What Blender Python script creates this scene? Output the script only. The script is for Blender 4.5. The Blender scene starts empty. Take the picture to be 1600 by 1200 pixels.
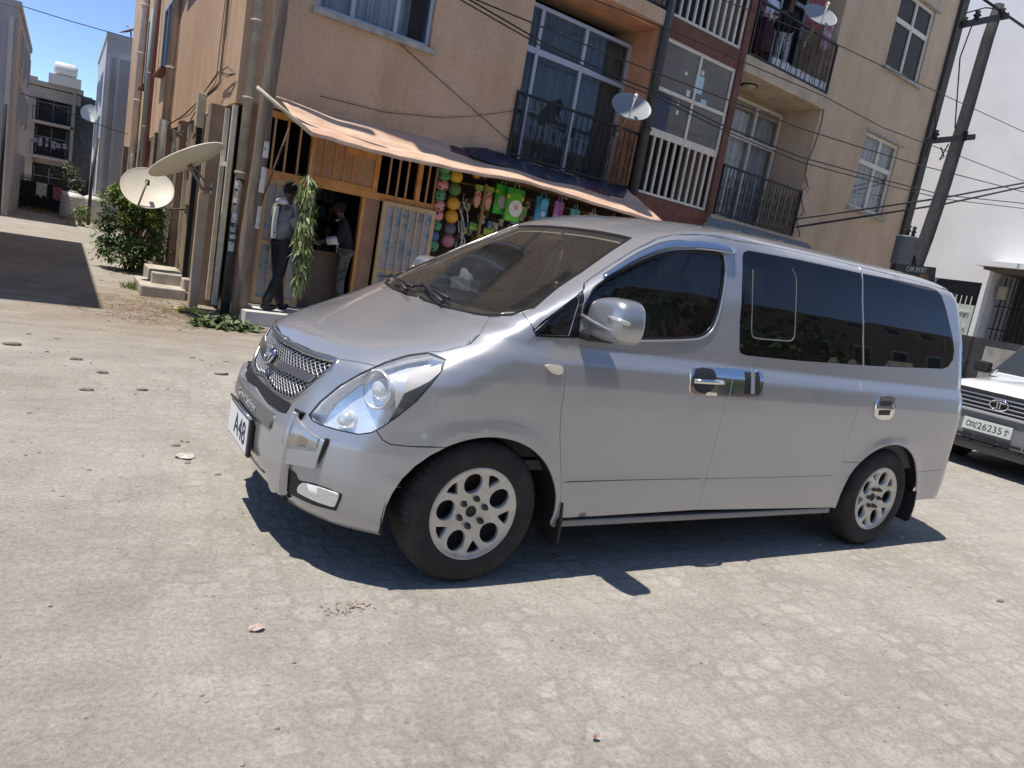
import bpy, bmesh, math, random
import numpy as np
from mathutils import Vector, Matrix
from mathutils.geometry import delaunay_2d_cdt
random.seed(7)
np.random.seed(7)
SC = bpy.context.scene
COL = SC.collection
PI = math.pi

# ------------------------------------------------------------------ camera
CF, CX, CY, CZ, YAW, PIT, ROL = (1152.3997, -1.705776, -3.714715, 1.538137, 0.5709012, 0.1685055, -0.178933)
CAMP = np.array([CX, CY, CZ])
def cam_axes():
    cy, sy = math.cos(YAW), math.sin(YAW)
    cp, sp = math.cos(PIT), math.sin(PIT)
    f = np.array([sy*cp, cy*cp, -sp]); r = np.array([cy, -sy, 0.]); d = np.cross(f, r)
    c, s = math.cos(ROL), math.sin(ROL)
    return c*r + s*d, -s*r + c*d, f
CR, CD, CFW = cam_axes()
def ray(x, y):
    v = CR*(x-800)/CF + CD*(y-600)/CF + CFW
    return v/np.linalg.norm(v)
def on_plane(x, y, p0, n):
    d = ray(x, y); n = np.array(n, float)
    return CAMP + d*((np.array(p0, float)-CAMP) @ n/(d @ n))
def on_ground(x, y, z=0.0):
    return on_plane(x, y, (0, 0, z), (0, 0, 1))

# ------------------------------------------------------------------ objects
def tag(o, label=None, cat=None, group=None, kind=None):
    if label: o['label'] = label
    if cat: o['category'] = cat
    if group: o['group'] = group
    if kind: o['kind'] = kind
    return o
def empty(name, loc=(0, 0, 0), label=None, cat=None, group=None, rz=0):
    o = bpy.data.objects.new(name, None); COL.objects.link(o)
    o.location = loc; o.rotation_euler = (0, 0, rz); o.empty_display_size = .1
    return tag(o, label, cat, group)
def link(name, me, mat=None, parent=None):
    o = bpy.data.objects.new(name, me); COL.objects.link(o)
    if mat:
        for m in (mat if isinstance(mat, (list, tuple)) else [mat]): me.materials.append(m)
    if parent: o.parent = parent
    return o
def copy_tree(o, parent=None):
    c = o.copy(); COL.objects.link(c)
    if parent: c.parent = parent
    for ch in [k for k in bpy.data.objects if k.parent == o]: copy_tree(ch, c)
    return c

class MB:
    """collects shapes into ONE mesh"""
    def __init__(s): s.bm = bmesh.new()
    def quad(s, *ps):
        return s.bm.faces.new([s.bm.verts.new(Vector(p)) for p in ps])
    def poly(s, ps): return s.quad(*ps)
    def box(s, c, d, rot=None, bev=0):
        m = Matrix.Translation(Vector(c)) @ (rot.to_4x4() if rot else Matrix.Identity(4)) @ Matrix.Diagonal((d[0], d[1], d[2], 1))
        r = bmesh.ops.create_cube(s.bm, size=1, matrix=m)
        if bev:
            es = list({e for v in r['verts'] for e in v.link_edges})
            bmesh.ops.bevel(s.bm, geom=es, offset=bev, segments=2, affect='EDGES', profile=.6)
        return s
    def bar(s, a, b, w, h=None, up=(0, 0, 1), bev=0):
        a = Vector(a); b = Vector(b); d = b-a; L = d.length
        if L < 1e-6: return s
        z = d/L; u = Vector(up)
        if abs(z.dot(u)) > .98: u = Vector((1, 0, 0))
        x = u.cross(z).normalized(); y = z.cross(x)
        R = Matrix((x, y, z)).transposed()
        return s.box((a+b)/2, (w, h or w, L), R, bev)
    def tube(s, pts, r, n=8, cap=True, closed=False):
        pts = [Vector(p) for p in pts]; N = len(pts)
        rs = r if isinstance(r, (list, tuple)) else [r]*N
        rings = []; ref = None
        for i, p in enumerate(pts):
            if closed: t = pts[(i+1) % N]-pts[i-1]
            else: t = pts[min(i+1, N-1)]-pts[max(i-1, 0)]
            t.normalize()
            if ref is None: ref = Vector((0, 0, 1)) if abs(t.z) < .9 else Vector((1, 0, 0))
            x = (ref - t*ref.dot(t)); 
            if x.length < 1e-5: x = t.orthogonal()
            x.normalize(); ref = x; y = t.cross(x)
            rings.append([s.bm.verts.new(p + (x*math.cos(2*PI*k/n)+y*math.sin(2*PI*k/n))*rs[i]) for k in range(n)])
        for i in range(N if closed else N-1):
            A, B = rings[i], rings[(i+1) % N]
            for k in range(n):
                f = s.bm.faces.new((A[k], A[(k+1) % n], B[(k+1) % n], B[k])); f.smooth = True
        if cap and not closed:
            s.bm.faces.new(rings[0][::-1]); s.bm.faces.new(rings[-1])
        return s
    def lathe(s, prof, n=24, origin=(0, 0, 0), axis='Z', mat=None, a0=0, a1=2*PI):
        """prof: list of (r, h)"""
        full = abs(a1-a0-2*PI) < 1e-6
        M = mat or Matrix.Identity(3); o = Vector(origin)
        if axis == 'Y': M = Matrix(((1, 0, 0), (0, 0, 1), (0, -1, 0))) if not mat else mat
        rings = []
        for r, h in prof:
            rings.append([s.bm.verts.new(o + M @ Vector((r*math.cos(a0+(a1-a0)*k/n), r*math.sin(a0+(a1-a0)*k/n), h))) for k in range(n if full else n+1)])
        for i in range(len(rings)-1):
            A, B = rings[i], rings[i+1]
            for k in range(n):
                k2 = (k+1) % len(A)
                try:
                    f = s.bm.faces.new((A[k], A[k2], B[k2], B[k])); f.smooth = True
                except ValueError: pass
        return s
    def ball(s, c, r, sub=2, sc=(1, 1, 1), rot=None):
        m = Matrix.Translation(Vector(c)) @ (rot.to_4x4() if rot else Matrix.Identity(4)) @ Matrix.Diagonal((sc[0], sc[1], sc[2], 1))
        R = bmesh.ops.create_icosphere(s.bm, subdivisions=sub, radius=r, matrix=m)
        for v in R['verts']:
            for f in v.link_faces: f.smooth = True
        return s
    def prism(s, ps, d):
        """polygon ps extruded by vector d"""
        ps = [Vector(p) for p in ps]; d = Vector(d)
        A = [s.bm.verts.new(p) for p in ps]; B = [s.bm.verts.new(p+d) for p in ps]
        s.bm.faces.new(A); s.bm.faces.new(B[::-1])
        n = len(ps)
        for i in range(n): s.bm.faces.new((A[i], B[i], B[(i+1) % n], A[(i+1) % n]))
        return s
    def build(s, name, mat=None, parent=None, smooth=False, autosmooth=None, weld=0):
        if weld: bmesh.ops.remove_doubles(s.bm, verts=s.bm.verts, dist=weld)
        bmesh.ops.recalc_face_normals(s.bm, faces=s.bm.faces)
        if smooth:
            for f in s.bm.faces: f.smooth = True
        if autosmooth:
            for f in s.bm.faces: f.smooth = True
            for e in s.bm.edges:
                if len(e.link_faces) == 2 and e.calc_face_angle(0) > autosmooth: e.smooth = False
        me = bpy.data.meshes.new(name); s.bm.to_mesh(me); s.bm.free()
        return link(name, me, mat, parent)

def text_mesh(txt, size, depth=.001):
    cu = bpy.data.curves.new('t', 'FONT'); cu.body = txt; cu.size = size; cu.extrude = depth
    cu.align_x = 'CENTER'; cu.align_y = 'CENTER'
    o = bpy.data.objects.new('t', cu); COL.objects.link(o)
    dg = bpy.context.evaluated_depsgraph_get()
    me = bpy.data.meshes.new_from_object(o.evaluated_get(dg))
    bpy.data.objects.remove(o); bpy.data.curves.remove(cu)
    return me
def text_obj(name, txt, size, mat, parent, o, right, up, depth=.001, bold=0):
    """lettering lying at o, reading along right"""
    me = text_mesh(txt, size, depth)
    me.materials.clear()
    r = Vector(right).normalized(); u = Vector(up); u = (u-r*u.dot(r)).normalized(); n = r.cross(u)
    M = Matrix((r, u, n)).transposed().to_4x4(); M.translation = Vector(o)
    me.transform(M)
    return link(name, me, mat, parent)

# ------------------------------------------------------------------ materials
def mat(name, col, rough=.6, metal=0, spec=.5, noise=0, nscale=8, bump=0, bscale=40, coat=0, trans=0, ior=1.45, alpha=1, col2=None, detail=6, lo=.35, hi=.65, aniso=None, stretch=None, streak=0):
    m = bpy.data.materials.new(name); m.use_nodes = True
    nt = m.node_tree; b = nt.nodes['Principled BSDF']
    b.inputs['Base Color'].default_value = (*col, 1); b.inputs['Roughness'].default_value = rough
    b.inputs['Metallic'].default_value = metal; b.inputs['Specular IOR Level'].default_value = spec
    b.inputs['Coat Weight'].default_value = coat; b.inputs['Coat Roughness'].default_value = .04
    b.inputs['Transmission Weight'].default_value = trans; b.inputs['IOR'].default_value = ior
    b.inputs['Alpha'].default_value = alpha
    tc = None
    if noise or bump or col2:
        tc = nt.nodes.new('ShaderNodeTexCoord'); src = tc.outputs['Object']
        if stretch:
            mp = nt.nodes.new('ShaderNodeMapping'); mp.inputs['Scale'].default_value = stretch
            nt.links.new(src, mp.inputs[0]); src = mp.outputs[0]
    if noise or col2:
        n = nt.nodes.new('ShaderNodeTexNoise'); n.inputs['Scale'].default_value = nscale; n.inputs['Detail'].default_value = detail
        n.inputs['Roughness'].default_value = .62
        nt.links.new(src, n.inputs[0])
        r = nt.nodes.new('ShaderNodeValToRGB')
        c2 = col2 or tuple(c*(1-noise) for c in col)
        c1 = col if col2 else tuple(min(1, c*(1+noise)) for c in col)
        r.color_ramp.elements[0].position = lo; r.color_ramp.elements[1].position = hi
        r.color_ramp.elements[0].color = (*c2, 1); r.color_ramp.elements[1].color = (*c1, 1)
        nt.links.new(n.outputs[0], r.inputs[0]); nt.links.new(r.outputs[0], b.inputs['Base Color'])
        if streak:      # rain streaks, patched and dirty plaster
            mp = nt.nodes.new('ShaderNodeMapping'); mp.inputs['Scale'].default_value = (.9, .9, .22); nt.links.new(tc.outputs['Object'], mp.inputs[0])
            n3 = nt.nodes.new('ShaderNodeTexNoise'); n3.inputs['Scale'].default_value = 1.6; n3.inputs['Detail'].default_value = 9; n3.inputs['Roughness'].default_value = .7; nt.links.new(mp.outputs[0], n3.inputs[0])
            n4 = nt.nodes.new('ShaderNodeTexNoise'); n4.inputs['Scale'].default_value = 26; n4.inputs['Detail'].default_value = 5; nt.links.new(tc.outputs['Object'], n4.inputs[0])
            r3 = nt.nodes.new('ShaderNodeValToRGB'); r3.color_ramp.elements[0].position = .33; r3.color_ramp.elements[1].position = .56
            k = 1-streak; r3.color_ramp.elements[0].color = (k, k*.97, k*.93, 1); r3.color_ramp.elements[1].color = (1, 1, 1, 1); nt.links.new(n3.outputs[0], r3.inputs[0])
            r4 = nt.nodes.new('ShaderNodeValToRGB'); r4.color_ramp.elements[0].position = .35; r4.color_ramp.elements[1].position = .62; r4.color_ramp.elements[0].color = (.90, .895, .89, 1); r4.color_ramp.elements[1].color = (1.03, 1.03, 1.03, 1); nt.links.new(n4.outputs[0], r4.inputs[0])
            pr = r.outputs[0]
            for q in (r3, r4):
                mx = nt.nodes.new('ShaderNodeMix'); mx.data_type = 'RGBA'; mx.blend_type = 'MULTIPLY'; mx.inputs[0].default_value = 1
                nt.links.new(pr, mx.inputs[6]); nt.links.new(q.outputs[0], mx.inputs[7]); pr = mx.outputs[2]
            nt.links.new(pr, b.inputs['Base Color'])
    if bump:
        n2 = nt.nodes.new('ShaderNodeTexNoise'); n2.inputs['Scale'].default_value = bscale; n2.inputs['Detail'].default_value = 4
        nt.links.new(src, n2.inputs[0])
        bp = nt.nodes.new('ShaderNodeBump'); bp.inputs['Strength'].default_value = bump; bp.inputs['Distance'].default_value = .02
        nt.links.new(n2.outputs[0], bp.inputs['Height']); nt.links.new(bp.outputs[0], b.inputs['Normal'])
    return m
def glass_mat(name, tint, rough=.02, ior=1.52):
    """tinted pane: part clear, part mirror-like gloss"""
    m = bpy.data.materials.new(name); m.use_nodes = True; nt = m.node_tree
    nt.nodes.remove(nt.nodes['Principled BSDF'])
    out = nt.nodes['Material Output']
    t = nt.nodes.new('ShaderNodeBsdfTransparent'); t.inputs[0].default_value = (*tint, 1)
    g = nt.nodes.new('ShaderNodeBsdfGlossy'); g.inputs['Roughness'].default_value = rough; g.inputs[0].default_value = (1, 1, 1, 1)
    fr = nt.nodes.new('ShaderNodeFresnel')
    ge = nt.nodes.new('ShaderNodeNewGeometry'); mr = nt.nodes.new('ShaderNodeMapRange'); mr.inputs[3].default_value = ior; mr.inputs[4].default_value = 1/ior
    nt.links.new(ge.outputs['Backfacing'], mr.inputs[0]); nt.links.new(mr.outputs[0], fr.inputs[0])
    mx = nt.nodes.new('ShaderNodeMixShader')
    nt.links.new(fr.outputs[0], mx.inputs[0]); nt.links.new(t.outputs[0], mx.inputs[1]); nt.links.new(g.outputs[0], mx.inputs[2])
    nt.links.new(mx.outputs[0], out.inputs[0])
    return m
# ================================================================== VAN
def smooth_tab(zs, vs, sig=.014, lo=.15, hi=2.0):
    t = np.arange(lo, hi, .001); v = np.interp(t, zs, vs)
    k = int(4*sig/.001); g = np.exp(-.5*(np.arange(-k, k+1)*.001/sig)**2); g /= g.sum()
    vp = np.pad(v, k, mode='edge')
    vv = np.convolve(vp, g, 'valid')
    return t, vv
ZT, W_T = smooth_tab([.18, .22, .27, .33, .45, .505, .53, .58, .78, .90, 1.0, 1.09, 1.112, 1.158, 1.25, 1.5, 1.72, 1.80, 1.85, 1.885, 1.91, 1.935, 1.95, 1.958, 1.97],
                     [.86, .895, .93, .944, .949, .948, .945, .946, .957, .961, .957, .946, .938, .912, .904, .868, .817, .793, .765, .71, .62, .46, .28, .10, -.05], .010)
_, XF_T = smooth_tab([.18, .22, .30, .45, .55, .62, .70, .82, .90, .945, .97, 1.0, 1.05, 1.1, 1.15, 1.20, 1.232, 1.77, 1.80, 1.835, 1.86, 1.885, 1.905, 1.925, 1.945, 1.958, 1.97],
                     [-.70, -.745, -.81, -.838, -.838, -.83, -.795, -.762, -.728, -.70, -.655, -.60, -.475, -.345, -.22, -.10, -.01, .90, .955, 1.03, 1.09, 1.18, 1.30, 1.55, 2.0, 2.5, 3.], .012)
_, A_T = smooth_tab([.18, .5, .7, .85, .95, 1.0, 1.1, 1.2, 1.26, 1.5, 1.78, 1.85, 1.90, 1.97],
                    [.55, .62, .66, .68, .66, .62, .46, .34, .25, .23, .25, .35, .5, .6], .03)
_, P_T = smooth_tab([.18, .95, 1.05, 1.15, 1.25, 1.75, 1.85, 1.97], [2.3, 2.3, 2.5, 3.2, 4.4, 4.2, 3.0, 2.5], .03)
_, XR_T = smooth_tab([.18, .25, .35, .5, .6, .66, .8, 1.2, 1.5, 1.75, 1.82, 1.87, 1.905, 1.93, 1.95, 1.97],
                     [4.04, 4.12, 4.19, 4.205, 4.20, 4.185, 4.175, 4.15, 4.09, 4.01, 3.97, 3.90, 3.75, 3.5, 3.1, 2.9], .015)
def tabf(T): return lambda z: np.interp(z, ZT, T)
Wz, XFz, Az, XRz, Pz = tabf(W_T), tabf(XF_T), tabf(A_T), tabf(XR_T), tabf(P_T)
WR = .345
def flare(x, z):
    o = 0
    for xc, amp in ((0., .016), (3.2, .014)):
        r = np.sqrt((x-xc)**2 + (z-WR)**2)
        o = o + amp*np.exp(-((r-.40)/.075)**2)*np.clip((.86-z)/.14, 0, 1)**2*(3-2*np.clip((.86-z)/.14, 0, 1))
    return o
def G(P):
    x, y, z = P[..., 0], np.abs(P[..., 1]), P[..., 2]
    w = Wz(z); w = np.maximum(w, 1e-3)+flare(x, z)
    fx = np.clip(1-(x-XFz(z))/Az(z), 0, None)
    rx = np.clip(1-(XRz(z)-x)/.26, 0, None)
    return (y/w)**2.6 + fx**Pz(z) + rx**2.6 + np.clip((z-1.957)*200, 0, None) - 1
def gradG(P):
    h = 2e-3; g = np.zeros_like(P)
    for i in range(3):
        e = np.zeros(3); e[i] = h
        g[..., i] = G(P+e)-G(P-e)
    n = np.linalg.norm(g, axis=-1, keepdims=True); n[n == 0] = 1
    return g/n
def cast(O, D, tmax=9., n=420):
    """first hit of rays with the body; rays that pass it by take their closest point"""
    O = np.atleast_2d(O).astype(float); D = np.atleast_2d(D).astype(float)
    D = np.broadcast_to(D, O.shape)
    ts = np.linspace(0, tmax, n)
    out = np.zeros_like(O)
    for s in range(0, len(O), 2000):
        o, d = O[s:s+2000], D[s:s+2000]
        v = G(o[:, None, :]+d[:, None, :]*ts[None, :, None])
        ins = v < 0; hit = ins.any(1); k = np.where(hit, ins.argmax(1), v.argmin(1))
        hi = ts[k]; lo = ts[np.maximum(k-1, 0)]
        for _ in range(26):
            m = (lo+hi)/2; neg = G(o+d*m[:, None]) < 0
            hi = np.where(neg & hit, m, hi); lo = np.where(~neg & hit, m, lo)
        out[s:s+2000] = o+d*hi[:, None]
    return out
def T(pts):
    """photo pixels traced onto the near side of the body"""
    D = np.array([ray(*p) for p in pts])
    return cast(np.broadcast_to(CAMP, D.shape), D, 11., 900)
def mir(P): return np.array(P)[::-1]*np.array([1, -1, 1])

class Planar:
    def __init__(s, d):
        s.d = np.array(d, float)/np.linalg.norm(d)
        a = np.array([0, 0, 1.]) if abs(s.d[2]) < .9 else np.array([1., 0, 0])
        s.e1 = np.cross(a, s.d); s.e1 /= np.linalg.norm(s.e1); s.e2 = np.cross(s.d, s.e1)
        s.c = np.array([1.6, 0, 1.])
    def to2(s, P): q = np.asarray(P)-s.c; return np.stack([q @ s.e1, q @ s.e2], -1)
    def to3(s, p):
        O = s.c + p[:, :1]*s.e1 + p[:, 1:]*s.e2 - s.d*4
        return cast(O, s.d, 8.)
class Cyl:
    def __init__(s, ax, R=.9): s.ax = ax; s.R = R
    def to2(s, P):
        P = np.asarray(P); return np.stack([np.arctan2(P[..., 1], -(P[..., 0]-s.ax))*s.R, P[..., 2]], -1)
    def to3(s, p):
        th = p[:, 0]/s.R; D = np.stack([np.cos(th), -np.sin(th), 0*th], -1)
        O = np.stack([s.ax-4*np.cos(th), 4*np.sin(th), p[:, 1]], -1)
        return cast(O, D, 4.)
class CylRear(Cyl):
    def to2(s, P):
        P = np.asarray(P); return np.stack([np.arctan2(P[..., 1], (P[..., 0]-s.ax))*s.R, P[..., 2]], -1)
    def to3(s, p):
        th = p[:, 0]/s.R; D = np.stack([-np.cos(th), -np.sin(th), 0*th], -1)
        O = np.stack([s.ax+4*np.cos(th), 4*np.sin(th), p[:, 1]], -1)
        return cast(O, D, 4.)
SIDE = Planar((0, 1, 0)); FAR = Planar((0, -1, 0)); TOP = Planar((0, 0, -1)); WSD = Planar((.55, 0, -.83)); FRONT = Planar((1, 0, 0)); NOSE = Cyl(.35); TAIL = CylRear(3.2)

def resample(P, h):
    P = np.asarray(P, float); Q = np.vstack([P, P[:1]]); out = []
    for a, b in zip(Q[:-1], Q[1:]):
        n = max(1, int(round(np.linalg.norm(b-a)/h)))
        for k in range(n): out.append(a+(b-a)*k/n)
    return np.array(out)
def rounded(P, it=2, corner=50):
    """corner cutting that keeps sharp corners (degrees)"""
    P = np.asarray(P, float)
    for _ in range(it):
        n = len(P); out = []
        for i in range(n):
            a, b, c = P[i-1], P[i], P[(i+1) % n]
            u, v = b-a, c-b; lu, lv = np.linalg.norm(u), np.linalg.norm(v)
            if lu < 1e-9 or lv < 1e-9: continue
            ang = math.degrees(math.acos(np.clip((u@v)/(lu*lv), -1, 1)))
            if ang > corner: out.append(b)
            else:
                out.append(b-u*.25); out.append(b+v*.25)
        P = np.array(out)
    return P
def area2(p):
    x, y = p[:, 0], p[:, 1]; return .5*np.sum(x*np.roll(y, -1)-y*np.roll(x, -1))
def inset2(p, d):
    if area2(p) < 0: d = -d
    a = p-np.roll(p, 1, 0); b = np.roll(p, -1, 0)-p
    a /= np.linalg.norm(a, axis=1, keepdims=True)+1e-12; b /= np.linalg.norm(b, axis=1, keepdims=True)+1e-12
    n = np.stack([-(a+b)[:, 1], (a+b)[:, 0]], -1); n /= np.linalg.norm(n, axis=1, keepdims=True)+1e-9
    c = np.clip((a*b).sum(1), -1, 1); k = 1/np.maximum(np.sqrt((1+c)/2), .5)
    return p+n*d*k[:, None]
def inside2(poly, q):
    x, y = q[:, 0][:, None], q[:, 1][:, None]
    x1, y1 = poly[:, 0], poly[:, 1]; x2, y2 = np.roll(x1, -1), np.roll(y1, -1)
    c = ((y1 > y) != (y2 > y)) & (x < (x2-x1)*(y-y1)/(y2-y1+1e-15)+x1)
    return c.sum(1) % 2 == 1
def near2(poly, q, d):
    p2 = np.roll(poly, -1, 0); e = p2-poly; L = (e**2).sum(1)+1e-12
    t = np.clip(((q[:, None]-poly[None])*e[None]).sum(2)/L, 0, 1)
    return (np.linalg.norm(q[:, None]-(poly[None]+t[..., None]*e[None]), axis=2).min(1)) < d

def panel(name, outline, dom, material, parent, holes=(), h=.035, gap=.0022, off=0., flange=.014, holegap=.0, to3=None, normal=None, rnd=0):
    """sheet on the body surface bounded by traced outlines, with turned-in edges"""
    loops = []
    for i, L in enumerate([outline]+list(holes)):
        L = np.asarray(L, float)
        p = dom.to2(L)
        if rnd and i == 0: p = rounded(p, rnd)
        p = resample(p, h*.7)
        p = inset2(p, gap if i == 0 else -holegap)
        loops.append(p)
    allp = np.vstack(loops)
    lo, hi = loops[0].min(0), loops[0].max(0)
    gx, gy = np.meshgrid(np.arange(lo[0], hi[0], h), np.arange(lo[1], hi[1], h))
    q = np.stack([gx.ravel(), gy.ravel()], -1); q[:, 0] += (np.round(q[:, 1]/h) % 2)*h*.5
    ok = inside2(loops[0], q)
    for l in loops[1:]: ok &= ~inside2(l, q)
    q = q[ok]
    for l in loops: q = q[~near2(l, q, h*.45)] if len(q) else q
    V = np.vstack([allp, q]); E = []; s = 0
    for l in loops:
        n = len(l); E += [(s+i, s+(i+1) % n) for i in range(n)]; s += n
    r = delaunay_2d_cdt([Vector(v) for v in V], E, [], 0, 1e-7)
    v2 = np.array([[v.x, v.y] for v in r[0]]); F = np.array([f for f in r[2] if len(f) == 3])
    c = v2[F].mean(1); ok = inside2(loops[0], c)
    for l in loops[1:]: ok &= ~inside2(l, c)
    F = F[ok]
    P = (to3 or dom.to3)(v2); N = (normal(P) if normal else gradG(P))
    P = P+N*off
    # orient triangles with the normals
    fn = np.cross(P[F[:, 1]]-P[F[:, 0]], P[F[:, 2]]-P[F[:, 0]])
    fl = (fn*N[F].mean(1)).sum(1) < 0
    F[fl] = F[fl][:, ::-1]
    cnt = {}
    for f in F:
        for a, b in ((f[0], f[1]), (f[1], f[2]), (f[2], f[0])): cnt[(a, b)] = 1
    bd = [e for e in cnt if (e[1], e[0]) not in cnt]
    verts = P.tolist(); faces = [list(map(int, f)) for f in F]; nrm = [[N[i] for i in f] for f in F]
    if flange:
        idx = {}
        for a, b in bd:
            for k in (a, b):
                if k not in idx: idx[k] = len(verts); verts.append((P[k]-N[k]*flange).tolist())
        for a, b in bd:
            faces.append([int(b), int(a), idx[a], idx[b]])
            e = P[b]-P[a]; m = np.cross(e, N[a]); m /= np.linalg.norm(m)+1e-12
            nrm.append([(m+N[b])/1.4, (m+N[a])/1.4, m, m])
    me = bpy.data.meshes.new(name); me.from_pydata(verts, [], faces); me.update()
    for p in me.polygons: p.use_smooth = True
    me.normals_split_custom_set([Vector(n).normalized() for f in nrm for n in f])
    return link(name, me, material, parent)

def strip(name, pts3, width, material, parent, off=.002, th=.004, closed=False, prof=None):
    """narrow moulding that follows a line on the body"""
    P = np.asarray(pts3, float); N = gradG(P); n = len(P); m = MB(); rings = []
    for i in range(n):
        t = (P[(i+1) % n]-P[i-1]) if closed else P[min(i+1, n-1)]-P[max(i-1, 0)]
        t /= np.linalg.norm(t)+1e-12; s = np.cross(N[i], t)
        w = width[i] if hasattr(width, '__len__') else width
        pr = prof or [(-.5, -1), (-.5, .2), (-.3, 1), (.3, 1), (.5, .2), (.5, -1)]
        rings.append([m.bm.verts.new(P[i]+s*w*a+N[i]*(off+th*b)) for a, b in pr])
    for i in range(n if closed else n-1):
        A, B = rings[i], rings[(i+1) % n]
        for k in range(len(A)-1):
            m.bm.faces.new((A[k], A[k+1], B[k+1], B[k])).smooth = True
    if not closed:
        m.bm.faces.new(rings[0]); m.bm.faces.new(rings[-1][::-1])
    return m.build(name, material, parent)
def dense(pts3, h=.03, rnd=2):
    P = np.asarray(pts3, float)
    for _ in range(rnd):
        out = [P[0]]
        for a, b in zip(P[:-1], P[1:]): out += [a*.75+b*.25, a*.25+b*.75]
        out.append(P[-1]); P = np.array(out)
    o = []
    for a, b in zip(P[:-1], P[1:]):
        n = max(1, int(np.linalg.norm(b-a)/h)); o += [a+(b-a)*k/n for k in range(n)]
    o.append(P[-1]); return np.array(o)
def snap(P, d=(0, 1, 0)):
    """side line points put onto the body"""
    P = np.asarray(P, float); return cast(P-np.array(d)*3., np.array(d, float), 6.)

# ---- materials
PAINT = mat('silver metallic paint', (.40, .40, .415), .30, .54, coat=1.0)
def paint_flake():
    nt = PAINT.node_tree; b = nt.nodes['Principled BSDF']
    # dust film towards the lower body and fine flake
    tc = nt.nodes.new('ShaderNodeTexCoord'); n = nt.nodes.new('ShaderNodeTexNoise'); n.inputs['Scale'].default_value = 1.3; n.inputs['Detail'].default_value = 1.5
    nt.links.new(tc.outputs['Object'], n.inputs[0])
    mr = nt.nodes.new('ShaderNodeMapRange'); mr.inputs[1].default_value = .3; mr.inputs[2].default_value = .75; mr.inputs[3].default_value = .25; mr.inputs[4].default_value = .37
    nt.links.new(n.outputs[0], mr.inputs[0]); nt.links.new(mr.outputs[0], b.inputs['Roughness'])
    b.inputs['Coat Roughness'].default_value = .06
paint_flake()
CHROME = mat('chrome', (.75, .75, .76), .08, 1)
DCHROME = mat('smoked chrome', (.42, .40, .385), .22, .9)
BLACKP = mat('black plastic', (.02, .02, .021), .5)
TRIM = mat('satin black window trim', (.012, .012, .013), .28)
RUBBER = mat('dusty tyre rubber', (.062, .058, .053), .85, nscale=7, bump=.3, bscale=90, col2=(.024, .023, .022), lo=.45, hi=.85)
ALLOY = mat('painted alloy wheel', (.54, .53, .495), .32, .5, noise=.12, nscale=14)
DARKIN = mat('dark wheel well liner', (.012, .012, .012), .9)
CABIN = mat('cabin trim', (.10, .095, .09), .8)
SEATM = mat('grey seat fabric', (.16, .155, .15), .9, noise=.2, nscale=30)
TINT = glass_mat('dark tinted glass', (.17, .18, .185))
TINT2 = glass_mat('front door tinted glass', (.20, .21, .21))
WSGL = glass_mat('windscreen glass', (.80, .82, .79))
def dusty(m, c, amt):
    nt = m.node_tree; mx = [n for n in nt.nodes if n.type == 'MIX_SHADER'][0]; out = [n for n in nt.nodes if n.type == 'OUTPUT_MATERIAL'][0]
    d = nt.nodes.new('ShaderNodeBsdfDiffuse'); d.inputs[0].default_value = (*c, 1); m2 = nt.nodes.new('ShaderNodeMixShader')
    tc = nt.nodes.new('ShaderNodeTexCoord'); n = nt.nodes.new('ShaderNodeTexNoise'); n.inputs['Scale'].default_value = 3; n.inputs['Detail'].default_value = 8
    mr = nt.nodes.new('ShaderNodeMapRange'); mr.inputs[1].default_value = .3; mr.inputs[2].default_value = .7; mr.inputs[3].default_value = amt*.6; mr.inputs[4].default_value = amt*1.4
    nt.links.new(tc.outputs['Object'], n.inputs[0]); nt.links.new(n.outputs[0], mr.inputs[0]); nt.links.new(mr.outputs[0], m2.inputs[0])
    nt.links.new(mx.outputs[0], m2.inputs[1]); nt.links.new(d.outputs[0], m2.inputs[2]); nt.links.new(m2.outputs[0], out.inputs[0])
dusty(WSGL, (.50, .45, .37), .03); dusty(TINT, (.4, .38, .35), .012); dusty(TINT2, (.4, .38, .35), .012)
LENS = glass_mat('clear lamp lens', (.93, .94, .95))
VISOR = mat('bluish chrome visor', (.42, .52, .66), .12, .9)
MIRGL = mat('mirror glass', (.8, .8, .8), .03, 1)
AMBER = mat('pale indicator lens', (.75, .68, .55), .2, coat=.5)
PLATEW = mat('white plate', (.78, .78, .76), .45)
INK = mat('dark blue lettering', (.03, .035, .07), .6)
REDL = mat('red lamp lens', (.4, .02, .02), .15, coat=1)

VAN = empty('passenger_van', (0, 0, 0), 'silver minivan with chrome door handles, parked in the middle of the dusty street', 'van')

# ---- traced lines (photo pixels) on the near side
z1 = lambda l: [(340+x/4, 480+y/4) for x, y in l]
z2 = lambda l: [(560+x/4, 340+y/4) for x, y in l]
z3 = lambda l: [(800+x/4, 340+y/4) for x, y in l]
z4 = lambda l: [(1120+x/4, 340+y/4) for x, y in l]
z5 = lambda l: [(1120+x/4, 560+y/4) for x, y in l]
z6 = lambda l: [(580+x/4, 640+y/4) for x, y in l]
z8 = lambda l: [(340+x/4, 560+y/4) for x, y in l]
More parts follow.
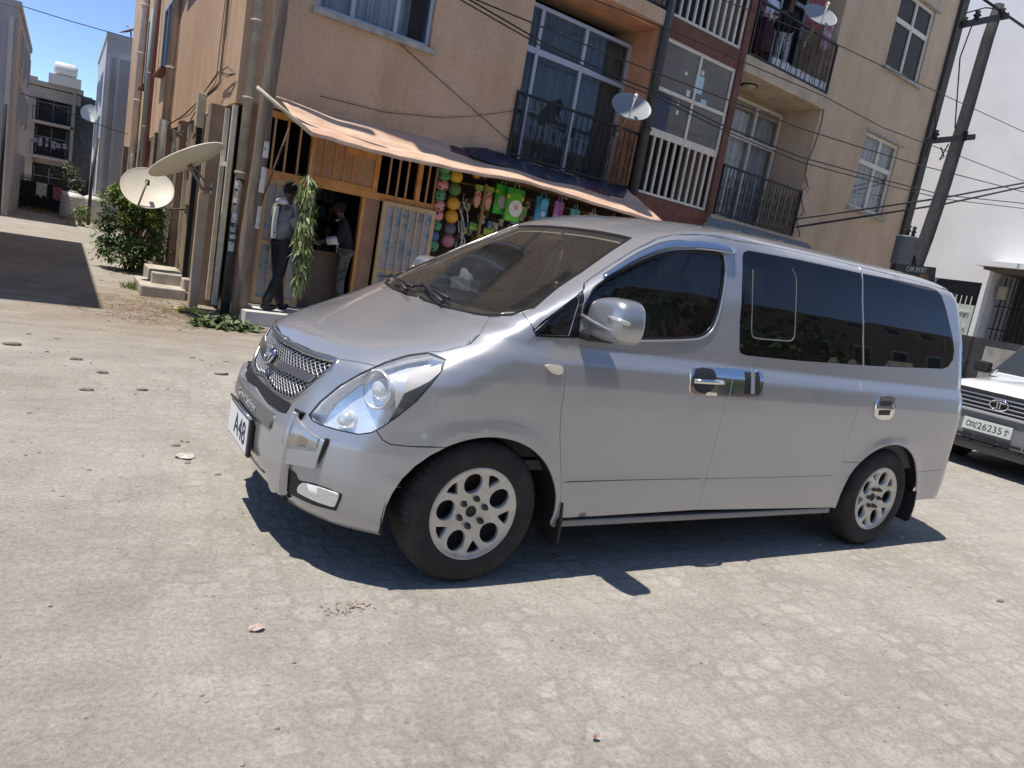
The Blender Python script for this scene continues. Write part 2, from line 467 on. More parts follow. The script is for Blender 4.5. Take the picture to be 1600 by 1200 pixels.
# ---------------------------------------------------------------- body panels
hood_side = T([(765, 494.5), (750, 522), (735, 537.5), (710, 544), (690, 549)])
lampT = T(z1([(1310, 280), (1180, 298), (1050, 340), (990, 368)]))
hood_front = T([(565, 566), (530, 561), (490, 549), (455, 534)])
hf_c = cast([[-4, 0, .945]], [1, 0, 0])
cowl = T([(745, 491), (700, 481), (665, 470)]); cowl = cowl[cowl[:, 1] < -.02]
cowl_c = cast([[-4, 0, 1.235]], [1, 0, 0])
hood_half = np.vstack([cowl_c, cowl[::-1], hood_side, lampT, hood_front])      # cowl centre to hood nose, near side
hood_line = np.vstack([hood_half, hf_c, mir(hood_half[1:])])
panel('hood', hood_line, TOP, PAINT, VAN, h=.04)

# headlamp outline
hl = T(z1([(570, 672), (640, 590), (760, 490), (900, 410), (990, 368), (1050, 340), (1180, 298), (1310, 280), (1430, 325), (1400, 400), (1330, 490), (1240, 590), (1130, 680), (1030, 750), (960, 785), (880, 795), (760, 770), (640, 735), (590, 708)]))
# grille outline, symmetric
gr_half = T([(455, 537.5), (475, 547.5), (500, 556), (528, 563), (515, 577), (500, 591), (482, 607), (465, 621), (456, 625.5), (440, 621), (424, 613)])
gtop = gr_half.copy()
g_c0 = cast([[-4, 0, gr_half[0][2]-.004]], [1, 0, 0]); g_c1 = cast([[-4, 0, .728]], [1, 0, 0])
gr_line = np.vstack([g_c0, gr_half, g_c1, mir(gr_half)])
# bumper cover: hood edge above, seam to the fender, arch, underside
def arch(xc, a, b, t0, t1, n, zc=WR):
    t = np.radians(np.linspace(t0, t1, n)); P = np.stack([xc+a*np.cos(t), 0*t-.9, zc+b*np.sin(t)], -1)
    return snap(P)
fs = T(z1([(990, 768), (1030, 828), (1080, 858), (1200, 871), (1390, 876)]))          # bumper to fender seam
AF = dict(xc=0.005, a=.445, b=.385)
def arch_at_z(xc, a, b, z, side): return xc + side*a*math.sqrt(max(0, 1-((z-WR)/b)**2))
tz = math.degrees(math.asin((fs[-1][2]-WR)/AF['b']))
archA = arch(AF['xc'], AF['a'], AF['b'], 180-tz, 194, 8)      # front part of the arch down to the bumper tail
under = np.array([[-.415, -.88, .243], [-.56, -.80, .245], [-.70, -.62, .25], [-.78, -.40, .25], [-.815, -.2, .25], [-.82, 0, .25]])
under = NOSE.to3(NOSE.to2(under))
lamp_low = hl[np.argmin(hl[:, 2]):]
hl_u = np.vstack([hl[4:5][::-1], hl[3::-1], hl[:13:-1]])       # from the hood edge along the inner and lower lamp edge to the seam
hf_near = np.vstack([hood_front[::-1]])
bump_half = np.vstack([hf_c, hf_near, hl[4:5], hl[3::-1], hl[:13:-1], fs, archA, under])
# centre line closes it
bumper_line = np.vstack([bump_half, mir(bump_half[1:-1])])
BUMP = panel('front_bumper', bumper_line, NOSE, PAINT, VAN, holes=[gr_line], h=.04)
# fenders
df = T([(887, 527.5), (886, 577), (882, 610), (877, 640), (875, 680), (877, 740), (877, 775), (871, 811)])
pil_seam = T([(815, 487), (822, 497), (832, 511)])
qw_low = T([(836, 525), (860, 527)])
archB = arch(AF['xc'], AF['a'], AF['b'], -8, tz, 14)[:]
archTop = arch(AF['xc'], AF['a'], AF['b'], tz, 180-tz, 16)
ax_r = archB[0]
sillpt = snap([[ax_r[0]+.01, 0, .27], [df[-1][0], 0, .27]])
fend = np.vstack([hood_side, hl[7:14], fs, archTop[::-1], archB[::-1], sillpt, df[::-1], qw_low[::-1], pil_seam[::-1], T([(790, 487)]), cowl[:0]])
FND = Planar((.25, .8, -.5)); FNF = Planar((.25, -.8, -.5))
panel('front_fender', fend, FND, PAINT, VAN, h=.035)
panel('front_fender', mir(fend), FNF, PAINT, VAN, h=.05)
# roof with the windscreen pillars
ws_near = T([(832, 481), (870, 449), (905, 426), (950, 394), (985, 372)])
ws_corner = T([(800, 491.5)])
ws_top = np.array([[.885, -.45, 1.76], [.893, -.25, 1.764], [.895, 0, 1.765]]); ws_top = WSD.to3(WSD.to2(ws_top))
cowl_pt = T([(768, 493)])
ws_half = np.vstack([cowl_c, cowl[::-1], cowl_pt, ws_corner, ws_near, ws_top])     # bottom centre, near pillar, header centre
ws_line = np.vstack([ws_half, mir(ws_half[1:-1])])
door_top = T([(911, 455), (912, 443), (920, 435.5), (950, 415), (990, 390), (1025, 372.5), (1050, 366.5), (1100, 367), (1146, 375)])
qt = T([(836, 516), (870, 486)])
rail = snap([[1.75, 0, 1.858], [2.2, 0, 1.866], [2.8, 0, 1.868], [3.3, 0, 1.862], [3.6, 0, 1.852], [3.84, 0, 1.832]])
rear_top = np.array([[3.93, -.55, 1.86], [3.95, -.3, 1.865], [3.955, 0, 1.867]]); rear_top = TOP.to3(TOP.to2(rear_top))
roof_half = np.vstack([ws_top[::-1], ws_near[::-1], ws_corner, pil_seam, qt, door_top, rail, rear_top])
roof_line = np.vstack([roof_half, mir(roof_half[1:-1])])
ROOF = panel('roof', roof_line, TOP, PAINT, VAN, h=.04)
# front doors with window openings
dr = T([(1146, 376), (1147, 395), (1145, 430), (1142, 490), (1140, 565), (1136, 610), (1130, 645), (1120, 685), (1108, 728), (1097, 768), (1088, 797)])
dwin = T([(910, 524), (912, 476), (925, 452), (945, 437), (990, 414), (1027, 399), (1055, 392.5), (1095, 392.5), (1122, 395), (1131, 399), (1132, 420), (1128, 455), (1121, 488), (1112, 511), (1101, 522), (1086, 528), (1000, 529.5)])
qwin = T([(840, 515.5), (868, 490), (903, 459), (889, 525), (842, 523)])
dline = np.vstack([qw_low, df, dr[::-1], door_top[::-1], qt[::-1]])
qfull = np.vstack([T([(834, 521), (838, 513), (870, 484), (907, 452)]), dwin[3:], dwin[:1], T([(890, 527)])])
for nm, L, d in (('front_door', 1, SIDE), ('front_door', -1, FAR)):
    f = (lambda a: a) if L == 1 else mir
    D_ = panel(nm, f(dline), d, PAINT, VAN, holes=[f(dwin), f(qwin)], h=.035 if L == 1 else .06)
    if L == 1: DOOR = D_
    panel('window_glass', f(dwin), d, TINT2, D_, h=.05, off=-.006, flange=0, gap=-.004)
    panel('quarter_window', f(qwin), d, TINT2, D_, h=.05, off=-.006, flange=0, gap=-.004)
    if L == 1:
        blk = np.vstack([T([(837, 525.5), (836, 518), (870, 486.5), (910, 453.5), (908, 485), (903, 528), (890, 528)])])
        panel('mirror_sail_trim', blk, d, TRIM, D_, holes=[qwin], h=.03, off=.002, flange=.004, gap=0)
        strip('window_seal', dense(np.vstack([dwin]), .02), .014, TRIM, D_, off=0, th=.003, closed=True)
        strip('window_trim', dense(T([(1131, 399), (1134, 420), (1131, 456), (1124, 490), (1115, 514), (1104, 525), (1087, 531.5), (1000, 533), (925, 532)]), .02), .012, PAINT, D_, off=.002, th=.004)
# sliding doors, side windows, rear quarters
sr = T([(1349.5, 571), (1345, 610), (1342, 635), (1327, 677), (1316, 722)])
sdl_top = rail[:3]
swl = np.vstack([dr, snap([[dr[-1][0]+.002, 0, .30], [2.60, 0, .30]]), sr[::-1]])
RA = dict(xc=3.2, a=.455, b=.405)
zs = sr[-1][2]
ra_t = math.degrees(math.asin((zs-WR)/RA['b']))
ra_f = arch(RA['xc'], RA['a'], RA['b'], 180-ra_t, 187, 8)
div = T([(1347, 427), (1348, 470), (1349, 530), (1349.5, 571)])
div_top = snap([[div[0][0], 0, 1.866]])
slide = np.vstack([dr, ra_f[::-1][:1]*[1, 1, 0]+[-.02, 0, .30], ra_f[::-1], sr[::-1], div[::-1], div_top, rail[1::-1]])
slide[len(dr)] = snap([[slide[len(dr)][0], 0, .3]])[0]
swin = np.vstack([T([(1160, 402), (1162, 394), (1170, 391), (1250, 406)]), div[:1]-[.006, 0, 0], div[1:-1]-[.006, 0, 0], div[-1:]-[.006, 0, 0], T([(1250, 564), (1166, 555.5), (1157, 552), (1155, 545), (1156, 500)])])
rwin = np.vstack([div[:1]+[.006, 0, 0], T([(1400, 437), (1450, 448), (1464, 453.5), (1471, 461), (1479, 484), (1488, 522), (1491.5, 548), (1489.5, 563), (1483, 573), (1473, 576.5), (1410, 574)]), div[-1:]+[.006, 0, 0], div[2:0:-1]+[.006, 0, 0]])
rsk = T([(1434, 738)])
ra_all = arch(RA['xc'], RA['a'], RA['b'], -2, 180-ra_t, 20)
rb_low = snap([[ra_all[0][0], 0, .33]])
cy = lambda x, y, z: TAIL.to3(TAIL.to2(np.array([[x, y, z]])))
tail_edge = np.vstack([cy(3.98, -.66, 1.80), cy(4.02, -.68, 1.6), cy(4.08, -.70, 1.35), cy(4.13, -.72, 1.2), cy(4.15, -.72, .9), cy(4.17, -.72, .66)])
rseam = np.vstack([T([(1472, 734), (1450, 736), (1434, 738)])])
quarter = np.vstack([div_top, div, sr, ra_all[::-1][:-4], snap([[ra_all[4][0], 0, rseam[-1][2]]]) if 0 else rseam[::-1], cy(4.1, -.8, .58), cy(4.19, -.72, .6), tail_edge[::-1], rail[:2:-1]])
# where the seam meets the arch
zr = rseam[-1][2]; ta = math.degrees(math.asin((zr-WR)/RA['b']))
ra_up = arch(RA['xc'], RA['a'], RA['b'], ta, 180-ra_t, 18); ra_dn = arch(RA['xc'], RA['a'], RA['b'], -4, ta, 6)
quarter = np.vstack([div_top, div, sr, ra_up[::-1], rseam[1::-1], cy(4.1, -.8, .575), cy(4.19, -.72, .59), tail_edge[::-1], rail[:2:-1]])
rbump_half = np.vstack([ra_dn[::-1], np.array(snap([[3.72, 0, .33], [3.9, 0, .335]])), cy(4.08, -.8, .33), cy(4.16, -.6, .32), cy(4.2, -.3, .32), cy(4.2, 0, .32), cy(4.22, 0, .60), cy(4.2, -.4, .595), cy(4.19, -.72, .59), cy(4.1, -.8, .575), rseam[:2]])
for L, d in ((1, SIDE), (-1, FAR)):
    f = (lambda a: a) if L == 1 else mir
    S_ = panel('sliding_door', f(slide), d, PAINT, VAN, holes=[f(swin)], h=.04 if L == 1 else .07)
    if L == 1: SLD = S_
    panel('side_window', f(swin), d, TINT, S_, h=.06, off=-.002, flange=.004, gap=.001)
    strip('window_frit', dense(np.vstack([f(swin)[:], f(swin)[:1]]), .03, 0), .035, TRIM, S_, off=-.012, th=.002)
    Q_ = panel('rear_quarter', f(quarter), TAIL if L == 1 else TAIL, PAINT, VAN, holes=[f(rwin)], h=.026 if L == 1 else .07)
    if L == 1: QRT = Q_
    panel('rear_side_window', f(rwin), d, TINT, Q_, h=.06, off=-.002, flange=.004, gap=.001)
    strip('window_frit', dense(np.vstack([f(rwin), f(rwin)[:1]]), .03, 0), .035, TRIM, Q_, off=-.012, th=.002)
# inner sliding pane line
ip = T([(1238, 421), (1244, 432), (1244.5, 450), (1243, 490), (1242, 525), (1238, 532), (1232, 533), (1205, 531), (1180, 529), (1175, 525), (1174, 515), (1176, 450), (1176.5, 422)])
strip('sliding_pane_seal', dense(ip, .02, 2), .008, mat('grey seal', (.16, .16, .165), .5), SLD, off=.001, th=.0015)
# rear end
tg = np.vstack([rear_top[-1:], rear_top[1::-1], tail_edge, cy(4.19, -.72, .61), cy(4.2, -.4, .62), cy(4.22, 0, .63)])
tgl = np.vstack([tg, mir(tg[1:-1])])
TGT = panel('tailgate', tgl, TAIL, PAINT, VAN, h=.035)
rw = np.vstack([cy(3.98, 0, 1.76), cy(3.99, -.55, 1.74), cy(4.1, -.60, 1.25), cy(4.13, 0, 1.22)])
panel('rear_window', np.vstack([rw, mir(rw[1:-1])]), TAIL, TRIM, TGT, h=.08, off=.004, flange=.004)
rbl = np.vstack([rbump_half, ]); i0 = len(ra_dn)+6
near_part = rbump_half
# order: arch, underside to centre, top centre back to seam -> mirror both runs
k = len(ra_dn)+5
lowrun = rbump_half[:k+1]; uprun = rbump_half[k+1:]
rbl = np.vstack([lowrun, mir(lowrun[:-1]), mir(uprun)[:-1], uprun])
panel('rear_bumper', rbl, TAIL, PAINT, VAN, h=.05)
tl = np.vstack([cy(4.12, -.80, 1.22), cy(4.15, -.66, 1.22), cy(4.16, -.66, .78), cy(4.1, -.82, .80)])
for f in ((lambda a: a), mir): panel('tail_lamp', f(tl), TAIL, REDL, VAN, h=.05, off=.006, flange=.01)
# roof spoiler on the tailgate
m = MB()
sp = [(3.86, 1.872), (3.98, 1.868), (4.06, 1.845), (4.065, 1.83), (3.97, 1.84), (3.9, 1.85)]
ys = [-.66, -.62, -.4, 0, .4, .62, .66]
rg = []
for y in ys:
    k_ = .6 if abs(y) > .65 else 1
    rg.append([m.bm.verts.new((x-(.10*(y/.66)**2), y, z-.014*abs(y/.66)**3-(.006 if k_ < 1 else 0))) for x, z in sp])
for A, B in zip(rg[:-1], rg[1:]):
    for q in range(len(sp)): m.bm.faces.new((A[q], A[(q+1) % 6], B[(q+1) % 6], B[q])).smooth = True
m.bm.faces.new(rg[0]); m.bm.faces.new(rg[-1][::-1]); m.build('roof_spoiler', PAINT, VAN, autosmooth=.7)
# windscreen
WSO = panel('windscreen', ws_line, WSD, WSGL, VAN, h=.05, off=-.004, flange=0, gap=.001)
wsb = np.vstack([ws_half, mir(ws_half[1:-1])])
strip('windscreen_seal', dense(np.vstack([wsb, wsb[:1]]), .03, 0), .028, TRIM, WSO, off=-.001, th=.0025)
# dark cowl panel at the foot of the windscreen
cw = [p for p in np.vstack([mir(np.vstack([cowl[::-1], cowl_pt])), cowl_c, cowl[::-1], cowl_pt])]
m = MB()
C_ = np.vstack([mir(np.vstack([cowl[::-1], cowl_pt])), cowl_c, cowl[::-1], cowl_pt])
for a, b in zip(C_[:-1], C_[1:]):
    m.quad(a+[.0, 0, -.012], b+[.0, 0, -.012], b+[.085, 0, .022], a+[.085, 0, .022])
m.build('cowl_panel', BLACKP, VAN)
# ---------------------------------------------------------------- van details
def ov(name, px, off, m, parent, dom=SIDE, flange=.008, h=.03, rnd=0, both=False):
    P = T(px); o = panel(name, P, dom, m, parent, off=off, flange=flange, h=h, gap=0, rnd=rnd)
    if both:
        panel(name, mir(P), {SIDE: FAR}.get(dom, dom), m, parent, off=off, flange=flange, h=h*1.5, gap=0, rnd=rnd)
    return o
# --- grille
panel('grille_backing', gr_line, FRONT, BLACKP, VAN, h=.05, off=-.035, flange=0, gap=-.003)
GRL = strip('grille', dense(np.vstack([gr_line, gr_line[:1]]), .02, 0), .030, DCHROME, VAN, off=-.003, th=.006)
gl_ = np.vstack([mir(gr_line[len(gr_half)-5:len(gr_half)+1]), g_c1, gr_line[len(gr_half)-5:len(gr_half)+1][::-1]]) if 0 else None
m = MB(); poly = inset2(FRONT.to2(resample(gr_line, .02)), .012)
MESHM = mat('grille mesh grey', (.42, .43, .45), .3, .7)
lo, hi = poly.min(0), poly.max(0); pitch = .025
for sgn in (1, -1):
    for k in range(-60, 60):
        t = np.linspace(-1.2, 1.2, 480); c = (lo+hi)/2
        q = np.stack([c[0]+t, c[1]+sgn*t*.62+k*pitch], -1)
        ins = inside2(poly, q)
        if not ins.any(): continue
        idx = np.where(ins)[0]
        for run in np.split(idx, np.where(np.diff(idx) > 1)[0]+1):
            if len(run) < 4: continue
            P = FRONT.to3(q[run][::6] if len(run) > 12 else q[run]); P = P-gradG(P)*.016
            m.tube(P, .0034, 5)
m.build('grille_mesh', MESHM, GRL)
barp = T([(437, 563), (465, 574), (492.5, 586.5), (482, 597), (458, 587), (432, 575)])
bc1 = cast([[-4, 0, barp[0][2]+.004]], [1, 0, 0]); bc0 = cast([[-4, 0, barp[-1][2]+.004]], [1, 0, 0])
panel('grille_bar', np.vstack([bc1, barp, bc0, mir(barp)]), FRONT, DCHROME, GRL, off=.004, flange=.02, h=.04, gap=0)
ec = cast([[-4, 0, .845]], [1, 0, 0])[0]; en = gradG(ec[None])[0]
def emb(y, z, o): 
    u = np.array([0, 1., 0]); v = np.cross(en, u); v = v if v[2] > 0 else -v
    return ec+u*y+v*z+en*o
m = MB()
t_ = np.linspace(0, 2*PI, 33)[:-1]
m.tube([emb(.066*math.cos(t), .046*math.sin(t), .02) for t in t_], .0065, 8, closed=True)
for s in (-1, 1): m.tube([emb(.024*s+.012, -.035, .02), emb(.024*s, 0, .022), emb(.024*s-.012, .035, .02)], [.006, .008, .006], 6)
m.tube([emb(-.026, .007, .022), emb(.026, -.007, .022)], .0065, 6)
EMB = m.build('front_emblem', CHROME, VAN)
m = MB(); m.poly([emb(.062*math.cos(t), .043*math.sin(t), .008) for t in t_]); m.build('emblem_backing', BLACKP, EMB)
# --- slot under the grille, bumper guard, strip with raised letters, plate
SLOTP = 1
gt = cast([[-4, 0, .672]], [1, 0, 0]); gb = cast([[-4, 0, .43]], [1, 0, 0])
gd = T([(430, 643), (455, 650), (468, 652), (478, 668), (510, 690), (496, 731), (470, 727), (453, 723), (449, 768), (430, 764), (424, 738), (404, 716)])
BG = panel('bumper_guard', np.vstack([gt, gd, gb, mir(gd)]), NOSE, PAINT, BUMP, off=.022, flange=.03, h=.03, gap=0)
def band(z0, z1, y1, n=14):
    ys = np.linspace(-y1, y1, n)
    a = cast(np.stack([0*ys-4, ys, 0*ys+z1], -1), [1, 0, 0]); b = cast(np.stack([0*ys-4, ys, 0*ys+z0], -1), [1, 0, 0])
    return np.vstack([a, b[::-1]])
panel('air_slot', band(.655, .708, .43), NOSE, BLACKP, BUMP, off=.004, flange=.004, h=.04, gap=0)
for sgn in (1, -1):
    rd = dense(T([(466, 647), (459, 668), (452, 700), (447, 735), (445, 768)]), .02)*[1, sgn, 1]
    strip('guard_ridge', rd, .046, PAINT, BG, off=.022, th=.013, prof=[(-.6, -1), (-.45, .0), (-.2, .8), (.0, 1), (.2, .8), (.45, .0), (.6, -1)])
STR = panel('bumper_strip', band(.575, .640, .40), NOSE, mat('dark grey strip', (.13, .13, .125), .35), BUMP, off=.027, flange=.01, h=.04, gap=0)
LET = mat('silver raised letters', (.62, .62, .63), .3, .6)
me = text_mesh('Grand Starex', .062, .0015)
for v in me.vertices:
    yy = -v.co.x*1.15; b_ = cast([[-4, yy, .607]], [1, 0, 0])[0]; n_ = gradG(b_[None])[0]
    v.co = Vector((b_[0], yy, .607+v.co.y))+Vector(n_)*(.029+v.co.z)
me.materials.clear(); link('strip_lettering', me, LET, STR)
px_ = -.882; m = MB(); m.box((px_+.012, 0, .477), (.02, .47, .19), bev=.006)
PLH = m.build('plate_holder', BLACKP, VAN)
m = MB(); m.box((px_, 0, .477), (.006, .43, .165), bev=.002); PL = m.build('number_plate', PLATEW, VAN)
m = MB(); m.tube([(px_+.0, -.235, .577), (px_-.004, 0, .579), (px_+.0, .235, .577)], .007, 6); m.build('plate_holder_rim', CHROME, PLH)
text_obj('plate_lettering', 'A48', .155, INK, PL, (px_-.0045, -.055, .474), (0, -1, 0), (0, 0, 1), .0008)
lg = cast([[-4, 0, .42], [-4, 0, .33]], [1, 0, 0])
panel('lower_intake', band(.33, .405, .30), NOSE, BLACKP, BUMP, off=.004, flange=.003, h=.05, gap=0)
m = MB()
for z in (.352, .378):
    ys = np.linspace(-.3, .3, 9); P = cast(np.stack([0*ys-4, ys, 0*ys+z], -1), [1, 0, 0]); m.tube(P+gradG(P)*.008, .005, 6)
m.build('intake_slat', DCHROME, BUMP)
ov('chrome_rib', z1([(458, 790), (560, 800), (655, 822), (640, 880), (540, 868), (432, 850)]), .028, DCHROME, BUMP, NOSE, .02, both=True)
strip('guard_end_cap', dense(T(z1([(692, 822), (665, 890), (622, 975)])), .02), .018, BLACKP, BUMP, off=.01, th=.006)
# --- fog lamps
ov('fog_lamp_recess', z8([(425, 692), (470, 700), (490, 722), (505, 760), (600, 780), (700, 812), (778, 850), (772, 880), (740, 952), (600, 915), (440, 838), (430, 790)]), .002, BLACKP, BUMP, NOSE, .004, both=True)
ov('fog_lamp', z8([(520, 785), (545, 772), (640, 800), (755, 842), (762, 858), (740, 918), (725, 925), (620, 890), (512, 836), (505, 815)]), .010, mat('fog lamp glass', (.72, .70, .66), .18, .2, coat=1, bump=.15, bscale=60), BUMP, NOSE, .012, rnd=1, both=True)
strip('bumper_seam', dense(T([(452, 733), (495, 745), (552, 757), (627, 761.5)]), .02), .004, TRIM, BUMP, off=-.0005, th=.0015)
# --- headlamps
LAMPIN = mat('lamp reflector', (.88, .89, .90), .18, .5, bump=.10, bscale=16)
IND = mat('ribbed indicator reflector', (.66, .62, .58), .55, 0)
for s in (1, -1):
    f = (lambda a: a) if s == 1 else mir; fp = (lambda p: np.asarray(p)*[1, s, 1])
    hlf = f(hl)
    dom = NOSE
    L_ = panel('headlight', hlf, dom, LENS, VAN, h=.04, off=.002, flange=.004, gap=.002)
    panel('reflector', hlf, dom, LAMPIN, L_, h=.03, off=-.055, flange=0, gap=-.004)
    strip('lamp_bezel', dense(np.vstack([hlf, hlf[:1]]), .02, 0), .007, TRIM, L_, off=-.003, th=.003)
    strip('lamp_inner_wall', dense(np.vstack([hlf, hlf[:1]]), .02, 0), .004, LAMPIN, L_, off=-.03, th=.028)
    panel('turn_lamp', f(T(z1([(1190, 395), (1300, 372), (1400, 340), (1395, 395), (1330, 455), (1250, 500), (1170, 535)]))), dom, IND, L_, h=.03, off=-.012, flange=.02, gap=0)
    panel('lamp_lower_trim', f(T(z1([(1165, 540), (1250, 505), (1330, 462), (1395, 402), (1330, 488), (1240, 588), (1130, 675), (1060, 725), (1105, 650)]))), dom, mat('dark lamp trim', (.07, .075, .085), .35), L_, h=.03, off=-.010, flange=.02, gap=0)
    c = T([(588, 607)])[0]; n = gradG(c[None])[0]; ax = np.array([-.92, -.36, .05]); ax /= np.linalg.norm(ax)
    def ringpts(r, o, k=28):
        u = np.cross(ax, [0, 0, 1.]); u /= np.linalg.norm(u); v = np.cross(u, ax)
        return [fp(c-n*.03+ax*o+(u*math.cos(a)+v*math.sin(a))*r) for a in np.linspace(0, 2*PI, k+1)[:-1]]
    m = MB()
    prof = [(.082, .018), (.088, .012), (.078, -.005), (.06, -.03), (.05, -.04)]
    rg = [[m.bm.verts.new(p) for p in ringpts(r, o)] for r, o in prof]
    for A, B in zip(rg[:-1], rg[1:]):
        for k in range(28): m.bm.faces.new((A[k], A[(k+1) % 28], B[(k+1) % 28], B[k])).smooth = True
    m.build('lamp_ring', LAMPIN, L_)
    m = MB(); m.ball(fp(c-n*.042-ax*.025), .054, 3); m.build('projector_lens', mat('lamp bulb glass', (.80, .81, .80), .08, .35, coat=1), L_)
    c2 = T([(533, 655)])[0]; n2 = gradG(c2[None])[0]
    m = MB(); m.ball(fp(c2-n2*.05), .045, 3); m.build('lamp_bulb_cup', LAMPIN, L_)
# --- side fittings
ov('side_indicator', z2([(1165, 925), (1190, 916), (1262, 922), (1273, 940), (1270, 972), (1245, 984), (1200, 968)]), .012, AMBER, VAN, SIDE, .014, .02, 1, both=True)
zh = lambda l: [(1070+x/12.3, 565+y/12.3) for x, y in l]
for parent, pts in ((DOOR, [(180, 100), (870, 130), (820, 660), (180, 640), (100, 600), (75, 540), (95, 200)]), (SLD, [(885, 130), (1400, 165), (1480, 230), (1470, 500), (1420, 640), (1340, 680), (835, 662)])):
    ov('handle_plate', zh(pts), .010, CHROME, parent, SIDE, .014, .02, 1)
ov('handle_recess', zh([(175, 150), (300, 130), (500, 150), (560, 230), (580, 330), (540, 480), (430, 600), (230, 595), (150, 480), (130, 300)]), .0125, BLACKP, DOOR, SIDE, .002, .02, 1)
hb = T(zh([(140, 370), (340, 375), (600, 385), (700, 400)])); hn = gradG(hb)
m = MB(); m.tube(hb+hn*np.array([[.022], [.034], [.034], [.016]]), [.012, .014, .014, .012], 10); DH = m.build('door_handle', CHROME, DOOR)
ov('handle_recess', zh([(1120, 210), (1390, 215), (1395, 610), (1110, 620)]), .0125, BLACKP, SLD, SIDE, .002, .02)
vb = T(zh([(1250, 215), (1255, 420), (1245, 615)])); m = MB(); vn = gradG(vb)
m.bar(vb[0]+vn[0]*.022, vb[2]+vn[2]*.022, .026, .012, bev=.004); m.build('door_handle', mat('grey handle', (.36, .36, .37), .35, .5), SLD)
for parent in (VAN,):
    FH = ov('fuel_flap_handle', [(1372, 621), (1378, 618), (1391, 618.5), (1396, 622), (1396, 640), (1393, 650), (1386, 656), (1371, 655), (1366, 650), (1367, 636)], .012, CHROME, VAN, SIDE, .016, .02, 1)
    ov('handle_recess', [(1374, 626), (1391, 626), (1390, 634), (1373, 634)], .014, BLACKP, FH, SIDE, .001, .02)
    ov('handle_recess', [(1371, 640), (1389, 640), (1387, 648), (1370, 648)], .014, BLACKP, FH, SIDE, .001, .02)
strip('rub_line', dense(T([(881, 753.5), (980, 750), (1095, 748)]), .03), .004, TRIM, DOOR, off=-.001, th=.0015)
strip('rub_line', dense(T([(1102, 748), (1200, 746), (1303, 743)]), .03), .004, TRIM, SLD, off=-.001, th=.0015)
# belt crease highlight line and window visor
vo = T([(944, 428.5), (968, 412), (990, 398), (1025, 381), (1052, 374.5), (1100, 377), (1146, 386.5)]); vi = T([(942, 443), (968, 428), (992, 413.5), (1027, 398), (1054, 391.5), (1098, 392), (1145, 399.5)])
vo = dense(vo, .03); vi = np.array([vi_ for vi_ in dense(vi, .03)])
k = np.linspace(0, 1, 26)
def along(P, t):
    s_ = np.r_[0, np.cumsum(np.linalg.norm(np.diff(P, axis=0), axis=1))]; s_ /= s_[-1]
    return np.stack([np.interp(t, s_, P[:, i]) for i in range(3)], -1)
A_, B_ = along(vo, k), along(vi, k); m = MB(); rows = []
for a, b in zip(A_, B_):
    na = gradG(a[None])[0]; rows.append([m.bm.verts.new(a+na*.004), m.bm.verts.new(a*.62+b*.38+na*.022), m.bm.verts.new(b+na*.03), m.bm.verts.new(b+na*.026), m.bm.verts.new(a+na*.002)])
for P_, Q_ in zip(rows[:-1], rows[1:]):
    for q in range(4): m.bm.faces.new((P_[q], P_[q+1], Q_[q+1], Q_[q])).smooth = True
m.bm.faces.new(rows[0]); m.bm.faces.new(rows[-1][::-1])
m.build('window_visor', VISOR, DOOR)
# --- door mirrors
def superball(m, c, r, pw=.62, sub=4, fn=None):
    R_ = bmesh.ops.create_icosphere(m.bm, subdivisions=sub, radius=1)
    for v in R_['verts']:
        p = [math.copysign(abs(a)**pw, a) for a in v.co]
        L = max(1e-6, sum(abs(a)**(2/pw) for a in p))**(pw/2)
        p = [a/L for a in p]
        if fn: p = fn(p)
        v.co = Vector((c[0]+p[0]*r[0], c[1]+p[1]*r[1], c[2]+p[2]*r[2]))
        for f in v.link_faces: f.smooth = True
for s in (1, -1):
    def shp(p):
        x, y, z = p
        if x > 0: x *= .35
        y *= s
        k_ = 1-.16*max(0, y*s)*0
        if z > 0: z *= (1-.18*max(0, s*y)-.0)
        return (x, y*(1-.12*max(0, z)), z)
    m = MB(); superball(m, (.535, -1.05*s, 1.337), (.12, .150, .104), .52, 4, shp)
    MR = m.build('door_mirror', mat('silver mirror shell', (.42, .42, .43), .3, .7, coat=.8), VAN)
    m = MB(); m.box((.572, -1.05*s, 1.332), (.01, .21, .13), bev=.002); m.build('mirror_glass', MIRGL, MR)
    m = MB(); m.tube([(.535-.12*1.01*math.cos(a)**.52, (-1.05-.15*1.01*math.sin(a)**.52)*s, 1.352-.012*a) for a in np.radians([8, 16, 26, 38, 50, 62, 72])], [.006, .010, .012, .012, .012, .011, .008], 8); m.build('mirror_indicator', mat('clear indicator', (.62, .60, .56), .12, .5, coat=1), MR)
    m = MB(); m.tube([(.432, -.885*s, 1.325), (.424, -.95*s, 1.316), (.418, -1.03*s, 1.305), (.425, -1.13*s, 1.294), (.442, -1.17*s, 1.290)], [.010, .012, .011, .009, .004], 6); m.build('mirror_crease', PAINT, MR)
    m = MB(); m.box((.50, -.955*s, 1.285), (.14, .15, .085), bev=.02); m.build('mirror_arm', PAINT, MR)
    m = MB(); m.box((.50, -.925*s, 1.232), (.16, .11, .035), bev=.01); m.build('mirror_foot', BLACKP, MR)
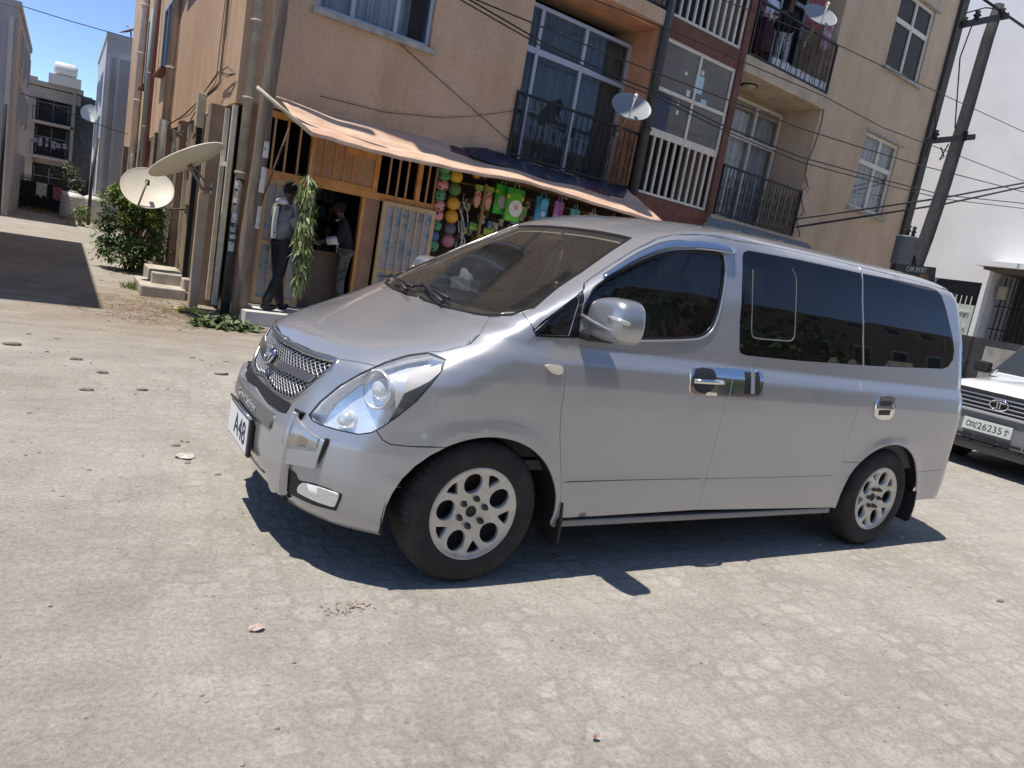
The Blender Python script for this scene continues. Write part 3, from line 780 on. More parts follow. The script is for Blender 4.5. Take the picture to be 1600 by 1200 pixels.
# --- wipers
def ws_pt(px, o): P = T(px); return P+gradG(P)*o
m = MB(); m.tube(ws_pt([(628, 451), (645, 450), (662, 450), (682, 459), (703, 471)], .016), .008, 6); m.tube(ws_pt([(662, 449), (678, 465), (693, 481)], .03), [.006, .008, .012], 6); m.build('wiper', BLACKP, VAN)
W2 = ws_pt([(662, 449), (678, 465), (693, 481)], .03)+[0, .47, 0]; W1 = ws_pt([(640, 450), (650, 450), (662, 450), (682, 459), (703, 471)], .016)+[0, .47, 0]
m = MB(); m.tube(W1, .008, 6); m.tube(W2, [.006, .008, .012], 6); m.build('wiper', BLACKP, VAN)
# --- wheels
class WD:
    def to2(s, P): return np.asarray(P)[:, (0, 2)]
    def to3(s, p):
        r = np.hypot(p[:, 0], p[:, 1])
        y = np.interp(r, [0, .03, .07, .10, .15, .19, .206, .219], [-.066, -.068, -.076, -.086, -.093, -.093, -.098, -.102])
        return np.stack([p[:, 0], y, p[:, 1]], -1)
WDm = WD()
def wnorm(P):
    N = np.tile(np.array([0, -1., 0]), (len(P), 1)); r = np.hypot(P[:, 0], P[:, 2])+1e-6
    k_ = np.interp(r, [0, .07, .15, .2, .219], [0, .10, .05, .2, .5])*-1
    N[:, 0] = P[:, 0]/r*k_; N[:, 2] = P[:, 2]/r*k_
    return N/np.linalg.norm(N, axis=1, keepdims=True)
def circ2(x, z, a, b, n=22, rot=0):
    t = np.linspace(0, 2*PI, n+1)[:-1]; p = np.stack([a*np.cos(t), b*np.sin(t)], -1)
    c_, s_ = math.cos(rot), math.sin(rot); p = p @ np.array([[c_, s_], [-s_, c_]])
    return np.stack([p[:, 0]+x, 0*t, p[:, 1]+z], -1)
NUT = mat('dark wheel nut', (.09, .075, .06), .35, .8)
def make_wheel():
    m = MB(); prof = [(.222, -.070), (.224, -.098), (.240, -.106), (.275, -.111), (.310, -.108), (.326, -.100), (.338, -.090), (.347, -.076), (.3525, -.04), (.3535, 0), (.3525, .04), (.347, .076), (.326, .10), (.275, .11), (.224, .098), (.222, .07)]
    n = 180; rings = []
    for j, (r, h) in enumerate(prof):
        ring = []
        for k in range(n):
            rr = r
            if j in (6, 7, 8) and k % 3 == 0: rr -= .006
            if j in (9,) and k % 3 == 1: rr -= .004
            if j == 5 and k % 3 == 0: rr -= .002
            a = 2*PI*k/n; ring.append(m.bm.verts.new((rr*math.cos(a), h, rr*math.sin(a))))
        rings.append(ring)
    for A, B in zip(rings[:-1], rings[1:]):
        for k in range(n): m.bm.faces.new((A[k], A[(k+1) % n], B[(k+1) % n], B[k])).smooth = True
    w = m.build('wheel', RUBBER, VAN, autosmooth=.5)
    holes = [circ2(0, 0, .028, .028, 18)]
    for k in range(5):
        a = math.radians(100-72*k); b = a-math.radians(36)
        holes.append(circ2(.146*math.cos(a), .146*math.sin(a), .051, .050, 24, a))
        tri = np.array([[.136, 0], [.152, .014], [.188, .036], [.1965, .018], [.1975, 0], [.1965, -.018], [.188, -.036], [.152, -.014]])
        cb, sb = math.cos(b), math.sin(b)
        holes.append(np.stack([tri[:, 0]*cb-tri[:, 1]*sb, 0*tri[:, 0], tri[:, 0]*sb+tri[:, 1]*cb], -1))
    rim = panel('rim', circ2(0, 0, .219, .219, 64), WDm, ALLOY, w, holes=holes, h=.018, gap=0, flange=.03, normal=wnorm)
    m = MB(); m.lathe([(.219, -.100), (.224, -.104), (.228, -.098), (.226, -.08)], 64, mat=Matrix(((1, 0, 0), (0, 0, 1), (0, 1, 0)))); m.build('rim_lip', ALLOY, w)
    m = MB(); m.lathe([(.0, -.02), (.215, -.02), (.217, -.09)], 40, mat=Matrix(((1, 0, 0), (0, 0, 1), (0, 1, 0)))); m.build('brake_drum', mat('dark brake', (.03, .028, .026), .8), w)
    m = MB(); m.lathe([(0, -.066), (.022, -.066), (.027, -.071), (.028, -.05)], 20, mat=Matrix(((1, 0, 0), (0, 0, 1), (0, 1, 0)))); m.build('hub_cap', BLACKP, w)
    for k in range(6):
        a = math.radians(20+60*k); m = MB()
        m.lathe([(.0155, -.076), (.015, -.084), (.011, -.085), (.010, -.100), (.006, -.104), (0, -.104)], 8, origin=(.068*math.cos(a), 0, .068*math.sin(a)), mat=Matrix(((1, 0, 0), (0, 0, 1), (0, 1, 0))))
        m.build('wheel_nut', NUT, w)
    return w
wh = make_wheel(); wh.location = (0, -.838, .3515)
for i, (x, y, rz, ry) in enumerate(((3.2, -.838, 0, 25), (0, .838, PI, 10), (3.2, .838, PI, 40))):
    c = copy_tree(wh, VAN); c.location = (x, y, .3515); c.rotation_euler = (0, math.radians(ry), rz)
# --- wheel wells, underbody, mud flaps, sills
for x, a, b in ((.005, .455, .40), (3.2, .465, .42)):
    for s in (1, -1):
        m = MB(); n = 20; A = []; B = []
        for k in range(n+1):
            t = math.radians(-12+204*k/n); A.append(m.bm.verts.new((x+a*math.cos(t), -.925*s, WR+b*math.sin(t)))); B.append(m.bm.verts.new((x+a*math.cos(t), -.55*s, WR+b*math.sin(t))))
        for k in range(n): m.bm.faces.new((A[k], A[k+1], B[k+1], B[k]))
        m.bm.faces.new(B); m.build('wheel_well', DARKIN, VAN)
m = MB(); m.box((1.7, 0, .35), (4.9, 1.0, .16)); m.box((1.62, 0, .33), (1.9, 1.72, .12)); m.box((-.5, 0, .5), (.5, 1.1, .4)); m.box((3.9, 0, .42), (.4, 1.4, .2)); m.build('underbody', DARKIN, VAN)
for s in (1, -1):
    m = MB(); m.bar((.47, -.905*s, .277), (2.72, -.905*s, .277), .05, .036, bev=.01); m.build('sill', mat('dusty sill', (.27, .26, .25), .55, .2), VAN)
    for x in (.475, 3.64):
        m = MB(); m.prism([(x, -.96*s, .40), (x+.01, -.965*s, .30), (x+.02, -.955*s, .185), (x+.02, -.935*s, .165), (x+.02, -.76*s, .165), (x, -.74*s, .40)], (.012, 0, 0)); m.build('mud_flap', BLACKP, VAN)
# --- cabin
m = MB(); m.box((2.1, 0, .56), (3.9, 1.7, .05)); m.build('cabin_floor', CABIN, VAN)
panel('headliner', roof_line, TOP, mat('beige headliner', (.30, .28, .25), .9), VAN, h=.12, off=-.028, flange=0, gap=-.03)
for s in (1, -1):
    m = MB(); m.box((1.60, -.868*s, .46), (2.1, .13, .04)); m.box((3.86, -.84*s, .50), (.34, .16, .04)); m.build('light_leak_block', DARKIN, VAN)  # unseen boxes added to stop sunlight falling through the hollow doors
    m = MB(); m.box((2.2, -.885*s, .86), (3.3, .02, .60)); m.build('cabin_lining', CABIN, VAN)
m = MB()
for y0 in (1,):
    pf = [(.02, 1.10), (.06, 1.175), (.30, 1.185), (.50, 1.165), (.56, 1.10), (.58, .90), (.48, .60), (.05, .60)]
    m.prism([(x, -.84, z) for x, z in pf], (0, 1.68, 0))
DASH = m.build('dashboard', mat('dark grey dashboard', (.055, .055, .055), .75, bump=.2, bscale=120), VAN, autosmooth=.5)
m = MB(); R2 = Matrix.Rotation(math.radians(-62), 3, 'Y')
m.tube([Vector((.74, -.40, 1.10))+R2 @ Vector((.19*math.cos(a), .19*math.sin(a), 0)) for a in np.linspace(0, 2*PI, 31)[:-1]], .014, 8, closed=True)
m.bar(Vector((.74, -.40, 1.10))+R2 @ Vector((-.17, 0, 0)), Vector((.74, -.40, 1.10))+R2 @ Vector((.17, 0, 0)), .05, .02); m.tube([(.74, -.40, 1.10), (.55, -.40, 1.02)], .03, 8)
m.build('steering_wheel', BLACKP, VAN)
def seat(x, y, wdt=.50):
    m = MB(); m.box((x, y, .82), (.50, wdt, .16), bev=.05)
    m.box((x+.30, y, 1.12), (.15, wdt, .62), Matrix.Rotation(math.radians(14), 3, 'Y'), bev=.05)
    m.box((x+.40, y, 1.50), (.10, wdt*.52, .18), Matrix.Rotation(math.radians(10), 3, 'Y'), bev=.035)
    m.tube([(x+.385, y-.06, 1.42), (x+.385, y-.06, 1.36)], .008, 6); m.tube([(x+.385, y+.06, 1.42), (x+.385, y+.06, 1.36)], .008, 6)
    m.box((x, y, .66), (.42, wdt*.7, .18)); return m.build('seat', SEATM, VAN, autosmooth=.7)
for x, ys in ((.98, (-.42, .42)), (1.95, (-.5, .02, .54)), (2.85, (-.5, .02, .54)), (3.45, (-.5, 0, .5))):
    for y in ys: seat(x, y)
m = MB(); m.box((.80, 0, 1.66), (.03, .22, .07), Matrix.Rotation(math.radians(-20), 3, 'Y'), bev=.012); m.tube([(.80, 0, 1.69), (.86, 0, 1.74)], .008, 6); m.build('rear_view_mirror', BLACKP, VAN)
# things riding in the van
p = on_ground(722, 452, 1.19)
TB = empty('tissue_box', (p[0]+.02, p[1], 1.186), 'small grey and white tissue box on the van dashboard behind the windscreen', 'tissue box', rz=.35)
m = MB(); m.box((0, 0, .05), (.115, .23, .10), bev=.003); m.build('box', mat('printed card', (.34, .37, .39), .6, col2=(.60, .60, .60), nscale=14, lo=.48, hi=.52), TB)
m = MB(); R_ = bmesh.ops.create_icosphere(m.bm, subdivisions=3, radius=1)
for v in R_['verts']:
    c = v.co; k_ = 1+.25*math.sin(7*c.x+3*c.y)*math.sin(5*c.z+2*c.y)
    v.co = Vector((c.x*.03*k_, c.y*.075*k_+.012*c.z, .095+max(-.2, c.z)*.075*k_*(1+.35*c.y)))
m.build('tissue', mat('white tissue', (.80, .84, .80), .8), TB, smooth=True)
BD = empty('bead_string', (.845, -.03, 1.60), 'string of amber beads hanging behind the van windscreen', 'beads')
m = MB()
for k_ in range(13): m.ball((.004*math.sin(k_*2.), 0, -.17-.0125*k_), .0075 if k_ % 4 else .011, 1)
m.build('bead', mat('amber beads', (.55, .33, .10), .3), BD)
m = MB(); m.tube([(0, 0, .06), (0, 0, -.17)], .002, 5); m.build('cord', mat('tan cord', (.35, .28, .2), .9), BD)
# ================================================================== SETTING
def ground_mat():
    m = bpy.data.materials.new('dusty ground'); m.use_nodes = True; nt = m.node_tree; b = nt.nodes['Principled BSDF']
    L = nt.links.new; N = nt.nodes.new
    tc = N('ShaderNodeTexCoord'); src = tc.outputs['Object']
    def noise(sc, det=6, rough=.6, vec=None):
        n = N('ShaderNodeTexNoise'); n.inputs['Scale'].default_value = sc; n.inputs['Detail'].default_value = det; n.inputs['Roughness'].default_value = rough
        L(vec or src, n.inputs[0]); return n.outputs[0]
    def ramp(f, a, b_, ca, cb):
        r = N('ShaderNodeValToRGB'); r.color_ramp.elements[0].position = a; r.color_ramp.elements[1].position = b_
        r.color_ramp.elements[0].color = (*ca, 1); r.color_ramp.elements[1].color = (*cb, 1); L(f, r.inputs[0]); return r.outputs[0]
    def mix(fac, a, b_, mode='MIX'):
        x = N('ShaderNodeMix'); x.data_type = 'RGBA'; x.blend_type = mode
        if isinstance(fac, float): x.inputs[0].default_value = fac
        else: L(fac, x.inputs[0])
        L(a, x.inputs[6]); L(b_, x.inputs[7]) if not isinstance(b_, tuple) else x.inputs[7].__setattr__('default_value', (*b_, 1)); return x.outputs[2]
    def math_(op, a, b_):
        x = N('ShaderNodeMath'); x.operation = op; x.use_clamp = op in ('MULTIPLY', 'ADD')
        for i, v in enumerate((a, b_)):
            if isinstance(v, (int, float)): x.inputs[i].default_value = v
            else: L(v, x.inputs[i])
        return x.outputs[0]
    dirt = ramp(noise(.55, 8), .3, .72, (.345, .315, .270), (.425, .395, .348))
    fine = ramp(noise(48, 9, .85), .36, .58, (.50, .49, .48), (1.10, 1.10, 1.10))
    blot = ramp(noise(2.1, 6, .65), .32, .66, (.86, .86, .86), (1.10, 1.10, 1.10)); c = mix(1.0, dirt, blot, 'MULTIPLY')
    # worn paving stones showing through the dust
    mp = N('ShaderNodeMapping'); mp.inputs['Scale'].default_value = (8.2, 9.4, 1); mp.inputs['Rotation'].default_value = (0, 0, .12); L(src, mp.inputs[0])
    wob = N('ShaderNodeTexNoise'); wob.inputs['Scale'].default_value = 5; L(src, wob.inputs[0])
    mv = N('ShaderNodeMix'); mv.data_type = 'VECTOR'; mv.inputs[0].default_value = .06; L(mp.outputs[0], mv.inputs[4]); L(wob.outputs[1], mv.inputs[5])
    vo = N('ShaderNodeTexVoronoi'); vo.feature = 'DISTANCE_TO_EDGE'; vo.inputs['Scale'].default_value = 1; vo.inputs['Randomness'].default_value = .55; L(mv.outputs[1], vo.inputs['Vector'])
    vc = N('ShaderNodeTexVoronoi'); vc.inputs['Scale'].default_value = 1; vc.inputs['Randomness'].default_value = .55; L(mv.outputs[1], vc.inputs['Vector'])
    sx = N('ShaderNodeSeparateXYZ'); L(src, sx.inputs[0])
    # road runs along x, its cobbles fade out in the dirt at the left and towards the houses
    g1 = N('ShaderNodeMapRange'); g1.inputs[1].default_value = -2.2; g1.inputs[2].default_value = .3; L(math_('ADD', sx.outputs[0], 0), g1.inputs[0])
    sub = N('ShaderNodeMath'); sub.operation = 'ADD'; L(sx.outputs[0], sub.inputs[0]); L(math_('MULTIPLY', noise(.8), 1), sub.inputs[1]); L(sub.outputs[0], g1.inputs[0])
    g2 = N('ShaderNodeMapRange'); g2.inputs[1].default_value = 4.4; g2.inputs[2].default_value = 3.0; L(sx.outputs[1], g2.inputs[0])
    road = math_('MULTIPLY', g1.outputs[0], g2.outputs[0])
    patch = ramp(noise(4.5, 6, .7), .40, .62, (0, 0, 0), (1, 1, 1))
    stone = ramp(vo.outputs[0], .07, .21, (0, 0, 0), (1, 1, 1))
    f = math_('MULTIPLY', math_('MULTIPLY', stone, road), math_('ADD', math_('MULTIPLY', patch, .75), .22))
    sc = ramp(noise(3.2, 3), .35, .65, (.42, .39, .35), (.58, .55, .50))
    f2 = math_('MULTIPLY', f, .66)
    c = mix(f2, c, sc)
    # reddish straw litter near the corner of the house
    vm = N('ShaderNodeVectorMath'); vm.operation = 'DISTANCE'; L(src, vm.inputs[0]); vm.inputs[1].default_value = (-.5, 7.2, 0)
    lm = N('ShaderNodeMapRange'); lm.inputs[1].default_value = 3.2; lm.inputs[2].default_value = .4; L(vm.outputs['Value'], lm.inputs[0])
    litter = math_('MULTIPLY', lm.outputs[0], ramp(noise(2.2, 6), .30, .54, (0, 0, 0), (1, 1, 1)))
    c = mix(math_('MULTIPLY', litter, .95), c, ramp(noise(30, 5), .35, .65, (.20, .14, .10), (.36, .28, .19)))
    # dark specks
    sp = ramp(noise(13, 5, .6), .655, .70, (0, 0, 0), (1, 1, 1))
    c = mix(math_('MULTIPLY', sp, .42), c, (.16, .14, .12))
    sp2 = ramp(noise(70, 3, .5), .665, .72, (0, 0, 0), (1, 1, 1))
    c = mix(math_('MULTIPLY', sp2, .5), c, (.17, .15, .13))
    wv = N('ShaderNodeMapping'); wv.inputs['Scale'].default_value = (.7, 3.6, 1); wv.inputs['Rotation'].default_value = (0, 0, .10); L(src, wv.inputs[0])
    tracks = noise(1.6, 7, .65, wv.outputs[0])
    tr = ramp(tracks, .36, .62, (.86, .85, .83), (1.04, 1.04, 1.04))
    left = math_('SUBTRACT', 1.0, road)
    c2 = mix(.8, c, tr, 'MULTIPLY'); c = mix(left, c, c2)
    joint = ramp(vo.outputs[0], .02, .09, (.985, .983, .98), (1, 1, 1)); cj = mix(1.0, c, joint, 'MULTIPLY'); c = mix(math_('MULTIPLY', road, math_('ADD', math_('MULTIPLY', patch, .7), .15)), c, cj)
    c = mix(.72, c, fine, 'MULTIPLY')
    L(c, b.inputs['Base Color']); b.inputs['Roughness'].default_value = .95; b.inputs['Specular IOR Level'].default_value = .15
    h = math_('MULTIPLY', stone, math_('MULTIPLY', road, .26))
    ah = N('ShaderNodeMath'); ah.operation = 'ADD'; L(h, ah.inputs[0]); L(noise(26, 8, .75), ah.inputs[1])
    ah2 = N('ShaderNodeMath'); ah2.operation = 'MULTIPLY_ADD'; L(tracks, ah2.inputs[0]); L(math_('MULTIPLY', left, 1.0), ah2.inputs[1]); L(ah.outputs[0], ah2.inputs[2])
    bp = N('ShaderNodeBump'); bp.inputs['Strength'].default_value = .75; bp.inputs['Distance'].default_value = .022; L(ah2.outputs[0], bp.inputs['Height']); L(bp.outputs[0], b.inputs['Normal'])
    return m
m = MB(); m.quad((-300, -300, 0), (300, -300, 0), (300, 300, 0), (-300, 300, 0)); tag(m.build('ground', ground_mat()), kind='structure')

STUCCO = mat('peach stucco', (.69, .475, .315), .92, col2=(.575, .39, .255), nscale=1.1, bump=1, bscale=48, lo=.25, hi=.75, streak=.15)
STUC2 = mat('beige stucco', (.61, .46, .32), .92, col2=(.51, .38, .265), nscale=.9, bump=.6, bscale=50, lo=.25, hi=.75, streak=.17)
ORANGEW = mat('orange painted reveal', (.50, .24, .125), .9, noise=.15, nscale=3)
MAROON = mat('dark red painted concrete', (.14, .055, .04), .8, noise=.25, nscale=4)
FRAME = mat('grey aluminium frame', (.42, .45, .50), .4, .3)
FRAMEW = mat('cream painted steel', (.62, .58, .49), .5, noise=.12, nscale=12)
PANE = mat('dark window pane', (.010, .013, .017), .05, spec=.22)
PANEC = glass_mat('clear window pane', (.90, .92, .92), .02, 1.38)
CURT = mat('pale curtain', (.46, .47, .47), .9, col2=(.24, .25, .255), nscale=3, stretch=(9, 9, .25), lo=.4, hi=.6)
CURD = mat('dark curtain', (.11, .115, .11), .9, col2=(.045, .05, .05), nscale=3, stretch=(9, 9, .25), lo=.4, hi=.6)
IRON = mat('black wrought iron', (.012, .012, .013), .5)
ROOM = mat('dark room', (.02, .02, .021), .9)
CONC = mat('grey concrete', (.36, .34, .31), .9, noise=.25, nscale=5, bump=.4, bscale=40)
DRAIN = mat('weathered drain pipe', (.34, .30, .25), .6, noise=.2, nscale=6)
ORANGE = mat('orange painted steel', (.60, .27, .075), .5, noise=.14, nscale=9)
ORANGE2 = mat('faded orange sheet', (.42, .24, .13), .65, noise=.16, nscale=6)
WOODP = mat('weathered wooden pole', (.23, .185, .14), .9, col2=(.12, .095, .07), nscale=4, stretch=(6, 6, .5), bump=.5, bscale=30)
BLK = mat('matt black', (.012, .012, .013), .8)

FA = math.radians(5); F0 = np.array([.25, 7.5, 0]); FU = np.array([math.cos(FA), math.sin(FA), 0]); FN = np.array([math.sin(FA), -math.cos(FA), 0])
def F(u, z, o=0.): return Vector(F0+FU*u+FN*o+np.array([0, 0, z]))
def fp(x, y, o=0.):
    P = on_plane(x, y, F0+FN*o, FN); return float((P-F0) @ FU), float(P[2])
class FB(MB):
    """boxes in facade coordinates: u, z, o (towards the street)"""
    def b(s, u0, u1, z0, z1, o0, o1):
        c = F((u0+u1)/2, (z0+z1)/2, (o0+o1)/2)
        R = Matrix((Vector(FU), Vector(-FN), Vector((0, 0, 1)))).transposed()
        return s.box(c, (u1-u0, abs(o1-o0), z1-z0), R)
APT = empty('apartment_building', (.25, 7.5, 0), 'peach stucco apartment building with loggias above an awninged shop', 'building')
def apt(o):  return o
def A(m, name, mt, parent=None, **k):
    return m.build(name, mt, parent or APTL, **k)
# parts are modelled in world space, so the building's empty sits at the origin of its base without rotation
APT.location = (0, 0, 0); APTL = APT
HOLES = [(.95, 2.80, 4.46, 5.95), (4.62, 7.55, 3.22, 6.30), (7.72, 10.10, 3.0, 9.6), (10.16, 13.25, 3.2, 6.23), (10.16, 13.25, 6.55, 9.4), (4.62, 7.55, 6.58, 9.4), (15.42, 17.15, 4.35, 6.25), (15.48, 17.26, 7.86, 9.72), (.95, 2.8, 7.9, 9.4)]
US = sorted({0., 18.42}|{h[0] for h in HOLES}|{h[1] for h in HOLES}); ZS = sorted({2.98, 13.}|{h[2] for h in HOLES}|{h[3] for h in HOLES})
def wallgrid(U0, U1, Z0, Z1):
    m = MB()
    us = [u for u in US if U0 <= u <= U1]
    for a, b in zip(us[:-1], us[1:]):
        for c, d in zip(ZS[:-1], ZS[1:]):
            if any(h[0] <= (a+b)/2 <= h[1] and h[2] <= (c+d)/2 <= h[3] for h in HOLES): continue
            m.quad(F(a, c), F(b, c), F(b, d), F(a, d))
    for h in HOLES:
        if not (U0 <= h[0] and h[1] <= U1): continue
        deep = -1.25 if h[1]-h[0] > 2.2 else -.16
        a, b, c, d = h
        m.quad(F(a, c), F(a, d), F(a, d, deep), F(a, c, deep)); m.quad(F(b, c), F(b, c, deep), F(b, d, deep), F(b, d))
        m.quad(F(a, d), F(b, d), F(b, d, deep), F(a, d, deep)); m.quad(F(a, c), F(a, c, deep), F(b, c, deep), F(b, c))
    return m
m = wallgrid(0, 7.72, 0, 13); m.build('front_wall', STUCCO, APT, weld=.0005)
m = wallgrid(7.72, 18.42, 0, 13)
m.quad(F(8.9, 0), F(18.42, 0), F(18.42, 2.98), F(8.9, 2.98)); m.build('front_wall', STUC2, APT, weld=.0005)
# alley side, back and roof
XA = .25; YB = 29.6
m = MB(); c0 = F(0, 2.98); m.quad((XA, 7.5, 2.93), (XA, YB, 2.93), (XA, YB, 13), (XA, 7.5, 13))
m.quad((XA, 7.5, 2.93), (XA, 7.5, 2.98), F(.3, 2.98), F(.3, 2.93)); m.quad((XA, 7.5, 2.931), (.75, 7.55, 2.931), (.75, YB, 2.931), (XA, YB, 2.931))
m.build('side_wall', STUCCO, APT)
e = F(18.42, 0); m = MB(); m.quad((e.x, e.y, 0), (e.x, YB, 0), (e.x, YB, 13), (e.x, e.y, 13)); m.quad((XA, YB, 0), (e.x, YB, 0), (e.x, YB, 13), (XA, YB, 13)); m.build('back_wall', STUC2, APT)
m = MB(); m.prism([(XA-.3, 7.2, 13), (e.x+.3, e.y-.3, 13), (e.x+.3, YB, 13), (XA-.3, YB, 13)], (0, 0, .25)); m.build('roof', CONC, APT)
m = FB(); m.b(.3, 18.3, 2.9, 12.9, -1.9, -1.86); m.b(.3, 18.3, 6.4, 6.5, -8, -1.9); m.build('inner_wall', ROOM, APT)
m = FB(); m.b(18.30, 18.62, 0, 12.9, -.12, .10); m.build('corner_strip', mat('dark corner strip', (.045, .04, .035), .7), APT)
# --- windows
def window(u0, u1, z0, z1, fm, split_u, split_z, pane, off=-.08, curt=None, bw=.055, label=None):
    m = FB(); m.b(u0, u1, z0, z0+bw, off-.03, off+.03); m.b(u0, u1, z1-bw, z1, off-.03, off+.03)
    m.b(u0, u0+bw, z0+bw, z1-bw, off-.029, off+.029); m.b(u1-bw, u1, z0+bw, z1-bw, off-.029, off+.029)
    for z in split_z: m.b(u0+bw, u1-bw, z-bw*.8, z+bw*.8, off-.031, off+.032)
    for u in split_u: m.b(u-bw*.55, u+bw*.55, z0+bw, z1-bw, off-.034, off+.036)
    w = m.build('window', fm, APT)
    m = FB(); m.b(u0+bw*.5, u1-bw*.5, z0+bw*.5, z1-bw*.5, off-.012, off-.006); m.build('pane', pane, w)
    if curt:
        m = MB(); n = int((u1-u0)/.03); pr = None
        for k in range(n+1):
            u = u0+(u1-u0)*k/n; o = off-.16+.03*math.sin(k*1.1)+.015*math.sin(k*.37)
            cur = (m.bm.verts.new(F(u, z0, o)), m.bm.verts.new(F(u, z1, o)))
            if pr: m.bm.faces.new((pr[0], cur[0], cur[1], pr[1])).smooth = True
            pr = cur
        m.build('curtain', curt, w)
    return w
w = window(.96, 2.79, 4.47, 5.94, FRAME, (1.50, 2.2), (), PANEC, curt=CURT); m = FB(); m.b(.88, 2.87, 4.38, 4.458, -.05, .09); m.build('window_sill', CONC, w)
m = FB(); m.b(2.42, 2.68, 4.53, 5.9, -.075, -.07); m.build('open_gap', BLK, w)
for z0, z1, zs, pn, cu in ((4.36, 6.24, 5.52, PANEC, CURT), (7.87, 9.71, 9.03, PANE, None)):
    u0, u1 = (15.43, 17.14) if z0 < 5 else (15.49, 17.25)
    w = window(u0, u1, z0, z1, FRAMEW, ((u0+u1)/2,), (zs,), pn, curt=cu, bw=.07); m = FB(); m.b(u0-.1, u1+.12, z0-.09, z0-.012, -.05, .09); m.build('window_sill', CONC, w)
    m = FB(); m.b(u0-.05, u1+.18, z1+.012, z1+.05, -.02, .07); m.build('drip_edge', CONC, w)
window(.96, 2.79, 7.91, 9.39, FRAME, (1.5, 2.2), (), PANE)
# loggia glazing
window(4.64, 7.5, 3.24, 6.0, FRAME, (5.25, 6.32), (5.22,), PANEC, off=-.62, curt=CURD, bw=.065)
window(10.2, 13.2, 3.22, 6.1, FRAMEW, (11.2, 12.2), (5.25,), PANEC, off=-1.0, curt=CURT, bw=.06)
window(10.2, 13.2, 6.6, 9.3, FRAME, (11.2, 12.2), (8.6,), PANE, off=-1.0)
window(4.64, 7.5, 6.7, 9.3, FRAME, (5.25, 6.32), (8.4,), PANE, off=-.62)
m = FB(); m.b(7.50, 7.56, 3.22, 6.30, -.62, .004); m.b(4.62, 7.56, 6.24, 6.296, -.62, -.02); m.build('loggia_reveal', ORANGEW, APT)
m = FB(); m.b(4.5, 7.66, 6.30, 6.56, -.6, .12); m.build('balcony_slab', STUCCO, APT)
m = FB(); m.b(10.12, 13.32, 6.212, 6.545, -1.2, .10); BS = m.build('balcony_slab', mat('cream concrete slab', (.56, .44, .30), .9, col2=(.40, .31, .22), nscale=2), APT)
m = FB(); m.b(10.1, 13.3, 3.06, 3.205, -1.2, .08); m.build('balcony_slab', STUC2, APT)
m = FB(); m.b(10.18, 13.24, 5.9, 6.228, -1.1, -1.06); m.build('loggia_reveal', STUC2, APT)
c = F(11.05, 6.22, -.45); m = MB(); m.lathe([(.17, 0), (.17, -.03), (.13, -.06), (.06, -.085), (0, -.09)], 20, origin=c); LMP = m.build('ceiling_lamp', mat('dull lamp glass', (.45, .42, .36), .3), APT)
m = MB(); m.lathe([(.19, .0), (.19, -.035), (.17, -.04)], 20, origin=c); m.build('lamp_ring', BLK, LMP)
# balcony railings
def railing(u0, u1, z0, z1, name, mt, n, scroll=True, o=.04, posts=True, rad=.007):
    m = FB(); m.b(u0, u1, z1-.03, z1+.01, o-.025, o+.025); m.b(u0, u1, z0+.03, z0+.06, o-.015, o+.015)
    if posts:
        for u in (u0+.02, u1-.02): m.b(u-.02, u+.02, z0, z1, o-.021, o+.021)
    for k in range(1, n):
        u = u0+(u1-u0)*k/n; m.b(u-rad, u+rad, z0+.05, z1-.02, o-rad, o+rad)
    if scroll:
        for k in range(0, n, 2):
            uc = u0+(u1-u0)*(k+.5)/n; w_ = (u1-u0)/n*.42
            for zc, sg in ((z0+.28, 1), (z0+.52, -1), (z0+.76, 1)):
                m.tube([F(uc+w_*(1-t*.72)*math.cos(sg*t*9+1), zc+.13*(1-t*.72)*math.sin(sg*t*9+1), o) for t in np.linspace(0, 1, 15)], .007, 4)
    return m.build(name, mt, APT)
railing(4.55, 7.58, 3.22, 4.30, 'balcony_railing', IRON, 22)
railing(10.2, 13.24, 3.22, 4.29, 'balcony_railing', IRON, 24)
railing(10.2, 13.27, 6.56, 7.68, 'balcony_railing', IRON, 16)
railing(4.6, 7.62, 6.58, 7.7, 'balcony_railing', IRON, 18)
# stair bay
m = FB(); m.b(7.66, 7.78, 3.0, 12.9, -.3, .05); m.b(9.98, 10.16, 3.0, 12.9, -.3, .05); m.b(7.78, 9.98, 6.20, 6.58, -.3, .03); m.b(7.78, 9.98, 2.6, 3.22, -.3, .03); m.b(7.78, 9.98, 9.4, 9.8, -.3, .03); m.build('stair_bay_frame', MAROON, APT)
for z0 in (3.24, 6.60):
    m = FB(); u0, u1 = 7.80, 9.96
    for k in range(11):
        u = u0+.03+(u1-u0-.06)*k/10; m.b(u-.022, u+.022, z0, z0+1.16, -.05, -.01)
    m.b(u0, u1, z0+1.13, z0+1.20, -.055, -.005); m.b(u0, u1, z0, z0+.05, -.054, -.006)
    SB = m.build('stair_railing', FRAMEW, APT)
m = FB()
for a in (7.80, 8.86, 9.90): m.b(a, a+.06, 4.44, 6.20, -.06, 0)
for z in (4.44, 5.22, 6.13): m.b(7.86, 9.90, z, z+.07, -.058, -.004)
SG = m.build('stair_window', FRAMEW, APT)
m = FB(); m.b(7.8, 9.96, 4.45, 6.2, -.036, -.03); m.build('pane', mat('reflection toned stair pane', (.105, .098, .085), .10, spec=.6, col2=(.06, .058, .052), nscale=1.2), SG)  # brownish reflection on the stair glass is put into the pane colour
m = FB(); m.b(7.8, 8.3, 4.5, 5.2, -.029, -.026); m.build('blue_panel', mat('dark blue sheet', (.02, .03, .07), .4), SG)
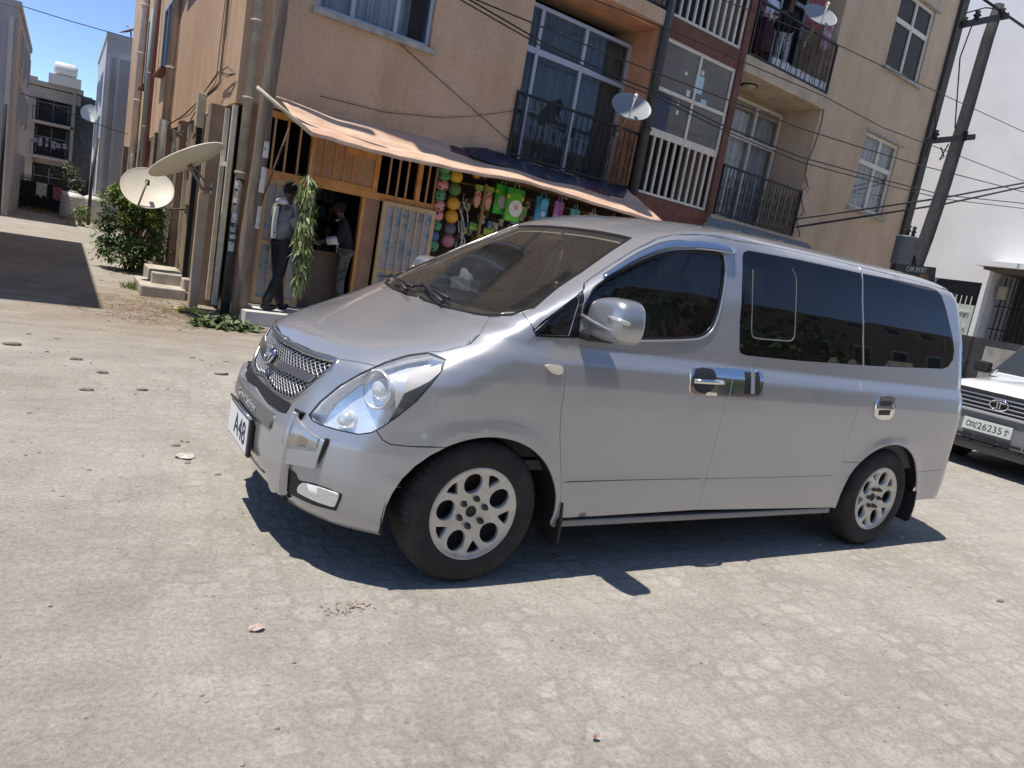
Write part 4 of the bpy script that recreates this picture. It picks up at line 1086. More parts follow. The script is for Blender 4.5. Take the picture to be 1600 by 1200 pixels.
for (u, z, w_, h_, c) in ((8.98, 5.62, .26, .34, 'p'), (9.22, 5.30, .18, .16, 'p'), (8.72, 5.38, .10, .12, 'w'), (8.55, 5.72, .08, .06, 'w'), (8.52, 4.95, .07, .09, 'w'), (9.02, 5.86, .09, .09, 'w'), (8.5, 5.12, .06, .06, 'w')):
    m = FB(); m.b(u-w_/2, u+w_/2, z-h_/2, z+h_/2, -.029, -.022); m.build('paper_sticker', mat('pale blue paper', (.38, .55, .60), .8) if c == 'p' else mat('white paper', (.6, .6, .56), .8), SG)
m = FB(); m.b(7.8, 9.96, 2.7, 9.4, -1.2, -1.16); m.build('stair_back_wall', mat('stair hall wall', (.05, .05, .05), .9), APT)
# drain pipes on the building
def pipe(pts, r, mt, clips=()):
    m = MB(); m.tube(pts, r, 10)
    for c in clips: m.tube([Vector(c)+Vector((0, 0, .02)), Vector(c)-Vector((0, 0, .02))], r*1.25, 10)
    return m.build('drain_pipe', mt, APT)
pipe([F(.13, 1.9, .12), F(.13, 9, .12)], .065, DRAIN, [F(.13, z, .12) for z in (2.0, 3.0, 4.0, 5.)])
DK = mat('dark stained pipe', (.06, .055, .05), .6, noise=.3, nscale=7)
P1 = pipe([F(.13, 0, .12), F(.13, 1.92, .12)], .066, DK)
STK = mat('torn paper stickers', (.55, .55, .56), .8, col2=(.25, .27, .33), nscale=22, lo=.45, hi=.5)
for z, h_ in ((1.83, .10), (1.62, .07), (1.38, .13), (1.22, .07), (1.12, .06), (.98, .13)):
    a0 = 3.6+.25*random.random(); m = MB()
    m.lathe([(.0685, z-h_/2), (.0685, z+h_/2)], 8, origin=F(.13, 0, .12), a0=a0, a1=a0+1.2); m.build('sticker', STK, P1)
pipe([F(7.62, 2.9, .12), F(7.62, 9, .12)], .09, mat('dark grey drain', (.05, .048, .045), .6, noise=.2), [F(7.62, 4.4, .12)])
LP = mat('pinkish plastic pipe', (.50, .42, .37), .5, noise=.12, nscale=4); RP = mat('rusty red pipe', (.22, .10, .085), .7); GP = mat('green grey pipe', (.26, .28, .24), .6)
pipe([(.15, 14.9, 3.05), (.15, 14.9, 12)], .085, LP, [(.15, 14.9, z) for z in (4.2, 6.0)])
pipe([(.15, 14.9, 0), (.15, 14.9, 3.1)], .12, DK)
pipe([(.15, 23.3, 2.6), (.15, 23.3, 12)], .10, LP, [(.15, 23.3, z) for z in (4.2, 5.6, 7)]); pipe([(.15, 23.3, 0), (.15, 23.3, 2.6)], .10, DK)
pipe([(.14, 19.6, .0), (.14, 19.6, 12)], .065, GP, [(.14, 19.6, 3.2), (.14, 19.6, 4.6)]); pipe([(.14, 18.9, .0), (.14, 18.9, 12)], .05, RP); pipe([(.14, 20.5, 2.6), (.14, 20.5, 6.4)], .04, GP)
# side windows, seen edge on
for y0, y1, z0, z1 in ((16.2, 17.8, 4.4, 5.9), (12.2, 13.8, 5.9, 7.4), (21.2, 22.4, 4.5, 6.4)):
    m = MB()
    for a, b in (((y0, z0), (y1, z0)), ((y0, z1), (y1, z1)), ((y0, z0), (y0, z1)), ((y1, z0), (y1, z1)), (((y0+y1)/2, z0), ((y0+y1)/2, z1))): m.bar((.235, a[0], a[1]), (.235, b[0], b[1]), .06, .06)
    w = m.build('window', FRAME, APT); m = MB(); m.quad((.246, y0, z0), (.246, y1, z0), (.246, y1, z1), (.246, y0, z1)); m.build('pane', PANE, w)
    m = MB(); m.box((.17, (y0+y1)/2, z0-.05), (.2, y1-y0+.2, .06)); m.build('window_sill', MAROON, w)
# ground floor of the alley side: pilasters, shutters
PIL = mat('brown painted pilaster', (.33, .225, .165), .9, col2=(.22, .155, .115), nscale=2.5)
SHUT = mat('faded yellow steel door', (.46, .39, .24), .6, col2=(.33, .27, .16), nscale=5, stretch=(1, 14, .5))
SHG = mat('grey green boards', (.34, .33, .27), .8, col2=(.22, .20, .16), nscale=5, stretch=(1, 14, .5))
m = MB(); m.quad((.42, 7.55, 0), (.42, YB, 0), (.42, YB, 2.93), (.42, 7.55, 2.93)); m.build('side_ground_wall', mat('brown ground floor wall', (.24, .19, .14), .9, noise=.2, nscale=3), APT)  # brown wall behind the shutters
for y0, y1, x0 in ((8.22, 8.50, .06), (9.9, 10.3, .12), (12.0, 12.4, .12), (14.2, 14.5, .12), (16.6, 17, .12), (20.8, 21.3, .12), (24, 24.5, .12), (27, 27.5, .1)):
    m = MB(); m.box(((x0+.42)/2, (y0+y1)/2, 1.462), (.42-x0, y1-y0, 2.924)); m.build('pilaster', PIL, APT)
m = MB(); m.box((.0, 7.72, .82), (.12, .20, 1.64), bev=.01); m.build('corner_post', mat('pale concrete post', (.42, .33, .25), .9, noise=.15, nscale=4), APT)
for y0, y1, mt in ((7.56, 8.22, SHUT), (8.52, 9.88, SHG), (10.32, 11.98, SHUT), (12.42, 14.18, SHG), (17.1, 18.7, SHUT), (21.4, 23.0, SHG), (24.6, 26.8, SHUT)):
    m = MB(); n = max(3, int((y1-y0)/.11)); pr = None
    for k in range(n+1):
        y = y0+(y1-y0)*k/n; x = .30+(.035 if k % 2 else 0)
        cur = (m.bm.verts.new((x, y, .1)), m.bm.verts.new((x, y, 2.92)))
        if pr: m.bm.faces.new((pr[0], cur[0], cur[1], pr[1]))
        pr = cur
    s_ = m.build('shutter', mt, APT)
    m = MB(); m.box((.27, y0+.05, 1.5), (.06, .07, 2.8)); m.box((.27, y1-.05, 1.5), (.06, .07, 2.8)); m.box((.272, (y0+y1)/2, 2.1), (.05, y1-y0-.18, .06)); m.build('shutter_frame', FRAMEW, s_)
# --- shop front in the ground floor
SHOP = empty('street_shop', (0, 0, 0), 'small orange steel street shop with barred openings, painted door leaf and dark doorway', 'shop')
def S(m, name, mt, parent=None, **k): return m.build(name, mt, parent or SHOP, **k)
OCH = mat('ochre wall', (.34, .195, .12), .85, noise=.15, nscale=4)
m = FB(); m.b(.22, .50, .0, 2.97, -.05, .02); S(m, 'column', OCH); m = FB(); m.b(2.08, 2.32, .2, 2.03, -.02, .025); S(m, 'column', OCH)
m = FB()
m.b(.50, 3.42, 2.03, 2.14, -.04, .03); m.b(.50, 3.42, 2.86, 2.95, -.04, .03); m.b(1.12, 1.19, 2.14, 2.86, -.035, .035); m.b(2.16, 2.24, 2.14, 2.86, -.035, .035); m.b(2.02, 2.075, .2, 2.03, -.04, .035); m.b(2.92, 3.0, 2.14, 2.86, -.03, .03)
S(m, 'lintel_frame', ORANGE)
FOB = mat('faded orange bars', (.52, .30, .16), .6)
for u in (.56, .75, .94, 2.42, 2.58, 2.74, 3.12, 3.26): m = FB(); m.b(u, u+.026, 2.14, 2.86, -.02, .01); S(m, 'window_bar', FOB)
m = FB(); m.b(1.19, 2.16, 2.14, 2.86, -.02, .0); FPN = S(m, 'panel', ORANGE2)
m = FB()
for u in (1.33, 1.50, 1.66, 1.80): m.b(u, u+.022, 2.14, 2.80, .0, .02)
m.b(1.66, 2.16, 2.62, 2.86, .0, .025); m.b(1.19, 2.16, 2.14, 2.19, 0, .022); S(m, 'panel_bar', ORANGE, FPN)
m = FB(); m.b(1.74, 2.04, 2.74, 2.83, .026, .04); S(m, 'panel_latch', mat('deep orange plate', (.45, .16, .05), .5), FPN)
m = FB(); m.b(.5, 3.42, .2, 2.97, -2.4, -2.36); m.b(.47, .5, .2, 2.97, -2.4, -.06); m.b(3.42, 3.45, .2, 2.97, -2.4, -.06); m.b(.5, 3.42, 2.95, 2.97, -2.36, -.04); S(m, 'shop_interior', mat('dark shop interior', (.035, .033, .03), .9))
m = FB(); m.b(1.22, 1.98, .2, 1.06, -.32, -.22); m.b(1.18, 2.02, 1.06, 1.10, -.60, -.18); S(m, 'counter', mat('brown counter', (.20, .145, .105), .8, noise=.15, nscale=4))
PKM = [mat('shelf packet', c_, .6) for c_ in ((.20, .17, .12), (.10, .12, .16), (.16, .06, .05), (.22, .20, .18))]
for k in range(4):
    for j in range(9):
        u = 1.15+j*.13+.03*random.random(); h_ = .14+.12*random.random()
        m = FB(); m.b(u, u+.10, 1.0+k*.30, 1.0+k*.30+h_, -1.9, -1.75); S(m, 'shelf_packet', PKM[(k*3+j) % 4])
# painted glass door leaves
def painted(name):
    m = bpy.data.materials.new(name); m.use_nodes = True; nt = m.node_tree; b = nt.nodes['Principled BSDF']; L = nt.links.new; N = nt.nodes.new
    tc = N('ShaderNodeTexCoord'); n = N('ShaderNodeTexNoise'); n.inputs['Scale'].default_value = 4.2; n.inputs['Detail'].default_value = 9; n.inputs['Roughness'].default_value = .7; L(tc.outputs['Object'], n.inputs[0])
    r = N('ShaderNodeValToRGB'); cr = r.color_ramp; cr.elements[0].position = .36; cr.elements[0].color = (.10, .16, .24, 1); cr.elements[1].position = .50; cr.elements[1].color = (.36, .38, .40, 1)
    e = cr.elements.new(.44); e.color = (.20, .30, .36, 1); e = cr.elements.new(.60); e.color = (.42, .34, .29, 1); e = cr.elements.new(.70); e.color = (.40, .20, .16, 1)
    L(n.outputs[0], r.inputs[0]); L(r.outputs[0], b.inputs['Base Color']); b.inputs['Roughness'].default_value = .25; return m
PAINTD = painted('painted frosted glass')
CREAMB = mat('pale orange door frame', (.55, .37, .20), .6, noise=.12, nscale=8)
def leaf(u0, u1, z0, z1, o, zs, bars):
    m = FB(); w_ = .07
    m.b(u0, u1, z0, z0+w_*1.4, o-.02, o+.02); m.b(u0, u1, z1-w_, z1, o-.02, o+.02); m.b(u0, u0+w_, z0+w_*1.4, z1-w_, o-.02, o+.02); m.b(u1-w_, u1, z0+w_*1.4, z1-w_, o-.02, o+.02)
    for z in zs: m.b(u0+w_, u1-w_, z, z+.06, o-.019, o+.019)
    d = S(m, 'door', CREAMB)
    m = FB(); m.b(u0+.03, u1-.03, z0+.05, z1-.03, o-.008, o-.002); S(m, 'painted_pane', PAINTD, d)
    m = FB()
    for k in range(1, bars+1):
        u = u0+w_+(u1-u0-2*w_)*k/(bars+1); m.b(u-.011, u+.011, z0+.08, z1-w_*.8, o+.02, o+.038)
    S(m, 'door_bar', CREAMB, d); return d
leaf(.50, 1.20, .2, 2.03, -.02, (1.08,), 3)
leaf(2.34, 3.30, .22, 2.04, .10, (.92,), 5)
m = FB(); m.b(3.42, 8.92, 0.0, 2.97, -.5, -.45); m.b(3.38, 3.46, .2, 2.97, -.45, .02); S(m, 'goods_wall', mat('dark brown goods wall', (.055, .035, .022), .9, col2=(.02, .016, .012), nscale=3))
m = FB(); m.b(3.46, 8.9, 2.80, 2.88, -.45, .0); m.b(3.46, 8.9, 2.60, 2.63, -.2, -.17); S(m, 'hanging_rail', mat('brown wood rail', (.16, .09, .05), .8))
for k in range(40):
    u = 3.75+k*.13+.05*random.random(); z = 2.42-.30*(k % 3)-.1*random.random()
    m = FB(); m.b(u, u+.09, z-.2, z, -.44, -.36); S(m, 'packet', mat('small packets', [(.10, .12, .05), (.16, .10, .05), (.05, .06, .07), (.20, .16, .11), (.07, .10, .12)][k % 5], .5))
rq = random.Random(12)
PRN = [mat('printed packet', a_, .4, col2=b_, nscale=17, lo=.45, hi=.52) for a_, b_ in (((.50, .40, .06), (.08, .20, .05)), ((.45, .08, .07), (.55, .50, .42)), ((.08, .16, .38), (.50, .52, .55)), ((.40, .36, .30), (.12, .08, .05)), ((.10, .30, .12), (.50, .48, .10)))]
for k in range(46):
    u = 3.92+1.15*rq.random() if k % 2 else 5.0+3.4*rq.random(); z = 1.35+1.15*rq.random() if k % 2 else 2.2+.4*rq.random()
    m = FB(); w_ = .06+.06*rq.random(); m.b(u, u+w_, z-w_*1.4, z, -.28+.2*rq.random(), -.05); S(m, 'packet', PRN[k % 5])
# shop plinth
m = FB(); m.b(.18, 3.6, 0, .19, -.45, .92); tag(m.build('plinth_slab', mat('worn pale concrete', (.55, .53, .49), .9, noise=.12, nscale=4, bump=.3)), 'pale concrete slab in front of the shop doorway', 'slab')
# --- awning
AWN = empty('awning', (0, 0, 0), 'long faded pink sheet awning over the shop goods', 'awning')
fe = [fp(487, 208, 1.0), fp(560, 228, 1.0), fp(640, 249, 1.0), fp(720, 265, 1.0), fp(812, 281, 1.0), fp(880, 301, 1.0), fp(960, 326, 1.0), fp(1040, 351, 1.0)]
be = [fp(430, 150, .04), fp(520, 182, .04), fp(600, 200, .04), fp(680, 219, .04), fp(760, 245, .04), fp(830, 262, .04), fp(900, 277, .04), fp(985, 297, .04)]
AWM = mat('faded pink sheet', (.66, .47, .345), .8, col2=(.54, .34, .24), nscale=1.6, stretch=(1, 5, 5), lo=.42, hi=.6)
m = MB(); nU, nV = 90, 14; grid = []
for i in range(nU+1):
    t = i/nU*(len(fe)-1); k = min(int(t), len(fe)-2); f_ = t-k
    a = [be[k][q]*(1-f_)+be[k+1][q]*f_ for q in (0, 1)]; b = [fe[k][q]*(1-f_)+fe[k+1][q]*f_ for q in (0, 1)]
    row = []
    for j in range(nV+1):
        s = j/nV; u = a[0]*(1-s)+b[0]*s; z = a[1]*(1-s)+b[1]*s
        z += -.03*math.sin(s*PI)+.004*math.sin(i*.9+3*s)*s+.006*math.sin(i*.23+1)*s+.018*math.sin(i*.33+s*5)*math.sin(s*PI)+(.03*math.sin(s*PI*3) if s < .9 else 0)*math.exp(-((u-1.6)/1.6)**2)
        row.append(m.bm.verts.new(F(u, z, .04+.96*s)))
    grid.append(row)
for i in range(nU):
    for j in range(nV): m.bm.faces.new((grid[i][j], grid[i+1][j], grid[i+1][j+1], grid[i][j+1])).smooth = True
for i in range(nU):
    a, b = grid[i][nV].co, grid[i+1][nV].co; m.quad(a, b, b-Vector((0, 0, .035)), a-Vector((0, 0, .035)))
AC = m.build('canvas', AWM, AWN); md = AC.modifiers.new('s', 'SOLIDIFY'); md.thickness = .012
m = MB()
m.tube([F(*fp(735, 272, .97), .97), F(*fp(780, 262, .8), .8), F(*fp(812, 268, .9), .9)], .012, 6)
def frod(a, b, oa, ob, r): m.tube([F(*fp(*a, oa), oa), F(*fp(*b, ob), ob)], r, 8)
m.bm.clear(); frod((401, 136), (490, 212), .80, 1.03, .026); m.build('awning_pole', mat('bleached bamboo pole', (.48, .42, .33), .7, noise=.2, nscale=8), AWN)
m = MB(); frod((452, 200), (378, 395), .8, .45, .014); m.build('awning_stay', mat('dark red stay', (.10, .045, .035), .7), AWN)
m = MB()
for uu in (1.9, 3.6, 5.3, 7.0): m.tube([F(uu, 2.92, .02), F(uu, 2.66, .95)], .02, 6)
m.build('awning_rafter', mat('brown wood rafter', (.16, .10, .06), .8), AWN)
# crumpled tarps lying on the awning
def tarp(name, px, o0, mt, label, seed, amp=.05, rows=10):
    rnd = random.Random(seed); up = [fp(x, y, o0[0]) for x, y in px[0]]; lo_ = [fp(x, y, o0[1]) for x, y in px[1]]
    m = MB(); n = 60; gr = []
    ph = [rnd.random()*6 for _ in range(6)]
    def at(L, t):
        t *= len(L)-1; k = min(int(t), len(L)-2); f_ = t-k; return L[k][0]*(1-f_)+L[k+1][0]*f_, L[k][1]*(1-f_)+L[k+1][1]*f_
    for i in range(n+1):
        a, b = at(up, i/n), at(lo_, i/n); r = []
        for j in range(rows+1):
            s = j/rows; e_ = math.sin(s*PI)*(.35+.65*math.sin(i/n*PI))
            d = amp*(math.sin(i*.7+ph[0]+s*4)+.7*math.sin(i*1.7+ph[1]-s*6)+.6*math.sin(i*.31+ph[2]+9*s))*e_
            r.append(m.bm.verts.new(F(a[0]*(1-s)+b[0]*s+d*.3, a[1]*(1-s)+b[1]*s+abs(d)*.8+.04*e_, o0[0]*(1-s)+o0[1]*s+d*.5+.05*e_)))
        gr.append(r)
    for i in range(n):
        for j in range(rows): m.bm.faces.new((gr[i][j], gr[i+1][j], gr[i+1][j+1], gr[i][j+1])).smooth = True
    o = m.build(name, mt); tag(o, label, 'tarp'); md = o.modifiers.new('s', 'SOLIDIFY'); md.thickness = .006; return o
NAVY = mat('dark navy tarp', (.018, .022, .045), .45, noise=.3, nscale=5)
tarp('tarp', ([(722, 230), (760, 232), (800, 247), (860, 266), (915, 279), (978, 293)], [(735, 243), (775, 258), (820, 272), (870, 286), (930, 299), (975, 309)]), (.06, .42), NAVY, 'crumpled dark navy tarp heaped on the awning under the loggia', 3)
tarp('tarp', ([(700, 226), (740, 238), (790, 255)], [(705, 236), (745, 252), (800, 268)]), (.05, .35), mat('dull maroon cloth', (.14, .06, .06), .9, noise=.2, nscale=6), 'dull maroon cloth at the left end of the navy tarp', 5, .03)
tarp('tarp', ([(880, 288), (920, 292), (950, 299)], [(885, 300), (925, 306), (955, 312)]), (.25, .5), mat('dark red sacking', (.16, .045, .045), .9, noise=.2, nscale=6), 'small dark red cloth lying on the right end of the navy tarp', 9, .03)
tarp('tarp', ([(1104, 338), (1160, 352), (1235, 373), (1262, 380)], [(1098, 362), (1170, 378), (1240, 392), (1270, 398)]), (.10, .9), mat('grey canvas', (.22, .22, .22), .9, noise=.12, nscale=3), 'grey canvas sheet stretched below the right lower balcony', 13, .02)
# ================================================================== THINGS AROUND
# --- leaning wooden pole at the shop corner
b = Vector(on_plane(372, 487, (0, 6.95, 0), (0, 1, 0))); t = Vector(on_plane(440, 0, (0, 6.95, 0), (0, 1, 0))); b.z = 0
d = (t-b); top = b+d*1.9
UP = empty('utility_pole', b, 'leaning weathered wooden pole with torn white posters at the shop corner', 'pole')
m = MB(); pts = [(top-b)*k/14 for k in range(15)]
m.tube([p+Vector((.012*math.sin(i*2.1), .012*math.cos(i*1.7), 0)) for i, p in enumerate(pts)], [.108-.035*k/14 for k in range(15)], 14); m.build('shaft', WOODP, UP)
PPR = mat('torn white posters', (.62, .61, .59), .85, col2=(.16, .13, .10), nscale=9, lo=.42, hi=.47)
dd = d.normalized(); R_ = dd.to_track_quat('Z', 'Y').to_matrix()
for z, h_, a0, w_ in ((1.95, .34, 3.3, 1.3), (1.45, .30, 3.5, 1.2), (2.35, .22, 3.2, .8)):
    m = MB(); m.lathe([(.117, z-h_/2), (.116, z), (.115, z+h_/2)], 10, mat=R_, a0=a0, a1=a0+w_); m.build('poster', PPR, UP)
# --- satellite dishes
DISH = mat('cream dish metal', (.60, .55, .45), .5, noise=.06, nscale=5); DISHG = mat('grey dish metal', (.25, .265, .28), .5, .1); STEEL = mat('dull galvanised steel', (.22, .21, .19), .5, .5)
def dish(c, n, r, up, mt, label, arm_len=.6, mount=None, ell=1.0, armroll=0, grp='satellite dishes', feed=True, bowl=.16):
    n = Vector(n).normalized(); u = Vector(up); u = (u-n*u.dot(n)).normalized(); s = u.cross(n); M = Matrix((s, u, n)).transposed()
    T_ = empty('satellite_dish', c, label, 'satellite dish', grp)
    m = MB(); prof = [(.001, 0)]+[(r*k/9, bowl*r*(k/9)**2) for k in range(1, 10)]+[(r*1.012, bowl*r+.004), (r*1.01, bowl*r-.014)]+[(r*k/9, bowl*r*(k/9)**2-.014) for k in range(9, 0, -1)]+[(.001, -.014)]
    m.lathe(prof, 44, mat=M @ Matrix.Diagonal((ell, 1, 1)).to_3x3()); m.build('reflector', mt, T_)
    if feed:
        m = MB(); f_ = M @ Vector((0, -r*.12, r*arm_len)); e0 = M @ Vector((0, -r*.98, bowl*r)); m.tube([e0, f_], .014, 6); m.build('feed_arm', STEEL if mt is DISH else FRAMEW, T_)
        m = MB(); m.bar(f_, f_+M @ Vector((0, .02, -.10)), .06, .06, bev=.015); m.build('receiver', FRAMEW if mt is DISHG else BLK, T_)
    if mount is not None:
        m = MB(); mv = Vector(mount)-Vector(c); back = M @ Vector((0, 0, -.10)); m.tube([M @ Vector((0, 0, -.01)), back], .03, 8); m.tube([back, back*.5+mv*.5+Vector((0, 0, -.12)), mv], .019, 8)
        m.tube([back+M @ Vector((0, .12, .06)), mv*.6+back*.4], .012, 6); m.box(mv, (.05, .14, .16)); m.build('mount', STEEL, T_)
    return T_
pA = on_plane(295, 256, (0, 7.2, 0), (0, 1, 0)); pB = on_plane(230, 297, (0, 9.4, 0), (0, 1, 0))
dish(pA, (-.50, .26, .83), .50, (0, -1, .3), DISH, 'big cream dish tilted to the sky on a bracket near the corner pipe', mount=(.10, 7.62, 1.72), feed=False, bowl=.13)
dish(pB, (-.05, -.80, .60), .375, (.25, 0, 1), DISH, 'round cream dish facing the street above the bush', mount=(.1, 10.0, 1.35), arm_len=.75)
pc = F(*fp(986, 168, .55), .55); pm = F(*fp(962, 206, .05), .05)
dish(pc, (-.35, -.72, .62), .33, (.15, 0, 1), DISHG, 'grey dish beside the dark drain pipe at the left loggia', mount=pm, arm_len=1.0, ell=1.12, bowl=.1)
pd = F(*fp(1281, 25, .5), .5); pm2 = F(*fp(1254, 68, .05), .05)
dish(pd, (-.30, -.70, .64), .34, (.15, 0, 1), DISHG, 'grey dish fixed to the railing of the upper right balcony', mount=pm2, arm_len=1.0, ell=1.12, bowl=.1)
# --- meter post with wires by the alley side
T_ = empty('meter_post', (.02, 8.9, 0), 'dark service post with a bundle of wires against the alley wall', 'post')
m = MB(); m.box((0, 0, 1.3), (.07, .08, 2.6)); m.build('post', BLK, T_)
m = MB(); m.box((-.01, 0, 2.85), (.12, .17, .5), bev=.01); m.build('meter_box', mat('yellowed plastic', (.50, .44, .30), .6, noise=.2), T_)
m = MB(); rn = random.Random(4)
for k in range(9):
    y1 = .3+rn.random()*6; m.tube([(0, 0, 3.05), (.05, y1*.4, 2.55+rn.random()*.5), (.16, y1, 2.75+.3*rn.random())], .008, 4)
for k in range(6): m.tube([(.18, -.15-.06*k, 8), (.17, -.1-.05*k, 5.2), (.16+.02*k, -.2*math.sin(k), 3.3), (0, .05, 3.0)], .006, 4)
for k in range(5): m.tube([(0, 0, 3.1), (.10+.05*rn.random(), -.3, 3.35+.15*rn.random()), (.16, -.9, 3.25+.2*rn.random()), (.2, -1.3, 3.3)], .006, 4)
m.build('wiring', mat('brown dusty wires', (.10, .075, .06), .8), T_)
# --- steps in the alley
T_ = empty('concrete_steps', (-.2, 9.2, 0), 'low worn concrete steps up to an alley door', 'steps')
STP = mat('dusty concrete step', (.44, .40, .33), .92, noise=.2, nscale=4, bump=.5)
m = MB(); m.box((-.10, -.05, .08), (.62, 1.3, .16), bev=.02); m.build('lower_step', STP, T_)
m = MB(); m.box((.02, .45, .20), (.50, 1.4, .26), bev=.02); m.build('upper_step', STP, T_)
m = MB(); m.box((.24, -.45, .22), (.14, .28, .20), bev=.02); m.build('end_block', STP, T_)
# --- leaves
def leaf_mat(name, c1, c2, sc=3):
    m = mat(name, c1, .55, col2=c2, nscale=sc, lo=.35, hi=.65); b = m.node_tree.nodes['Principled BSDF']
    b.inputs['Subsurface Weight'].default_value = 0; return m
def leafquad(m, p, d, n, L, W, fold=.25):
    d = Vector(d).normalized(); n = Vector(n); s = d.cross(n)
    if s.length < 1e-3: s = d.orthogonal()
    s.normalize(); n = s.cross(d); p = Vector(p)
    a = m.bm.verts.new(p); b = m.bm.verts.new(p+d*L*.45+s*W+n*W*fold); c = m.bm.verts.new(p+d*L-n*L*.12); e = m.bm.verts.new(p+d*L*.45-s*W+n*W*fold); f = m.bm.verts.new(p+d*L*.5)
    m.bm.faces.new((a, b, f)); m.bm.faces.new((b, c, f)); m.bm.faces.new((c, e, f)); m.bm.faces.new((e, a, f))
def bush(name, loc, w, h, nl, label, cat, mt, seed, leafL=.09, stems=9, lobes=14):
    rn = random.Random(seed); T_ = empty(name, loc, label, cat); m = MB(); ms = MB()
    cl = []
    for k in range(lobes):
        a = rn.random()*2*PI; r = rn.random()**.6; z = .12+.88*rn.random()
        rad = w*(1-.55*max(0, z-.45))
        cl.append((Vector((r*rad*math.cos(a), r*rad*math.sin(a), z*h)), (.10+.16*rn.random())*w*1.6))
    for c, rr in cl[:stems]: ms.tube([(rn.uniform(-.08, .08), rn.uniform(-.08, .08), 0), c*.5+Vector((0, 0, .05*h)), c], [.016, .011, .005], 5)
    for k in range(nl):
        c, rr = cl[rn.randrange(len(cl))]
        v = Vector((rn.gauss(0, 1), rn.gauss(0, 1), rn.gauss(0, 1))).normalized()*rr*rn.random()**.33
        p = c+v
        if p.z < .02: continue
        dr = (v.normalized()+Vector((rn.uniform(-.6, .6), rn.uniform(-.6, .6), rn.uniform(-.5, .3))))
        leafquad(m, p, dr, (rn.uniform(-.5, .5), rn.uniform(-.5, .5), 1), leafL*rn.uniform(.6, 1.25), leafL*rn.uniform(.18, .3))
    m.build('foliage', mt, T_); ms.build('stem', mat('woody stems', (.12, .09, .06), .9), T_); return T_
GL = leaf_mat('sunlit shrub leaves', (.26, .34, .06), (.10, .17, .04), 2.2)  # sunlight on the shrub top put into a paler leaf colour
GD = leaf_mat('deep green shrub leaves', (.115, .19, .05), (.04, .08, .025), 2.4)
bush('shrub', (-.50, 12.1, 0), .56, 1.5, 6500, 'bushy green shrub at the alley wall below the round dish', 'shrub', GD, 11, .085, 14, 60)
bush('shrub', (-.62, 11.85, .80), .40, .85, 1900, 'sunlit top of the shrub by the alley wall, light put into its yellow green leaves', 'shrub', GL, 12, .085, 8, 22)  # lit top of the same shrub, its sunlight carried by the leaf colour
bush('plant', (-1.12, 25, 0), .35, .6, 260, 'small light green plant beside the water tanks', 'plant', GL, 14, .13, 5, 8)
bush('plant', (-1.5, 31.5, .8), .55, 1.2, 380, 'thin pale tree top behind the water tanks', 'plant', leaf_mat('dusty leaves', (.16, .17, .07), (.08, .09, .04)), 15, .16, 6, 9)
# grass tufts
def tuft(loc, r, n, h, label, seed, mt=None):
    rn = random.Random(seed); m = MB()
    for k in range(n):
        a = rn.random()*2*PI; q = r*rn.random()**.7; p = Vector((q*math.cos(a), q*math.sin(a)*.8, 0)); d = Vector((rn.gauss(0, .45), rn.gauss(0, .45), 1)).normalized()
        L = h*rn.uniform(.5, 1.2); s = d.orthogonal().normalized()*.006
        e_ = p+d*L*.55; f_ = p+d*L+Vector((d.x*L*.5, d.y*L*.5, -.12*L))
        m.quad(p-s, p+s, e_+s*.8, e_-s*.8); m.poly([e_-s*.8, e_+s*.8, f_])
    o = m.build('grass_tuft', mt or GL); o.location = loc
    tag(o, label, 'grass') if n == 130 else tag(o, kind='stuff')
tuft(on_ground(212, 452), .22, 130, .16, 'grass tuft left of the concrete steps', 1)
for i, (x, y, lb) in enumerate(((38, 327, 'low weeds at the left foot of the dark fence'), (70, 334, 'low weeds left of the water tanks'), (120, 346, 'low weeds in front of the water tanks'), (160, 352, 'low weeds between the tanks and the shrub'))): tuft(on_ground(x, y), .9, 160, .22, lb, 20+i, leaf_mat('dry weeds', (.26, .23, .09), (.12, .13, .05)))
# heap of cut greenery, yellow scraps, rubble
def heap(name, c, r, n, L, mt, label, cat, seed, h=.10):
    rn = random.Random(seed); m = MB()
    for k in range(n):
        a = rn.random()*2*PI; q = rn.random()**.6; p = Vector((c[0]+r[0]*q*math.cos(a), c[1]+r[1]*q*math.sin(a), .01+h*(1-q)*rn.random()))
        leafquad(m, p, (rn.gauss(0, 1), rn.gauss(0, 1), rn.gauss(.1, .25)), (rn.gauss(0, .4), rn.gauss(0, .4), 1), L*rn.uniform(.5, 1.3), L*rn.uniform(.1, .28))
    return tag(m.build(name, mt), label, cat)
g = on_ground(350, 511); heap('leaf_heap', g, (.42, .26), 420, .16, leaf_mat('wilting cut leaves', (.14, .18, .07), (.06, .09, .03)), 'heap of wilting cut leaves on the ground before the slab', 'leaf heap', 31, .12)
g = on_ground(298, 488); heap('peel_scraps', g, (.22, .20), 90, .12, mat('yellow peel', (.62, .58, .14), .7, noise=.25, nscale=9), 'yellow scraps scattered at the foot of the corner post', 'scraps', 32, .05)
STN = mat('dusty stone', (.34, .30, .25), .95, noise=.25, nscale=6, bump=.5)
def rock(loc, r, label, mt=STN, sc=(1, .8, .5), seed=0, name='stone'):
    rn = random.Random(seed); m = MB(); m.ball((0, 0, r*sc[2]*.6), r, 2, sc)
    for v in m.bm.verts: v.co *= 1+.25*rn.uniform(-1, 1)
    o = m.build(name, mt); o.location = loc; tag(o, label, 'stone', 'stones on the dirt'); return o
DST = mat('dark clod', (.20, .175, .145), .95, noise=.2)
